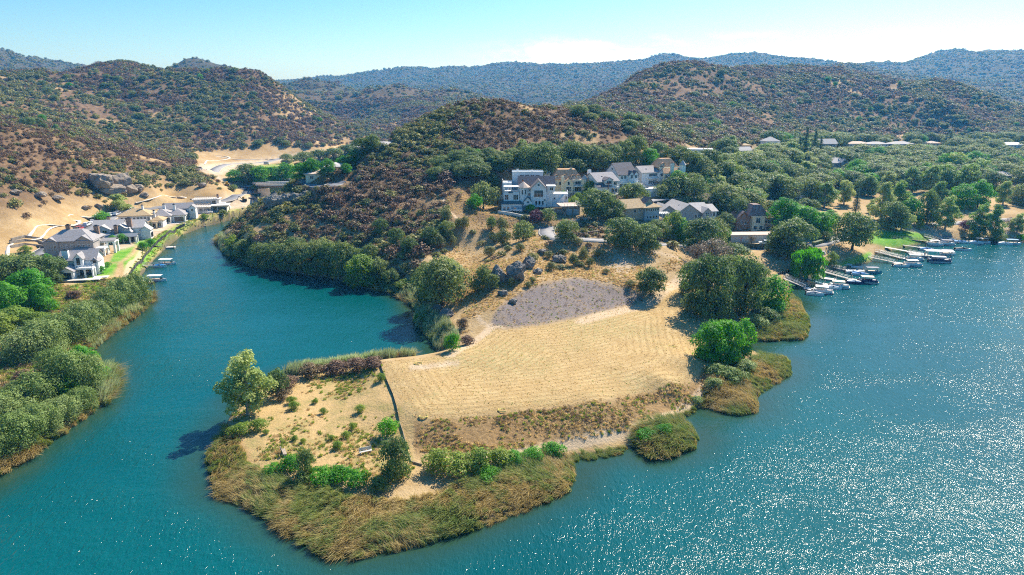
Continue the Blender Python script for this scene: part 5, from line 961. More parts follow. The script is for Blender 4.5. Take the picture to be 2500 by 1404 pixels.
# --- plain houses in the valley and among the far trees
def simple(label, px, py, wpx, hpx, wm, rm, roof='hip', rz=0, depth=9, rh=None, two=False, name='house'):
    h = House(name, label, px, py, rz); W = wpx*h.k; Hh = hpx*h.k; rh = rh or Hh*.38; zt = Hh-rh
    h.vol(-W/2, W/2, 0, depth, -3, zt, wm, roof, rh, rm, .6 if roof != 'flat' else .8)
    n = max(2, int(W/3)); h.wins('f', 0, -W/2+.6, W/2-.6, n, zt-1.3, 1.2, 1.2)
    if two: h.wins('f', 0, -W/2+.6, W/2-.6, n, zt-4.2, 1.2, 1.3)
    return h
simple('pale stone house with wide tan hip roof by the bridge', 772, 437, 50, 17, 'cream', 'straw', 'hip', 8, 14)
simple('house with grey-tan hip roof behind the one by the bridge', 815, 419, 42, 17, 'cream', 'light', 'hip', 8, 13)
simple('long white flat-roofed modern house on the slope at the village edge', 1706, 380, 64, 18, 'white', 'white', 'flat', -10, 9, 1.0)
simple('blue-grey house with gable roof half hidden in trees below the tan slope', 1820, 381, 32, 20, 'blue', 'light', 'u', 10, 8)
simple('small wooden house with reddish roof above the blue-grey gabled house', 1822, 362, 26, 10, 'rust', 'tan', 'hip', 0, 7)
h = simple('two-storey white house with flat balcony roof on the tan slope', 1886, 362, 34, 26, 'white', 'light', 'hip', 8, 9, two=True); h.deck(-4, 7, -2, 0, 3.2); h.rail([(-4, -1.9), (7, -1.9)], 3.2)
h = simple('taupe two-storey house with grey roof beside the tall pines', 2022, 368, 44, 27, 'taupe', 'light', 'u', 8, 10, two=True); h.deck(-5, 9, -2.4, 0, 2.2, .3, WM['wood']); h.rail([(-5, -2.3), (9, -2.3)], 2.2, .9, WM['wood'])
simple('long low house with pinkish tile roof at the left of the far row', 2098, 360, 52, 13, 'cream', 'straw', 'hip', 0, 12)
simple('long low house with light tile roof in the middle of the far row', 2145, 361, 48, 13, 'white', 'light', 'hip', 0, 12)
simple('low blue-walled house with pale hip roof at the right of the far row', 2205, 362, 54, 15, 'blue', 'light', 'hip', 4, 12)
simple('small low house with pinkish roof beside the slim cypresses', 2280, 358, 30, 12, 'cream', 'straw', 'hip', 0, 10)
simple('long low pale-roofed house at the far right edge', 2478, 362, 60, 13, 'white', 'white', 'hip', 0, 12)
h = simple('grey house with wide glazed gable standing alone in the oaks', 2046, 414, 32, 26, 'grey', 'light', 'u', 12, 10); h.vol(1, 6, -1.5, 5, -2, 4.6, 'grey', 'v', 2.2, 'light', .3); h.win('f', -1.5, 3.5, 4.2, 2.4, 3.2, nx=2, ny=2)
simple('low house with flat pale roof behind the meadow trees', 2330, 394, 44, 12, 'white', 'light', 'flat', 0, 12, .8)
simple('low grey house with pale roof near the right edge of the meadow', 2448, 440, 40, 18, 'grey', 'light', 'u', -6, 9)
simple('white house with dark gable roof left of the trio among the oaks', 1884, 472, 38, 22, 'white', 'dark', 'u', 8, 9)
simple('pale house with grey front gable in the middle of the trio among the oaks', 1922, 480, 30, 22, 'pale', 'grey', 'v', 8, 9)
simple('red-brown house with broad dark roof right of the trio among the oaks', 1962, 474, 42, 22, 'rust', 'brown', 'u', 8, 10)
simple('low white-roofed outbuilding in front of the trio among the oaks', 1955, 486, 30, 9, 'white', 'white', 'flat', 4, 6, .6)
# ------------------------------------------------------------------ marina: docks and boats
M_HULL = mat('white_gelcoat', (.80, .80, .79), .3, .04, 1.0, .5); M_DOCK = mat('dock_planks', (.50, .44, .38), .85, .2, 1.5); M_FLOAT = mat('dock_float_top', (.62, .58, .52), .85, .14, 1.2); M_ALU = mat('aluminium', (.55, .56, .57), .4, .08, 1.0, .5, .6)
def cmat(n, c, r=.6): return mat('cover_'+n, c, r, .08, 1.0)
CLO = dict(white=cmat('white', (.80, .79, .76)), tan=cmat('tan', (.58, .47, .36)), navy=cmat('navy', (.03, .05, .12)), blue=cmat('blue', (.03, .22, .50)), black=cmat('black', (.03, .03, .035)), teal=cmat('teal', (.10, .30, .36)), red=cmat('red', (.45, .05, .05)), grey=cmat('grey', (.35, .36, .38)))
def hull_rings(L, W, Hh, n=9):
    rings = []
    for i in range(n):
        f = i/(n-1); x = -L/2+L*f; w = W/2*(1-max(0, (f-.45)/.55)**2.2*.97)*(.9+.1*min(1, f*4)); k = .12*max(0, f-.5)*2
        rings.append([(x, -w, Hh+k), (x, -w*.82, -.05), (x, 0, -.22), (x, w*.82, -.05), (x, w, Hh+k), (x, w*.86, Hh+k-.02), (x, w*.8, Hh*.45+k*.6), (x, -w*.8, Hh*.45+k*.6), (x, -w*.86, Hh+k-.02)])
    return rings
def boat(kind, px, py, ang, label, cloth='white', L=6.0, hullm=None, z=0.05):
    x, y = at_z(px, py, 0.0); e = empty({'pontoon': 'pontoon_boat', 'runabout': 'motorboat', 'electric': 'electric_boat', 'row': 'rowing_boat'}[kind], (float(x), float(y), z), R(ang)); tag(e, label, 'boat', 'boats moored on the lake'); c = CLO[cloth]; hm = hullm or M_HULL
    if kind == 'pontoon':
        for s in (-1, 1): MB().tube([(-L/2, s*.85, .05), (L/2-.8, s*.85, .05), (L/2, s*.85, .25)], [.32, .32, .08], 8).build('pontoon', M_ALU, e, True)
        MB().box(-L/2, L/2-.2, -1.22, 1.22, .38, .46).build('deck', CLO['tan'], e); mb = MB()
        for s in (-1, 1): mb.box(-L/2+.1, L/2-.5, s*1.17-.03, s*1.17+.03, .47, 1.05)
        mb.box(-L/2+.1, -L/2+.16, -1.13, 1.13, .47, 1.05).box(L/2-.56, L/2-.5, -1.13, -.35, .47, 1.05).box(L/2-.56, L/2-.5, .35, 1.13, .47, 1.05); mb.build('fence_panel', hm, e)
        MB().box(-L/2+.3, -L/2+1.0, -1.0, 1.0, .47, .9).box(-L/2+.3, -L/2+.5, -1.0, 1.0, .9, 1.3).build('bench_seat', CLO['white'], e); MB().box(L/2-2.2, L/2-.8, .55, 1.05, .47, .9).build('bench_seat', CLO['white'], e); MB().box(.2, .9, -1.05, -.5, .47, 1.3).build('console', hm, e)
        for sx in (-L*.32, L*.14):
            for s in (-1, 1): MB().bar((sx, s*1.1, .9), (sx, s*1.08, 2.1), .05, .05).build('canopy_pole', M_ALU, e)
        MB().loft([[(-L*.40, y_, 2.12+.12*(1-(y_/1.25)**2)) for y_ in (-1.25, -.6, 0, .6, 1.25)]+[(-L*.40, y_, 2.05+.12*(1-(y_/1.25)**2)) for y_ in (1.25, .6, 0, -.6, -1.25)], [(L*.22, y_, 2.12+.12*(1-(y_/1.25)**2)) for y_ in (-1.25, -.6, 0, .6, 1.25)]+[(L*.22, y_, 2.05+.12*(1-(y_/1.25)**2)) for y_ in (1.25, .6, 0, -.6, -1.25)]]).build('canopy', c, e)
        MB().box(-L/2-.45, -L/2-.05, -.2, .2, .0, .95).build('outboard_motor', M_DARK, e)
    elif kind == 'electric':
        MB().loft(hull_rings(L, 2.2, .62)).build('hull', hm, e, False); MB().box(-L*.3, L*.12, -.75, .75, .45, .62).build('seat', CLO['tan'], e); MB().bar((-L*.48, -1.0, .64), (L*.3, -1.0, .68), .06, .06).bar((-L*.48, 1.0, .64), (L*.3, 1.0, .68), .06, .06).build('rub_rail', WM['wood'], e)
        for sx in (-L*.4, L*.18):
            for s in (-1, 1): MB().bar((sx, s*.92, .62), (sx, s*.9, 1.95), .05, .05).build('canopy_pole', M_ALU, e)
        MB().loft([[(x_, y_, 1.95+.2*(1-(y_/1.15)**2)*k) for y_ in (-1.12, -.5, .5, 1.12)]+[(x_, y_, 1.9+.14*(1-(y_/1.15)**2)*k) for y_ in (1.12, .5, -.5, -1.12)] for x_, k in ((-L*.46, .4), (-L*.1, 1), (L*.26, .4))]).build('canopy', c, e); MB().loft([[(L*.24, -.8, .7), (L*.24, .8, .7), (L*.18, .75, 1.3), (L*.18, -.75, 1.3)], [(L*.255, -.8, .7), (L*.255, .8, .7), (L*.195, .75, 1.3), (L*.195, -.75, 1.3)]]).build('windscreen', M_GLASS, e)
    elif kind == 'runabout':
        MB().loft(hull_rings(L, 2.1, .7)).build('hull', hm, e); MB().loft([[(L*.02, -.85, .72), (L*.02, .85, .72), (-L*.04, .8, 1.15), (-L*.04, -.8, 1.15)], [(L*.04, -.85, .72), (L*.04, .85, .72), (-L*.02, .8, 1.15), (-L*.02, -.8, 1.15)]]).build('windscreen', M_GLASS, e)
        MB().loft([[(-L*.46, -.85, .6), (-L*.46, .85, .6), (-L*.46, .8, .75), (-L*.46, -.8, .75)], [(-L*.1, -.9, .6), (-L*.1, .9, .6), (-L*.1, .3, 1.15), (-L*.1, -.3, 1.15)], [(L*.3, -.5, .7), (L*.3, .5, .7), (L*.3, .4, .82), (L*.3, -.4, .82)]]).build('cover', c, e); MB().box(-L/2-.4, -L/2-.02, -.18, .18, .1, 1.0).build('outboard_motor', M_DARK, e)
    else:
        MB().loft(hull_rings(L, 1.4, .42)).build('hull', hm, e)
        for xx in (-L*.25, L*.1): MB().box(xx-.15, xx+.15, -.5, .5, .3, .36).build('thwart', WM['wood'], e)
    return e
DOCKN = [0]
def dock(label, shore, end, float_end=None, w=1.3, fw=2.4, rails=True, m=None, z0=None, group='docks on the lake'):
    a = ground(*shore); za = max(a[2]+.25, .6) if z0 is None else z0; b = at_z(*end, 0.0); e = empty('dock', (a[0], a[1], 0)); tag(e, label, 'dock', group)
    L = lambda p, z: (float(p[0])-a[0], float(p[1])-a[1], z)
    A, Bq = Vector(L(a, za)), Vector(L(b, .45)); MB().bar(A, Bq, w, .12).build('gangway', m or M_DOCK, e)
    d = (Bq-A).normalized(); sd_ = Vector((-d.y, d.x, 0)).normalized()
    if rails:
        for s in (-1, 1):
            o = sd_*s*w*.48; mb = MB(); mb.bar(A+o+Vector((0, 0, .95)), Bq+o+Vector((0, 0, .95)), .06, .06).bar(A+o+Vector((0, 0, .5)), Bq+o+Vector((0, 0, .5)), .04, .04); n = max(2, int((Bq-A).length/1.8))
            for i in range(n+1): q = A.lerp(Bq, i/n)+o; mb.box(q.x-.035, q.x+.035, q.y-.035, q.y+.035, q.z, q.z+.95)
            mb.build('railing', m or M_ALU, e)
    n = max(1, int((Bq-A).length/5))
    for i in range(1, n+1):
        q = A.lerp(Bq, i/(n+.3)); MB().tube([(q.x, q.y, -1.5), (q.x, q.y, q.z-.05)], .1, 6).build('pile', WM['wood'], e)
    if float_end:
        c = at_z(*float_end, 0.0); Cq = Vector(L(c, .45)); Bf = Bq+Vector((0, 0, -.02)); MB().bar(Bf, Cq, fw, .1).build('float_deck', M_FLOAT, e); MB().bar(Bf-Vector((0, 0, .25)), Cq-Vector((0, 0, .25)), fw*.92, .38).build('float', CLO['grey'], e)
        d2 = (Cq-Bf).normalized(); s2 = Vector((-d2.y, d2.x, 0)).normalized()
        for t_, s in ((.1, 1), (.95, 1), (.95, -1)): q = Bf.lerp(Cq, t_)+s2*s*(fw/2+.14); MB().tube([(q.x, q.y, -1.5), (q.x, q.y, 1.5)], .12, 7).build('mooring_post', WM['wood'], e)
    return e
dock('long double gangway dock nearest the cove, with white-canopied boat at its end', (1912,682), (1966,705), (1998,715)); dock('second narrow gangway lying beside the nearest marina dock', (1918,678), (1973,702), None, 1.0)
dock('turquoise gangway dock below the weeping willow', (1956,680), (2005,695), (2030,701), m=CLO['teal']); dock('short pale dock just right of the weeping willow', (1990,671), (2006,681), (2041,686), rails=False); dock('long straight dock ending at the dark boat with tan canopy', (2009,667), (2073,684), (2108,690))
dock('dock beside two beached rowing boats, blue boat at its end', (2031,654), (2062,662), (2112,664)); dock('railed dock from the sandy edge to a white-canopied boat, nearest the small beach', (2119,629), (2182,643), (2210,648)); dock('pale dock starting at the lawn edge above the sandy beach', (2138,616), (2204,633), (2222,635)); dock('twin narrow gangway beside the pale lawn-edge dock', (2145,620), (2200,634), None, 1.0)
dock('concrete boat ramp dock running from the path across the lawn', (2160,606), (2214,616), (2262,624), 2.0, rails=False, m=M_CONC); dock('broad float dock carrying the long white roofed boat lift', (2215,619), (2250,625), (2322,634), fw=3.0); dock('dark railed dock that starts far up on the green lawn', (2180,582), (2268,592), (2290,597), m=WM['wood'])
dock('low plank dock beside the blue-covered runabout', (2204,601), (2240,606), (2262,608), rails=False); dock('railed dock with the blue-canopied pontoon boats', (2255,578), (2296,590), (2322,597)); dock('pale dock leading to the boat under a bright blue cover', (2279,577), (2326,590), (2345,594)); dock('brown railed dock left of the shoreline trees', (2355,580), (2376,589), (2396,594), m=WM['wood']); dock('dark dock under the trees at the right edge of the marina', (2406,579), (2436,590), (2470,597), m=CLO['grey'])
BO = [('pontoon',2010,715,-22,'pontoon boat with twin white canopies at the nearest marina dock','white',6.2),('runabout',1990,720,-22,'low grey runabout moored inside the nearest marina dock','grey',5.2),('pontoon',2050,702,-22,'pontoon boat with folded white top at the turquoise gangway','tan',6.2),('runabout',2034,705,-20,'white runabout moored along the turquoise gangway','white',5.2),('pontoon',2120,690,-14,'dark-sided pontoon boat with pale tan canopy','tan',6.2),('runabout',2088,692,-18,'low white boat beside the dark-sided pontoon boat','white',5.4),('runabout',2084,668,-20,'white motorboat left of the blue boat, cover half open','white',5.2),('runabout',2100,672,-18,'long white runabout with blue seats in front of the blue boat','blue',5.6),('electric',2132,666,-8,'turquoise boat with raised navy bimini top','navy',5.6),
 ('row',2066,649,-30,'upturned pale rowing boat on the grass, nearer the round bush','white',3.6),('row',2091,656,-25,'grey rowing boat on the sand beside the blue boat dock','white',3.6),('pontoon',2229,649,-12,'pontoon boat with white canopy at the sandy-edge dock','white',6.2),('runabout',2200,651,-16,'brown-covered boat beside the sandy-edge dock','tan',5.4),('pontoon',2234,635,-12,'pontoon boat with white canopy and dark fence at the lawn-edge dock','white',6.0),('pontoon',2294,640,-10,'dark-sided pontoon boat below the long white boat-lift roof','grey',8.0),('electric',2314,622,-12,'navy-topped boat behind the boat-lift roof','navy',5.6),('runabout',2262,611,-12,'runabout with blue stripe cover on the low plank dock','blue',5.4),('pontoon',2282,599,-10,'pontoon boat with dark fence under the lawn dock end','grey',6.2),('pontoon',2313,589,-10,'pontoon boat with slate-blue canopy, upper one of two','navy',6.2),('pontoon',2312,598,-10,'pontoon boat with slate-blue canopy, lower one of two','navy',6.2),('runabout',2347,593,-12,'white boat under a bright blue peaked cover','blue',6.2),('runabout',2352,611,-14,'white runabout with black bimini floating alone in front of the marina','black',6.2),('runabout',2384,594,-14,'white runabout beside the brown railed dock','white',5.6),('electric',2399,593,-12,'boat with tan canopy at the brown railed dock','tan',6.0),('runabout',2454,597,-14,'white runabout left of the blue-canopied boat at the right edge','white',5.8),('electric',2473,596,-12,'boat with bright blue canopy at the right edge of the marina','blue',6.0)]
for k, px, py, an, lb, cl_, L_ in BO: boat(k, px, py, an, lb, cl_, L_, CLO['teal'] if 'turquoise boat' in lb else CLO['navy'] if 'dark-sided' in lb else None, z=.35 if k == 'row' else .05)
q = at_z(2290, 628, 0.0); e = empty('boat_lift', (float(q[0]), float(q[1]), 0), R(-12)); tag(e, 'boat lift with long flat white roof on posts at the broad float dock', 'boat lift')
for xx in (-4.2, 0, 4.2):
    for yy in (-1.5, 1.5): MB().tube([(xx, yy, -1.5), (xx, yy, 2.5)], .1, 6).build('post', M_ALU, e)
MB().loft([[(-5, -1.9, 2.5), (-5, 1.9, 2.5), (-5, 1.9, 2.62), (-5, 0, 2.8), (-5, -1.9, 2.62)], [(5, -1.9, 2.5), (5, 1.9, 2.5), (5, 1.9, 2.62), (5, 0, 2.8), (5, -1.9, 2.62)]]).build('roof', RM['white'], e)
LD = [((377,602),(405,606),(428,605),'aluminium gangway dock across from the green bush, empty float'),((458,551),(484,555.5),(500,553),'empty dock at the upper end of the black silt fence'),((504,537),(528,541),(545,538),'empty dock between the silt fence end and the box truck'),((592,511),(609,516.5),(624,515),'farthest small dock near the rocky end of the central hill'),((348,650),(386,650),(402,649),'long gangway dock with a white canopied boat and blue cover'),((333,687),(362,690),(376,689),'lowest left-bank dock with the red kayak rack')]
for s_, e_, f_, lb in LD: dock(lb, s_, e_, f_, 1.3, 2.2)
boat('electric', 410, 645, 4, 'white canopied boat at the long gangway dock on the left bank', 'white', 6.2); boat('runabout', 392, 652, 4, 'small boat under blue cover beside the long left-bank dock', 'blue', 4.4); boat('electric', 384, 686, 4, 'white canopied boat at the lowest left-bank dock', 'white', 6.2); boat('row', 364, 693, 6, 'red kayak-like skiff at the lowest left-bank dock', 'red', 4.0, CLO['red'])
# ------------------------------------------------------------------ vehicles
PAINT = dict(white=mat('car_white', (.80, .80, .80), .25, .02, 1, .6), black=mat('car_black', (.02, .02, .025), .25, .05, 1, .6), red=mat('car_red', (.42, .03, .03), .25, .04, 1, .6), blue=mat('car_blue', (.03, .06, .16), .25, .04, 1, .6), silver=mat('car_silver', (.48, .49, .50), .3, .03, 1, .6), yellow=mat('machine_yellow', (.60, .36, .03), .5, .08, 1), green=mat('skip_green', (.04, .12, .08), .6, .15, 1)); M_TYRE = mat('tyre', (.025, .025, .025), .9, .1, 2)
def car(px, py, ang, paint, label, kind='suv', loc=None, name='car', cat='car', sc=1.0):
    p = loc or ground(px, py); e = empty(name, p, ang); e.scale = (sc,)*3; tag(e, label, cat, 'parked vehicles'); pm = PAINT[paint]; L, W = 4.7, 1.85
    prof = [(-L/2, .35), (L/2, .35), (L/2, .75), (L/2-.3, .95), (L*.2, 1.02), (-L/2+.05, 1.05), (-L/2, .8)]
    MB().loft([[(x_, y_, z_) for x_, z_ in prof] for y_ in (-W/2, -W/2+.05, W/2-.05, W/2)]).build('body', pm, e)
    if kind == 'pickup': cab = [(-.2, 1.0), (1.3, 1.0), (.75, 1.7), (-.1, 1.72)]
    elif kind == 'van': cab = [(-2.3, 1.0), (1.9, 1.0), (1.3, 2.1), (-2.25, 2.15)]
    else: cab = [(-2.2, 1.02), (1.25, 1.0), (.5, 1.66), (-1.9, 1.7)]
    MB().loft([[(x_, y_, z_) for x_, z_ in cab] for y_ in (-W/2+.12, W/2-.12)]).build('cabin', pm, e); cx = sum(a for a, _ in cab)/4; zb = 1.08
    for s in (-1, 1):
        MB().loft([[(cx+(x_-cx)*.86, y_, max(zb, z_-.1)) for x_, z_ in cab] for y_ in (s*(W/2-.118), s*(W/2-.10))]).build('side_window', M_GLASS, e)
        MB().box(L/2-.02, L/2+.02, s*.55-.18, s*.55+.18, .68, .82).build('headlight', M_HULL, e)
    a, b = Vector((cab[1][0], 0, cab[1][1])), Vector((cab[2][0], 0, cab[2][1])); nrm = Vector((b.z-a.z, 0, a.x-b.x)).normalized()*.02; q = [a.lerp(b, .12)+nrm, a.lerp(b, .9)+nrm]
    MB().loft([[(q[0].x, -.7, q[0].z), (q[0].x, .7, q[0].z), (q[1].x, .65, q[1].z), (q[1].x, -.65, q[1].z)], [(q[0].x+.01, -.7, q[0].z+.01), (q[0].x+.01, .7, q[0].z+.01), (q[1].x+.01, .65, q[1].z+.01), (q[1].x+.01, -.65, q[1].z+.01)]]).build('windscreen', M_GLASS, e)
    for xx in (-1.4, 1.45):
        for s in (-1, 1):
            wl = MB().tube([(xx, s*(W/2-.2), .34), (xx, s*(W/2+.02), .34)], .34, 12).build('wheel', M_TYRE, e); MB().tube([(xx, s*(W/2+.021), .34), (xx, s*(W/2+.03), .34)], .2, 8).build('rim', M_ALU, wl)
    return e
bl = ROADS['bank_road'][0]
def along(px, py, ln=bl):
    p = ground(px, py); i = int(np.argmin((ln[:, 0]-p[0])**2+(ln[:, 1]-p[1])**2)); d = ln[min(i+1, len(ln)-1)]-ln[max(i-1, 0)]; return math.atan2(d[1], d[0]), p, float(ln[i, 2])
CARS = [(185,570,'silver','silver car, lowest in the row behind the taupe house'),(189,564,'black','dark car just above the silver one in the row'),(195,562,'red','dark red car squeezed between two dark cars in the row'),(201,558,'blue','dark blue car below the white SUV in the row'),(213,552,'white','white SUV with dark windows in the middle of the row'),(226,546,'white','white pickup right above the white SUV'),(239,539,'red','bright red car in the upper row behind the blue-grey house'),(248,535,'white','white car just above the bright red one'),(259,532,'black','black car between white cars near the feathery tree'),(272,528,'white','white car next to the black one near the feathery tree'),(286,526,'white','white car under the right side of the feathery tree'),(293,522,'silver','silver car above the white one behind the clay-roofed villa'),(309,519,'white','white van near the top of the row'),(323,515,'white','last white car at the top of the row')]
for i, (px, py, c, lb) in enumerate(CARS):
    a, p, zr = along(px, py); car(px, py, a, c, lb, 'pickup' if 'pickup' in lb else 'van' if 'van' in lb else 'suv', (p[0], p[1], max(p[2], zr)))
car(508, 521, R(190), 'white', 'white pickup parked in front of the unfinished house', 'pickup'); car(1262, 517, R(160), 'white', 'white pickup on the drive of the large white mansion', 'pickup'); car(1460, 526, R(8), 'blue', 'dark blue SUV in the shade under the big oak'); car(1998, 624, R(150), 'silver', 'silver SUV parked on bare ground beside the weeping willow'); car(1868, 597, R(170), 'white', 'white car parked above the dark green fence'); car(487, 414, R(20), 'white', 'white car beside the far valley road at left', 'van'); car(651, 402, R(10), 'white', 'white van standing alone on the bare valley floor', 'van'); car(1912, 492, R(30), 'white', 'white car between the houses among the oaks'); car(2372, 556, R(15), 'blue', 'blue car in the shade behind the purple-leaved tree'); car(1730, 456, R(20), 'white', 'white car at the foot of the bare track cut', 'suv')
# box truck
p = ground(541, 513); e = empty('box_truck', p, R(12)); tag(e, 'white box truck parked beside the unfinished house', 'truck')
MB().box(-4.4, 2.4, -1.25, 1.25, 1.0, 3.7).build('cargo_box', PAINT['white'], e); MB().loft([[(2.55, y_, .6), (4.5, y_, .6), (4.5, y_, 1.5), (3.9, y_, 2.5), (2.55, y_, 2.5)] for y_ in (-1.1, 1.1)]).build('cab', PAINT['white'], e); MB().box(-4.3, 4.2, -.5, .5, .55, .95).build('chassis', M_DARK, e)
for xx in (-3.2, -2.2, 3.4):
    for s in (-1, 1): MB().tube([(xx, s*.85, .45), (xx, s*1.2, .45)], .45, 12).build('wheel', M_TYRE, e)
MB().box(2.9, 3.7, -1.13, -1.105, 1.6, 2.3).build('side_window', M_GLASS, e)
# excavator, skip, loader, trailer
p = ground(597, 493); e = empty('excavator', p, R(200)); tag(e, 'small dark excavator on the bare lot by the water', 'excavator')
for s in (-1, 1): MB().loft([[(-1.4, s*.9+t_, .35), (-1.1, s*.9+t_, 0), (1.1, s*.9+t_, 0), (1.4, s*.9+t_, .35), (1.1, s*.9+t_, .7), (-1.1, s*.9+t_, .7)] for t_ in (-.22, .22)]).build('track', M_TYRE, e)
MB().box(-1.3, 1.0, -.85, .85, .75, 1.5).build('body', M_DARK, e); c = MB().box(-.1, 1.0, -.8, .1, 1.5, 2.6).build('cab', PAINT['yellow'], e); MB().box(1.001, 1.02, -.7, 0, 1.7, 2.5).build('cab_window', M_GLASS, c); MB().bar((.9, .4, 1.3), (2.6, .4, 3.2), .25, .3).build('boom', M_DARK, e); MB().bar((2.6, .4, 3.2), (3.5, .4, 1.5), .2, .25).build('arm', M_DARK, e); MB().loft([[(3.3, 0, 1.5), (3.8, 0, 1.4), (3.6, 0, .8), (3.1, 0, 1.0)], [(3.3, .8, 1.5), (3.8, .8, 1.4), (3.6, .8, .8), (3.1, .8, 1.0)]]).build('bucket', M_DARK, e)
p = ground(625, 481); e = empty('skip', p, R(10)); tag(e, 'dark green waste skip on the bare lot near the bridge', 'skip'); MB().loft([[(-2.6, -1.1, .2), (2.6, -1.1, .2), (3.2, -1.15, 2.0), (-3.2, -1.15, 2.0)], [(-2.6, 1.1, .2), (2.6, 1.1, .2), (3.2, 1.15, 2.0), (-3.2, 1.15, 2.0)]]).build('bin', PAINT['green'], e)
for i in range(6): MB().box(-2.3+i*.9, -2.2+i*.9, -1.24, -1.16, .3, 1.9).build('rib', PAINT['green'], e)
MB().box(-2.9, 2.9, -1.0, 1.0, 2.003, 2.25).build('rubble', WM['wood'], e)
p = ground(617, 487); e = empty('flatbed_trailer', p, R(15)); tag(e, 'flat trailer with stacked lumber beside the excavator', 'trailer'); MB().box(-2.6, 2.6, -1, 1, .6, .75).build('bed', M_DARK, e); MB().box(-2.2, 1.8, -.8, .7, .752, 1.25).build('lumber', WM['wood'], e)
for xx in (-.6, .5):
    for s in (-1, 1): MB().tube([(xx, s*1.02, .35), (xx, s*1.2, .35)], .35, 10).build('wheel', M_TYRE, e)
p = ground(556, 454); e = empty('loader', p, R(30)); tag(e, 'small yellow loader beside the road junction', 'loader'); MB().box(-1.6, .9, -.8, .8, .6, 1.5).build('body', PAINT['yellow'], e); MB().box(-1.0, .3, -.7, .7, 1.5, 2.6).build('cab', PAINT['yellow'], e); MB().loft([[(1.4, -1, .1), (2.1, -1, .15), (1.5, -1, .9)], [(1.4, 1, .1), (2.1, 1, .15), (1.5, 1, .9)]]).build('bucket', M_DARK, e); MB().bar((.5, 0, 1.2), (1.6, 0, .5), .8, .15).build('arm', PAINT['yellow'], e)
for xx in (-1.1, .5):
    for s in (-1, 1): MB().tube([(xx, s*.82, .5), (xx, s*1.1, .5)], .5, 12).build('wheel', M_TYRE, e)
p = ground(1812, 584); e = empty('boat_trailer', p, R(155)); tag(e, 'covered motorboat on a trailer above the dark green fence', 'boat trailer'); hb = MB().loft([[(a_, b_, c_+1.0) for a_, b_, c_ in r_] for r_ in hull_rings(6.2, 2.2, .8)]).build('hull', M_HULL, e); MB().loft([[(-2.9, -.9, 1.7), (-2.9, .9, 1.7), (-2.9, .5, 1.9), (-2.9, -.5, 1.9)], [(0, -.9, 1.75), (0, .9, 1.75), (0, .4, 2.4), (0, -.4, 2.4)], [(2.4, -.4, 1.9), (2.4, .4, 1.9), (2.4, .2, 2.0), (2.4, -.2, 2.0)]]).build('cover', CLO['black'], hb); MB().box(-2.6, 3.6, -.5, .5, .5, .65).build('trailer_frame', M_ALU, e)
for s in (-1, 1): MB().tube([(-.8, s*.9, .33), (-.8, s*1.1, .33)], .33, 10).build('wheel', M_TYRE, e)
# ------------------------------------------------------------------ bridge
i0 = [int(np.argmin(np.hypot(bl[:, 0]-ground(px, py)[0], bl[:, 1]-ground(px, py)[1]))) for px, py in ((640, 450), (760, 443))]
A, Bq = Vector(bl[min(i0)]), Vector(bl[max(i0)]); e = empty('bridge', (A.x, A.y, 0)); tag(e, 'low concrete road bridge over the channel end', 'bridge'); D = Bq-A; d = D.normalized(); sdv = Vector((-d.y, d.x, 0)).normalized(); O = Vector((0, 0, A.z))
MB().bar(O-Vector((0, 0, .75)), O+D-Vector((0, 0, .75)), 7.6, .9).build('deck', WM['concrete'], e)
for s in (-1, 1): MB().bar(O+sdv*s*3.95+Vector((0, 0, .3)), O+D+sdv*s*3.95+Vector((0, 0, .3)), .3, 1.0).build('parapet', WM['concrete'], e); MB().bar(O+sdv*s*3.2-Vector((0, 0, 1.6)), O+D+sdv*s*3.2-Vector((0, 0, 1.6)), .5, .8).build('girder', M_DARK, e)
for f in (.12, .5, .88): q = D*f; MB().loft([[(q.x+sdv.x*s*3.4+d.x*t_, q.y+sdv.y*s*3.4+d.y*t_, z_) for s, t_ in ((-1, -.5), (1, -.5), (1, .5), (-1, .5))] for z_ in (-2, A.z-1.2)]).build('pier', WM['concrete'], e)
# ------------------------------------------------------------------ fences, walls, poles, benches
def fence(name, label, pts, h_, m, post_m, step=2.4, th=.06, cat='fence', lift=0.0):
    P = [ground(*q) for q in pts]; e = empty(name, P[0]); tag(e, label, cat); o = Vector(P[0]); line = []
    for a, b in zip(P[:-1], P[1:]):
        n = max(1, int(math.hypot(b[0]-a[0], b[1]-a[1])/step))
        for i in range(n): x_, y_ = a[0]+(b[0]-a[0])*i/n, a[1]+(b[1]-a[1])*i/n; line.append((x_, y_, float(max(H(x_, y_), .3))))
    line.append(P[-1])
    for i, (a, b) in enumerate(zip(line[:-1], line[1:])):
        a, b = Vector(a)-o, Vector(b)-o; dv = (b-a); dv.z = 0; nv = Vector((-dv.y, dv.x, 0)).normalized()*th/2
        MB().loft([[a-nv+Vector((0, 0, -.5)), a+nv+Vector((0, 0, -.5)), a+nv+Vector((0, 0, h_)), a-nv+Vector((0, 0, h_))], [b-nv+Vector((0, 0, -.5)), b+nv+Vector((0, 0, -.5)), b+nv+Vector((0, 0, h_)), b-nv+Vector((0, 0, h_))]]).build('panel', m, e)
        if post_m: MB().box(a.x-.06, a.x+.06, a.y-.06, a.y+.06, a.z-.5, a.z+h_+.15).build('post', post_m, e)
    return e
M_SILT = mat('silt_fabric', (.035, .04, .04), .9, .2, 2.0)
fence('silt_fence', 'black fabric silt fence along the left bank waterline', [(320,672),(331,655),(353,631),(372,608),(383,596),(406,578),(430,562),(452,551)], 1.1, M_SILT, WM['wood'], 3.0)
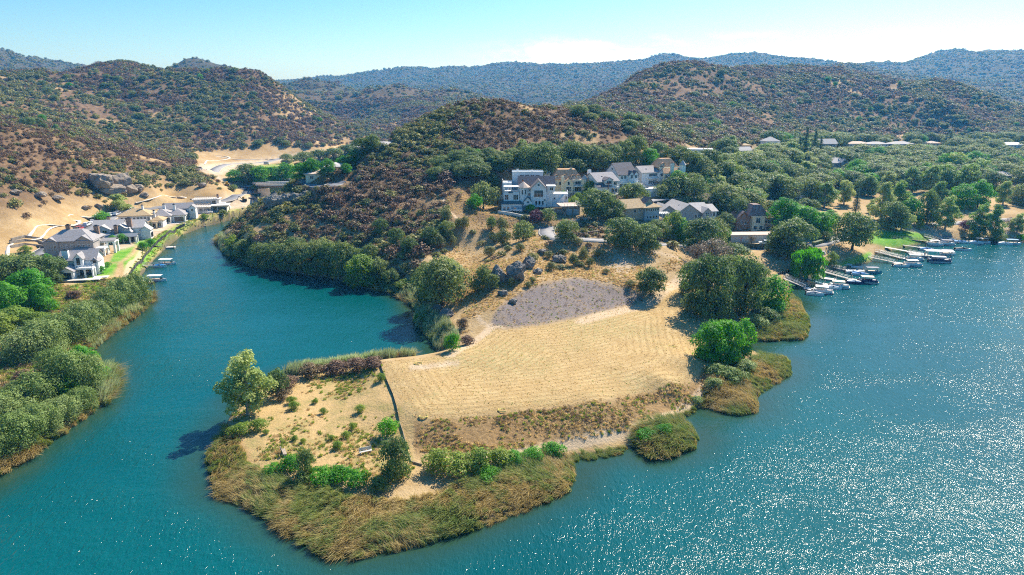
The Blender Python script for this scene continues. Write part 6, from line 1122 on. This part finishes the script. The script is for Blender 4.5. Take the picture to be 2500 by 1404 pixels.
fence('silt_fence', 'sagging dark silt fence along the left edge of the mown field', [(926,886),(933,906),(946,936),(959,966),(968,996),(975,1030)], .4, M_SILT, WM['wood'], 2.2); fence('silt_fence', 'fallen pale silt fence between the small tree and the field bank', [(976,1034),(984,1058),(992,1090),(1004,1130),(1030,1138)], .35, mat('faded_fabric', (.30, .27, .24), .9, .2, 2), None, 2.2)
fence('garden_fence', 'dark green slatted fence beside the village lane', [(1782,602),(1820,606),(1860,609),(1886,606)], 1.9, mat('green_fence', (.07, .10, .07), .8, .15, 1.5), WM['wood'], 2.4); fence('garden_fence', 'dark low fence running down to the water by the weeping willow', [(1890,680),(1912,670),(1932,660)], .8, M_SILT, WM['wood'], 2.0)
for i, (pts, lb) in enumerate((([(28,588),(60,580),(100,586),(124,592)], 'uppermost of three stone terrace walls at far left'), ([(24,596),(60,590),(96,595),(122,599)], 'middle of three stone terrace walls at far left'), ([(26,606),(60,600),(92,603),(118,606)], 'lowest of three stone terrace walls at far left'))): fence('terrace_wall', lb, pts, .9, WM['stone'], None, 3.0, .5, 'wall')
fence('retaining_wall', 'grey retaining wall along the drive below the white mansion', [(1216,522),(1245,526),(1275,533),(1300,538)], 1.1, WM['concrete'], None, 3, .4, 'wall'); fence('retaining_wall', 'curved stone planter wall beside the stone garage', [(1326,520),(1350,519),(1372,522),(1380,528)], 1.6, WM['stone'], None, 3, .4, 'wall'); fence('retaining_wall', 'low stone wall above the lane under the oaks', [(1400,577),(1440,570),(1490,566),(1530,570)], .7, WM['stone'], None, 3, .4, 'wall')
fence('hedge', 'long clipped hedge beside the shore road', [(1985,600),(2005,594),(2026,584)], 1.3, LM['oak'], None, 2.5, 1.3, 'hedge'); fence('hedge', 'trimmed green hedge below the white mansion terrace', [(1315,518),(1335,516),(1356,515)], .9, LM['bright'], None, 2.5, 1.0, 'hedge')
def pole(px, py, hpx, label):
    p = ground(px, py); hh = hpx/ppm(*p); e = empty('utility_pole', p); tag(e, label, 'pole'); MB().tube([(0, 0, -.5), (0, 0, hh)], [.17, .12], 8).build('shaft', WM['rust'], e); MB().box(-1.1, 1.1, -.08, .08, hh-.9, hh-.75).build('crossarm', WM['rust'], e)
    for xx in (-.95, -.5, .5, .95): MB().tube([(xx, 0, hh-.749), (xx, 0, hh-.55)], .05, 6).build('insulator', M_GLASS, e)
pole(1484, 490, 44, 'brown utility pole in front of the grey-green balconied house'); pole(1661, 452, 28, 'brown utility pole beside the turreted house'); pole(1957, 392, 30, 'slim utility pole beside the tall pines'); pole(1808, 600, 22, 'short wooden post on the bare lot above the green fence')
def bench(px, py, ang, label, m):
    p = ground(px, py); e = empty('park_bench', p, R(ang)); tag(e, label, 'bench', 'benches on the point')
    for i in range(3): MB().box(-1.05, 1.05, -.28+i*.19, -.12+i*.19, .43, .48).build('seat_slat', m, e)
    for i in range(3): MB().box(-1.05, 1.05, .30+i*.03, .34+i*.03, .55+i*.16, .68+i*.16).build('back_slat', m, e)
    for s in (-1, 1): MB().box(s*.85-.06, s*.85+.06, -.26, .3, 0, .429).box(s*.85-.05, s*.85+.05, .35, .42, .43, 1.02).build('leg', WM['concrete'], e)
bench(694, 1108, 118, 'weathered bench on the sandy flat at the left', WM['wood']); bench(893, 1107, 24, 'pale bench on the sandy flat nearer the small tree', WM['concrete'])
M_STRAW = mat('straw_yellow', (.66, .52, .16), .9, .2, 3)
for px, py, lb in ((1032, 1019, 'yellow straw wattle pile at the lower left corner of the field'), (1228, 1002, 'yellow straw wattle pile at the front edge of the field'), (1022, 889, 'yellow straw wattle pile at the back left corner of the field'), (1640, 846, 'yellow straw wattle pile at the right side of the field')):
    p = ground(px, py); e = empty('straw_wattle', p); e.scale = (.62, .62, .7); tag(e, lb, 'straw wattle', 'straw wattles left on the field'); r_ = random.Random(px)
    for k in range(3):
        a0 = r_.uniform(0, 6.28); pts = [(math.cos(a0+t_*.9)*(1.0+k*.3), math.sin(a0+t_*.9)*(.8+k*.2), .14) for t_ in range(4)]; MB().tube(pts, .13, 7).build('roll', M_STRAW, e)
# ------------------------------------------------------------------ boulders
def rock_mat(name, a, b):
    m, t, bs = new_mat(name); p = objco(t); n1 = noise(t, .45, 6, .65, p, .4); n2 = noise(t, 1.8, 6, .7, p)
    c = mixrgb(t, ramp(t, n1, .35, .65), a, b); c = mixrgb(t, ramp(t, n2, .5, .75, 0, .65), c, (a[0]*.4, a[1]*.4, a[2]*.38)); t.links.new(c, bs.inputs['Base Color']); bs.inputs['Roughness'].default_value = .95
    bn = t.nodes.new('ShaderNodeBump'); bn.inputs['Strength'].default_value = 1; bn.inputs['Distance'].default_value = .4; t.links.new(math_(t, 'ADD', n1, math_(t, 'MULTIPLY', n2, .4)), bn.inputs['Height']); t.links.new(bn.outputs[0], bs.inputs['Normal']); return m
M_ROCK = rock_mat('sandstone', (.25, .20, .15), (.38, .31, .235)); M_ROCKD = rock_mat('dark_lichen_rock', (.15, .14, .125), (.30, .27, .23))
def boulder(px, py, wpx, hpx, label, m=None, seed=0, dep=.8, sink=.25, rough_=.2):
    p = ground(px, py); k = 1/ppm(*p); W_, Hh = wpx*k, hpx*k; bm = bmesh.new(); bmesh.ops.create_icosphere(bm, subdivisions=4, radius=1.0); q = np.random.default_rng(seed)
    cuts = [(unit(q.normal(size=3)), q.uniform(.55, .85)) for _ in range(11)]
    for v in bm.verts:
        c = np.array(v.co)
        for nv, dd in cuts:
            t_ = c@nv-dd
            if t_ > 0: c = c-nv*t_*.92
        a = np.array([c[0]*2.2+seed*3.1]); b = np.array([c[1]*2.2+c[2]*1.7]); c = c*(1+rough_*float(fbm(a, b, .8, 5, seed, .6)[0])); v.co = (c[0]*W_*.56, c[1]*W_*.56*dep, c[2]*Hh*.62+Hh*(.5-sink*.5))
    me = bpy.data.meshes.new('boulder'); bm.to_mesh(me); bm.free(); me.materials.append(m or M_ROCK); o = link('boulder', me); o.location = (p[0], p[1]+W_*.2, p[2]); tag(o, label, 'boulder'); return o
for i, a in enumerate([(242,464,62,44,'huge pale sandstone boulder, left half of the split outcrop'),(292,464,62,42,'huge pale sandstone boulder, right half of the split outcrop'),(266,474,76,24,'broad dark rock shelf under the split outcrop'),(312,474,36,24,'small boulder at the right foot of the split outcrop'),(338,470,26,18,'low boulder rightmost beside the split outcrop'),(36,474,26,12,'flat pale boulder at the left edge of the golden slope'),(92,482,32,13,'long pale boulder on the golden slope left of the outcrop'),(138,490,32,12,'flat pale boulder above the winding concrete swale'),(352,482,18,11,'small grey boulder on the golden slope above the concrete swale'),(492,458,22,12,'grey boulder on the golden slope end near the junction'),(386,372,20,13,'lone pale boulder on the brushy ridge above the outcrop'),(208,512,16,9,'small dark boulder above the row of parked cars'),(240,508,18,11,'dark boulder left of the feathery tree')]): boulder(*a, seed=i+1)
for i, a in enumerate([(1214,692,42,44,'tall lichen-dark rock, left one of the big pair on the knoll'),(1260,688,48,48,'tall lichen-dark rock, right one of the big pair on the knoll'),(1292,655,36,28,'jagged dark rock just above the big pair on the knoll'),(1366,642,34,18,'low dark rock near the bend of the lane'),(1312,668,24,14,'small dark rock right of the big pair'),(1088,778,42,24,'brown rock ledge at the shore of the inner cove'),(1066,760,26,16,'small rock above the inner cove reeds'),(1230,722,30,14,'flat rock at the top corner of the gravel slope'),(1252,742,26,12,'flat rock on the left edge of the gravel slope'),(664,512,42,40,'dark cliff rock at the left end of the central hill'),(690,506,50,32,'dark broken rock beside the cliff at the left end of the hill'),(716,494,40,24,'dark rock above the cliff at the left end of the hill'),(744,486,36,18,'small dark rock rightmost on the left end of the hill'),(676,482,36,18,'flat dark rock on top of the cliff'),(1322,620,26,12,'low pale rock just below the lane bend'),(1420,632,20,9,'small rock near the pale scar on the knoll')]): boulder(*a, m=M_ROCKD, seed=i+31, rough_=.38)
# ------------------------------------------------------------------ trees and bushes one by one (base pixel, height and width in photo pixels)
T = tree
T('sycamore',606,1012,165,128); T('oakbush',676,968,78,62); T('oak',750,1168,80,46); T('oak',966,1166,104,78); T('oakbush',925,1200,40,52); T('oakbush',736,1190,46,44); T('greenbush',948,1062,46,52)
for a in ((790,1180,46,72),(868,1186,46,58),(830,1172,40,56),(710,1152,46,52),(668,1160,34,44)): T('greenbush', *a)
for a in ((1070,1150,56,76),(1120,1158,60,80),(1170,1150,60,76),(1218,1140,50,64),(590,1062,36,50),(630,1050,30,44)): T('limebush', *a)
for a in ((1250,1132,36,56),(1300,1122,32,56),(1350,1112,34,56),(1190,1168,34,60),(1575,1072,30,56),(1620,1058,26,44)): T('greenbush', *a)
for a in ((718,1000,22,26),(712,985,20,24),(810,1075,16,18),(845,1070,20,22),(790,1010,16,18),(770,985,14,16),(880,1005,20,24),(740,1080,12,14),(720,1075,14,16),(860,1050,20,20),(930,930,22,24),(825,1095,22,24),(650,1060,14,16)): T('limebush', *a)
for a in ((760,920,36,60),(820,912,36,60),(870,905,34,60),(910,898,30,50),(705,945,32,46),(690,975,30,40)): T('brownbush', *a)
for a in ((1728,884,104,76),(1774,890,116,78),(1808,872,96,62),(1745,868,90,60)): T('bright', *a)
for a in ((1750,915,30,60),(1790,930,34,60),(1740,950,30,46),(1820,905,30,50),(1700,985,20,30)): T('willowbush', *a)
T('oak',1722,770,150,118,var=0); T('oak',1690,720,86,74); T('oak',1815,765,140,92,var=1); T('oak',1780,706,84,80); T('oak',1760,780,70,70); T('oak',1840,700,60,70); T('bright',1882,760,88,80); T('dry',1738,655,74,104); T('oak',1790,650,56,80); T('dry',1700,640,44,56); T('oak',1588,722,70,70,var=2); T('oakbush',1690,760,46,60)
T('oakbush',1870,786,40,60); T('willowbush',1840,800,36,60)
T('weeping',1968,684,82,80); T('lime',2030,650,36,28); T('oak',2080,610,96,92,var=3); T('oak',1930,625,92,112,var=4); T('oak',1900,618,56,66)
for a in ((1516,602,70,84),(1578,612,66,70),(1604,582,46,56),(1546,582,36,56),(1456,530,70,86),(1546,510,62,70),(1502,536,48,50),(1650,506,80,86),(1692,506,70,66),(1620,500,50,60),(1712,612,80,90),(1740,600,66,66),(1690,590,50,56),(1760,520,56,66),(1790,530,60,70),(1820,500,54,66),(1772,560,40,44)): T('oak', *a)
T('oak',1382,588,52,56); T('oakbush',1276,588,54,54); T('oakbush',1180,512,76,62); T('greenbush',1160,510,38,36); T('purplebush',1308,545,36,36); T('willowbush',1338,542,34,40); T('greenbush',1296,520,24,26); T('willowbush',1200,560,34,26); T('bush',1226,570,44,30); T('bush',1230,596,40,38); T('bush',1136,560,34,22); T('bush',1410,594,16,24); T('lime',1645,585,72,54); T('bright',1662,590,56,44); T('bright',1715,470,40,46); T('bright',1652,460,42,48); T('lime',1440,480,40,36); T('limebush',1400,512,36,30); T('limebush',1412,498,30,26); T('greenbush',1375,500,34,24); T('limebush',1435,455,22,20); T('limebush',1540,488,26,30)
for a in ((1330,432,78,76),(1292,426,66,60),(1366,404,46,50),(1392,402,56,56),(1420,402,52,56),(1446,412,56,60),(1476,412,46,54),(1500,406,50,54),(1524,400,56,50),(1552,398,66,56),(1606,392,44,50),(1660,402,46,46),(1684,430,60,54),(1710,440,56,56),(1730,420,56,60),(1640,400,36,46),(1760,450,60,66),(1690,470,46,50)): T('oak', *a)
T('bright',1584,408,46,44); T('greenbush',1600,404,22,40)
for a in ((1208,420,20,20),(1220,428,26,24),(1232,418,20,20),(1204,442,24,22),(1192,450,22,20),(1206,466,40,30),(1180,480,26,24)): T('oakbush', *a)
for a in ((1120,560,30,20),(1090,540,34,26),(1105,600,26,22),(1065,605,40,36),(1270,612,20,24),(1210,590,22,28),(1195,625,26,30)): T('bush', *a)
for a in ((640,642,50,56),(672,652,58,60),(704,660,66,60),(738,664,72,60),(772,670,84,64),(806,672,80,60),(840,676,88,64),(870,668,62,50),(926,694,66,52),(956,704,50,46),(600,628,44,50),(905,640,44,40),(968,600,44,40),(1000,620,40,40),(1050,600,46,44),(1090,580,40,40),(930,570,36,36),(720,630,50,56),(790,628,46,56)): T('oak', *a)
T('lime',884,700,84,76); T('limebush',572,612,40,36); T('oak',1078,748,122,126,var=2); T('oak',1044,736,84,70); T('oak',1100,690,60,60); T('limebush',990,705,26,46); T('willowbush',1040,790,34,40); T('greenbush',1105,856,46,40); T('oakbush',1060,830,20,24); T('oakbush',1085,812,26,20); T('brownbush',1130,800,26,30); T('brownbush',1140,840,24,34); T('greenbush',1022,790,26,24)
for a in ((1182,700,56,44),(1200,706,40,40),(1165,712,34,36)): T('oakbush', *a)
for a in ((1340,632,20,22),(1300,640,26,28),(1345,660,22,26),(1400,650,34,26),(1424,640,40,24),(1440,652,26,22),(1375,625,18,24),(1460,625,18,26),(1540,700,18,22),(1480,668,14,16),(1300,690,16,18),(1290,700,14,18),(1250,700,24,20)): T('bush', *a)
# left bank
for a in ((62,694,74,110),(120,692,66,76),(20,680,60,80),(140,676,50,50)): T('oak', *a)
for a in ((78,745,92,92),(20,772,84,90),(108,760,70,60)): T('bright', *a)
for a in ((40,800,56,80),(0,820,60,80),(90,800,40,60)): T('lime', *a)
for a in ((336,735,76,70),(302,752,80,72),(268,782,82,76),(236,802,76,70),(200,822,86,92),(150,842,80,90),(110,868,90,110),(60,880,84,110),(176,965,112,96),(214,955,100,90),(140,945,96,92),(96,990,86,110),(50,1005,70,100),(20,1040,80,110),(90,1062,84,100),(38,1098,96,110),(150,1030,66,90),(200,1000,56,80),(0,1120,80,90),(-60,1120,90,120),(120,1058,50,70)): T('willow', *a)
T('bright',200,915,70,80); T('bright',160,975,60,70); T('greenbush',245,930,40,50)
for a in ((60,930,30,50),(30,960,30,46),(110,920,30,50),(40,860,30,46),(150,800,26,44),(200,760,26,40),(250,740,24,40),(180,730,22,36)): T('brownbush', *a)
T('sycamore',288,521,46,72); T('lime',64,622,24,28); T('greenbush',250,540,26,36); T('greenbush',232,600,26,24); T('greenbush',116,640,22,22); T('greenbush',245,666,18,24); T('greenbush',262,652,14,20); T('greenbush',350,612,22,26); T('greenbush',368,598,18,22); T('oakbush',118,620,16,18); T('greenbush',300,594,26,26); T('greenbush',276,596,24,22); T('cypress',370,560,24,8)
T('limebush',500,540,18,18); T('oakbush',545,525,14,18); T('oakbush',570,466,16,22)
# valley beyond the bridge
for a in ((606,446,46,52),(742,412,40,56),(780,404,38,50),(815,398,36,48),(850,388,36,50),(885,376,38,50),(910,366,36,40),(700,400,24,30)): T('oak', *a)
for a in ((575,446,30,40),(640,448,42,48),(668,446,40,44),(700,442,42,46),(735,438,38,44),(762,424,36,40),(800,424,34,40),(838,412,30,36),(620,440,26,30),(870,398,30,36),(845,425,24,30)): T('bright', *a)
T('limebush',625,465,16,22); T('oakbush',790,432,18,30)
# meadow and marina shore
for a in ((2012,508,62,66),(2060,500,60,46),(2150,540,92,66),(2190,532,86,60),(2200,562,56,56),(2306,562,84,60),(2388,582,86,54),(2426,580,76,50),(2482,570,50,42),(2126,520,34,24),(2448,500,56,42),(2270,470,64,60),(2226,470,60,60),(2304,466,64,66),(2120,480,50,50),(2170,470,50,54),(2360,470,70,66),(2330,440,66,70),(2390,450,60,66),(2290,505,60,50)): T('sycamore', *a)
for a in ((2262,548,86,50),(2175,560,70,66),(2110,478,46,50),(2480,495,44,36),(2420,470,50,56),(2500,500,50,56)): T('oak', *a)
for a in ((2346,510,58,64),(2386,506,64,56),(2220,548,66,54),(2315,430,56,56),(2375,420,50,60),(2260,440,40,50)): T('bright', *a)
T('pine',2088,522,66,24); T('dry',2470,560,30,50); T('purplebush',2356,562,26,28); T('lime',2245,560,24,20); T('bright',1912,560,76,66); T('bright',2000,575,60,70); T('bright',1965,572,70,76); T('bright',2020,560,46,50); T('bright',1940,560,60,60); T('oak',1985,560,46,50); T('greenbush',1990,585,24,30); T('oak',2010,590,26,30); T('bright',1768,590,34,36); T('oak',1800,545,60,50); T('dry',1834,598,24,26); T('limebush',1880,520,20,30)
T('willow',2435,590,24,40); T('willow',2380,588,20,36); T('greenbush',2500,590,20,30)
# tall conifers
for a in ((1962,402,92,28),(1984,398,84,26),(1948,396,64,26),(2000,392,60,24),(2316,362,44,22),(2306,364,36,20),(1972,420,40,24),(2040,395,46,12)): T('pine', *a)
for px in (2248, 2256, 2264, 2272): T('cypress', px, 372, 28, 4)
# the belt of oaks through the village, filled at natural spacing
BELT = [(1680,392),(1780,366),(1900,345),(2160,345),(2560,348),(2560,440),(2500,450),(2400,462),(2240,456),(2010,470),(1990,520),(1900,540),(1780,520),(1700,460)]
HB = [(1670,1745,380,20),(1800,1842,381,30),(1808,1838,362,14),(1864,1908,362,30),(1998,2048,368,30),(2070,2236,362,22),(2262,2298,358,18),(2448,2500,362,16),(2026,2068,414,32),(2306,2356,394,18),(2425,2475,440,24),(1860,1990,490,40),(1810,1885,562,40),(2000,2500,545,0)]
FARB = []; bpts = []; rq = random.Random(99); tries = 0
while len(bpts) < 420 and tries < 22000:
    tries += 1; px = rq.uniform(1680, 2520); py = 345+(rq.random()**.8)*190
    if not in_poly(np.array([px]), np.array([py]), BELT)[0]: continue
    p = ground(px, py); k = ppm(*p); hh = rq.uniform(7.0, 12)*k; bad = False
    for x0, x1, yb, hb in HB:
        if x0-hh*.5 < px < x1+hh*.5 and py-hh < yb-hb*(.15 if hb > 31 else .5) and py > yb-3: bad = True
    for qx, qy, qr in bpts:
        if (p[0]-qx)**2+(p[1]-qy)**2 < (qr+2.5)**2: bad = True; break
    if bad or not clear_mask(np.array([p[0]]), np.array([p[1]]), .8)[0]: continue
    bpts.append((p[0], p[1], 3.2))
    if math.hypot(p[0], p[1]) < 470: T(rq.choices(['oak', 'sycamore', 'bright', 'dry', 'pine', 'lime'], [74, 10, 7, 3, 3, 3])[0], px, py, hh, hh*rq.uniform(1.15, 1.6), loc=p)
    else: FARB.append((*p, hh/k))
# the far canopy and the oaks dotted over the hills read as one mass each
CANOPY = proto_collection('oak_canopy', [q_[1] for q_ in TREES['oak']]+[TREES['sycamore'][0][1], TREES['bright'][0][1]])
def canopy(name, label, pts):
    A_ = np.array(pts); n = len(A_); idx = rng.choice(7, n, p=[.17, .17, .17, .17, .17, .09, .06]); sz = A_[:, 3]/np.where(idx < 5, 9.5, np.where(idx == 5, 14, 9)); sx = sz*np.where(idx == 5, 1.3, 1)*rng.uniform(1.1, 1.5, n)
    scatter(name, label, 'trees', A_[:, :3], np.c_[sx, sx, sz], np.c_[np.zeros(n), np.zeros(n), rng.uniform(0, 6.28, n)], idx, CANOPY)
canopy('far_woodland', 'continuous oak canopy around the far houses at the foot of the hill', FARB)
HO = []
for i in range(900):
    px, py = rq.choice([(rq.uniform(1060, 1420), rq.uniform(330, 440)), (rq.uniform(1400, 1700), rq.uniform(330, 400)), (rq.uniform(1400, 2520), rq.uniform(170, 345)), (rq.uniform(1400, 2520), rq.uniform(230, 345)), (rq.uniform(60, 900), rq.uniform(170, 370))])
    p = ground(px, py); d_ = math.hypot(p[0], p[1])
    if d_ > 1300 or p[2] < 8 or not clear_mask(np.array([p[0]]), np.array([p[1]]), 1.3)[0] or any(x0-10 < px < x1+10 and yb-hb-14 < py < yb+30 for x0, x1, yb, hb in HB): continue
    if float(fbm(np.array([p[0]]), np.array([p[1]]), 55, 3, 91)[0]) < -.02: continue
    HO.append((*p, rq.uniform(3.2, 6.5)))
canopy('hillside_oaks', 'darker oaks and tall shrubs gathered in the folds of the hills', HO)
# ------------------------------------------------------------------ labels that say which tree
KW = dict(oak='dark green oak', bright='bright green leafy tree', willow='grey-green willow thicket', lime='yellow-green tree', sycamore='tall olive-green broadleaf tree', dry='dry brown half-bare tree', pine='tall dark pine', cypress='slim dark cypress', weeping='weeping willow', bush='olive scrub bush', greenbush='bright green bush', brownbush='dry brown bush', oakbush='dark green rounded bush', purplebush='purple-leaved bush', willowbush='grey-green bush', limebush='yellow-green bush')
LAND = [('the glazed-gable grey house', 2046, 410), ('the blue-grey gabled house', 1820, 380), ('the bare track cut', 1735, 425), ('the red-brown house of the trio', 1962, 474), ('the dark-roofed white house of the trio', 1884, 472), ('the white mansion', 1290, 480), ('the cream tiled mansion', 1395, 440), ('the balconied grey-green house', 1480, 440), ('the turreted house', 1640, 410), ('the tan cottage', 1560, 525), ('the long grey-roofed house', 1690, 520), ('the brown cottage', 1845, 540), ('the bend of the lane', 1345, 585), ('the lone oak on the knoll', 1585, 690), ('the big rocks on the knoll', 1240, 660), ('the marina lawn', 2160, 590), ('the dry meadow', 2210, 510), ('the far row of low houses', 2170, 365), ('the two-storey taupe house', 2020, 370), ('the trio of houses in the oaks', 1925, 475), ('the bridge', 690, 440), ('the columned blue-grey house', 290, 560), ('the white farmhouse', 170, 650), ('the tip of the point', 800, 1140), ('the back edge of the point', 800, 910), ('the left bank waterline', 160, 960), ('the upper left bank', 230, 790), ('the left edge of the picture', 20, 760), ('the foot of the central hill', 760, 650), ('the inner cove', 1060, 770), ('the cove before the marina', 1800, 740), ('the reed beds of the right bank', 1770, 910), ('the front bank of the field', 1180, 1130), ('the right edge of the marina', 2440, 570), ('the grassy slope below the mansion', 1160, 560), ('the top of the central hill', 1200, 370), ('the crest of the village hill', 2000, 260), ('the big left hill', 450, 280), ('the steep-roofed house row', 1520, 385), ('the right end of the meadow', 2420, 450)]
ORD = ['leftmost', 'second from the left', 'third from the left', 'fourth from the left', 'fifth from the left', 'sixth from the left', 'seventh from the left', 'eighth from the left', 'ninth from the left', 'tenth from the left', 'eleventh from the left', 'twelfth from the left', 'thirteenth from the left', 'fourteenth from the left', 'fifteenth from the left', 'sixteenth from the left', 'seventeenth from the left', 'eighteenth from the left', 'nineteenth from the left', 'twentieth from the left']
groups = {}
for o, kd, px, py in TREE_OBJS:
    lm = min(LAND, key=lambda q: (q[1]-px)**2+(1.6*(q[2]-py))**2)[0]; groups.setdefault((kd, lm), []).append((px, o))
for (kd, lm), lst in groups.items():
    lst.sort(key=lambda q: q[0])
    for i, (px, o) in enumerate(lst):
        cat = 'bush' if kd.endswith('bush') else 'thicket' if kd == 'willow' else 'tree'
        if len(lst) == 1: lb = f'{KW[kd]} near {lm}'
        elif len(lst) <= 20: lb = f'{KW[kd]} near {lm}, {ORD[i] if i < len(lst)-1 else "rightmost"}'
        else: lb = f'{KW[kd]} in the dense trees around {lm}'
        tag(o, lb, cat, {'bush': 'bushes', 'thicket': 'willow thickets along the left bank', 'tree': 'trees'}[cat] if len(lst) <= 20 else f'dense trees around {lm}')
# ------------------------------------------------------------------ summer haze
hz = MB().box(-3800, 3800, -900, 4500, -4, 330).build('haze'); tag(hz, 'thin summer haze over the valley and far mountains', 'haze', kind='stuff')
m, t, b = new_mat('haze_air'); t.nodes.remove(b); pv = t.nodes.new('ShaderNodeVolumePrincipled'); pv.inputs['Color'].default_value = (.09, .45, 1.0, 1); pv.inputs['Absorption Color'].default_value = (1, 1, 1, 1); pv.inputs['Density'].default_value = .00016; pv.inputs['Anisotropy'].default_value = .2
t.links.new(pv.outputs[0], t.nodes['Material Output'].inputs['Volume']); hz.data.materials.append(m)
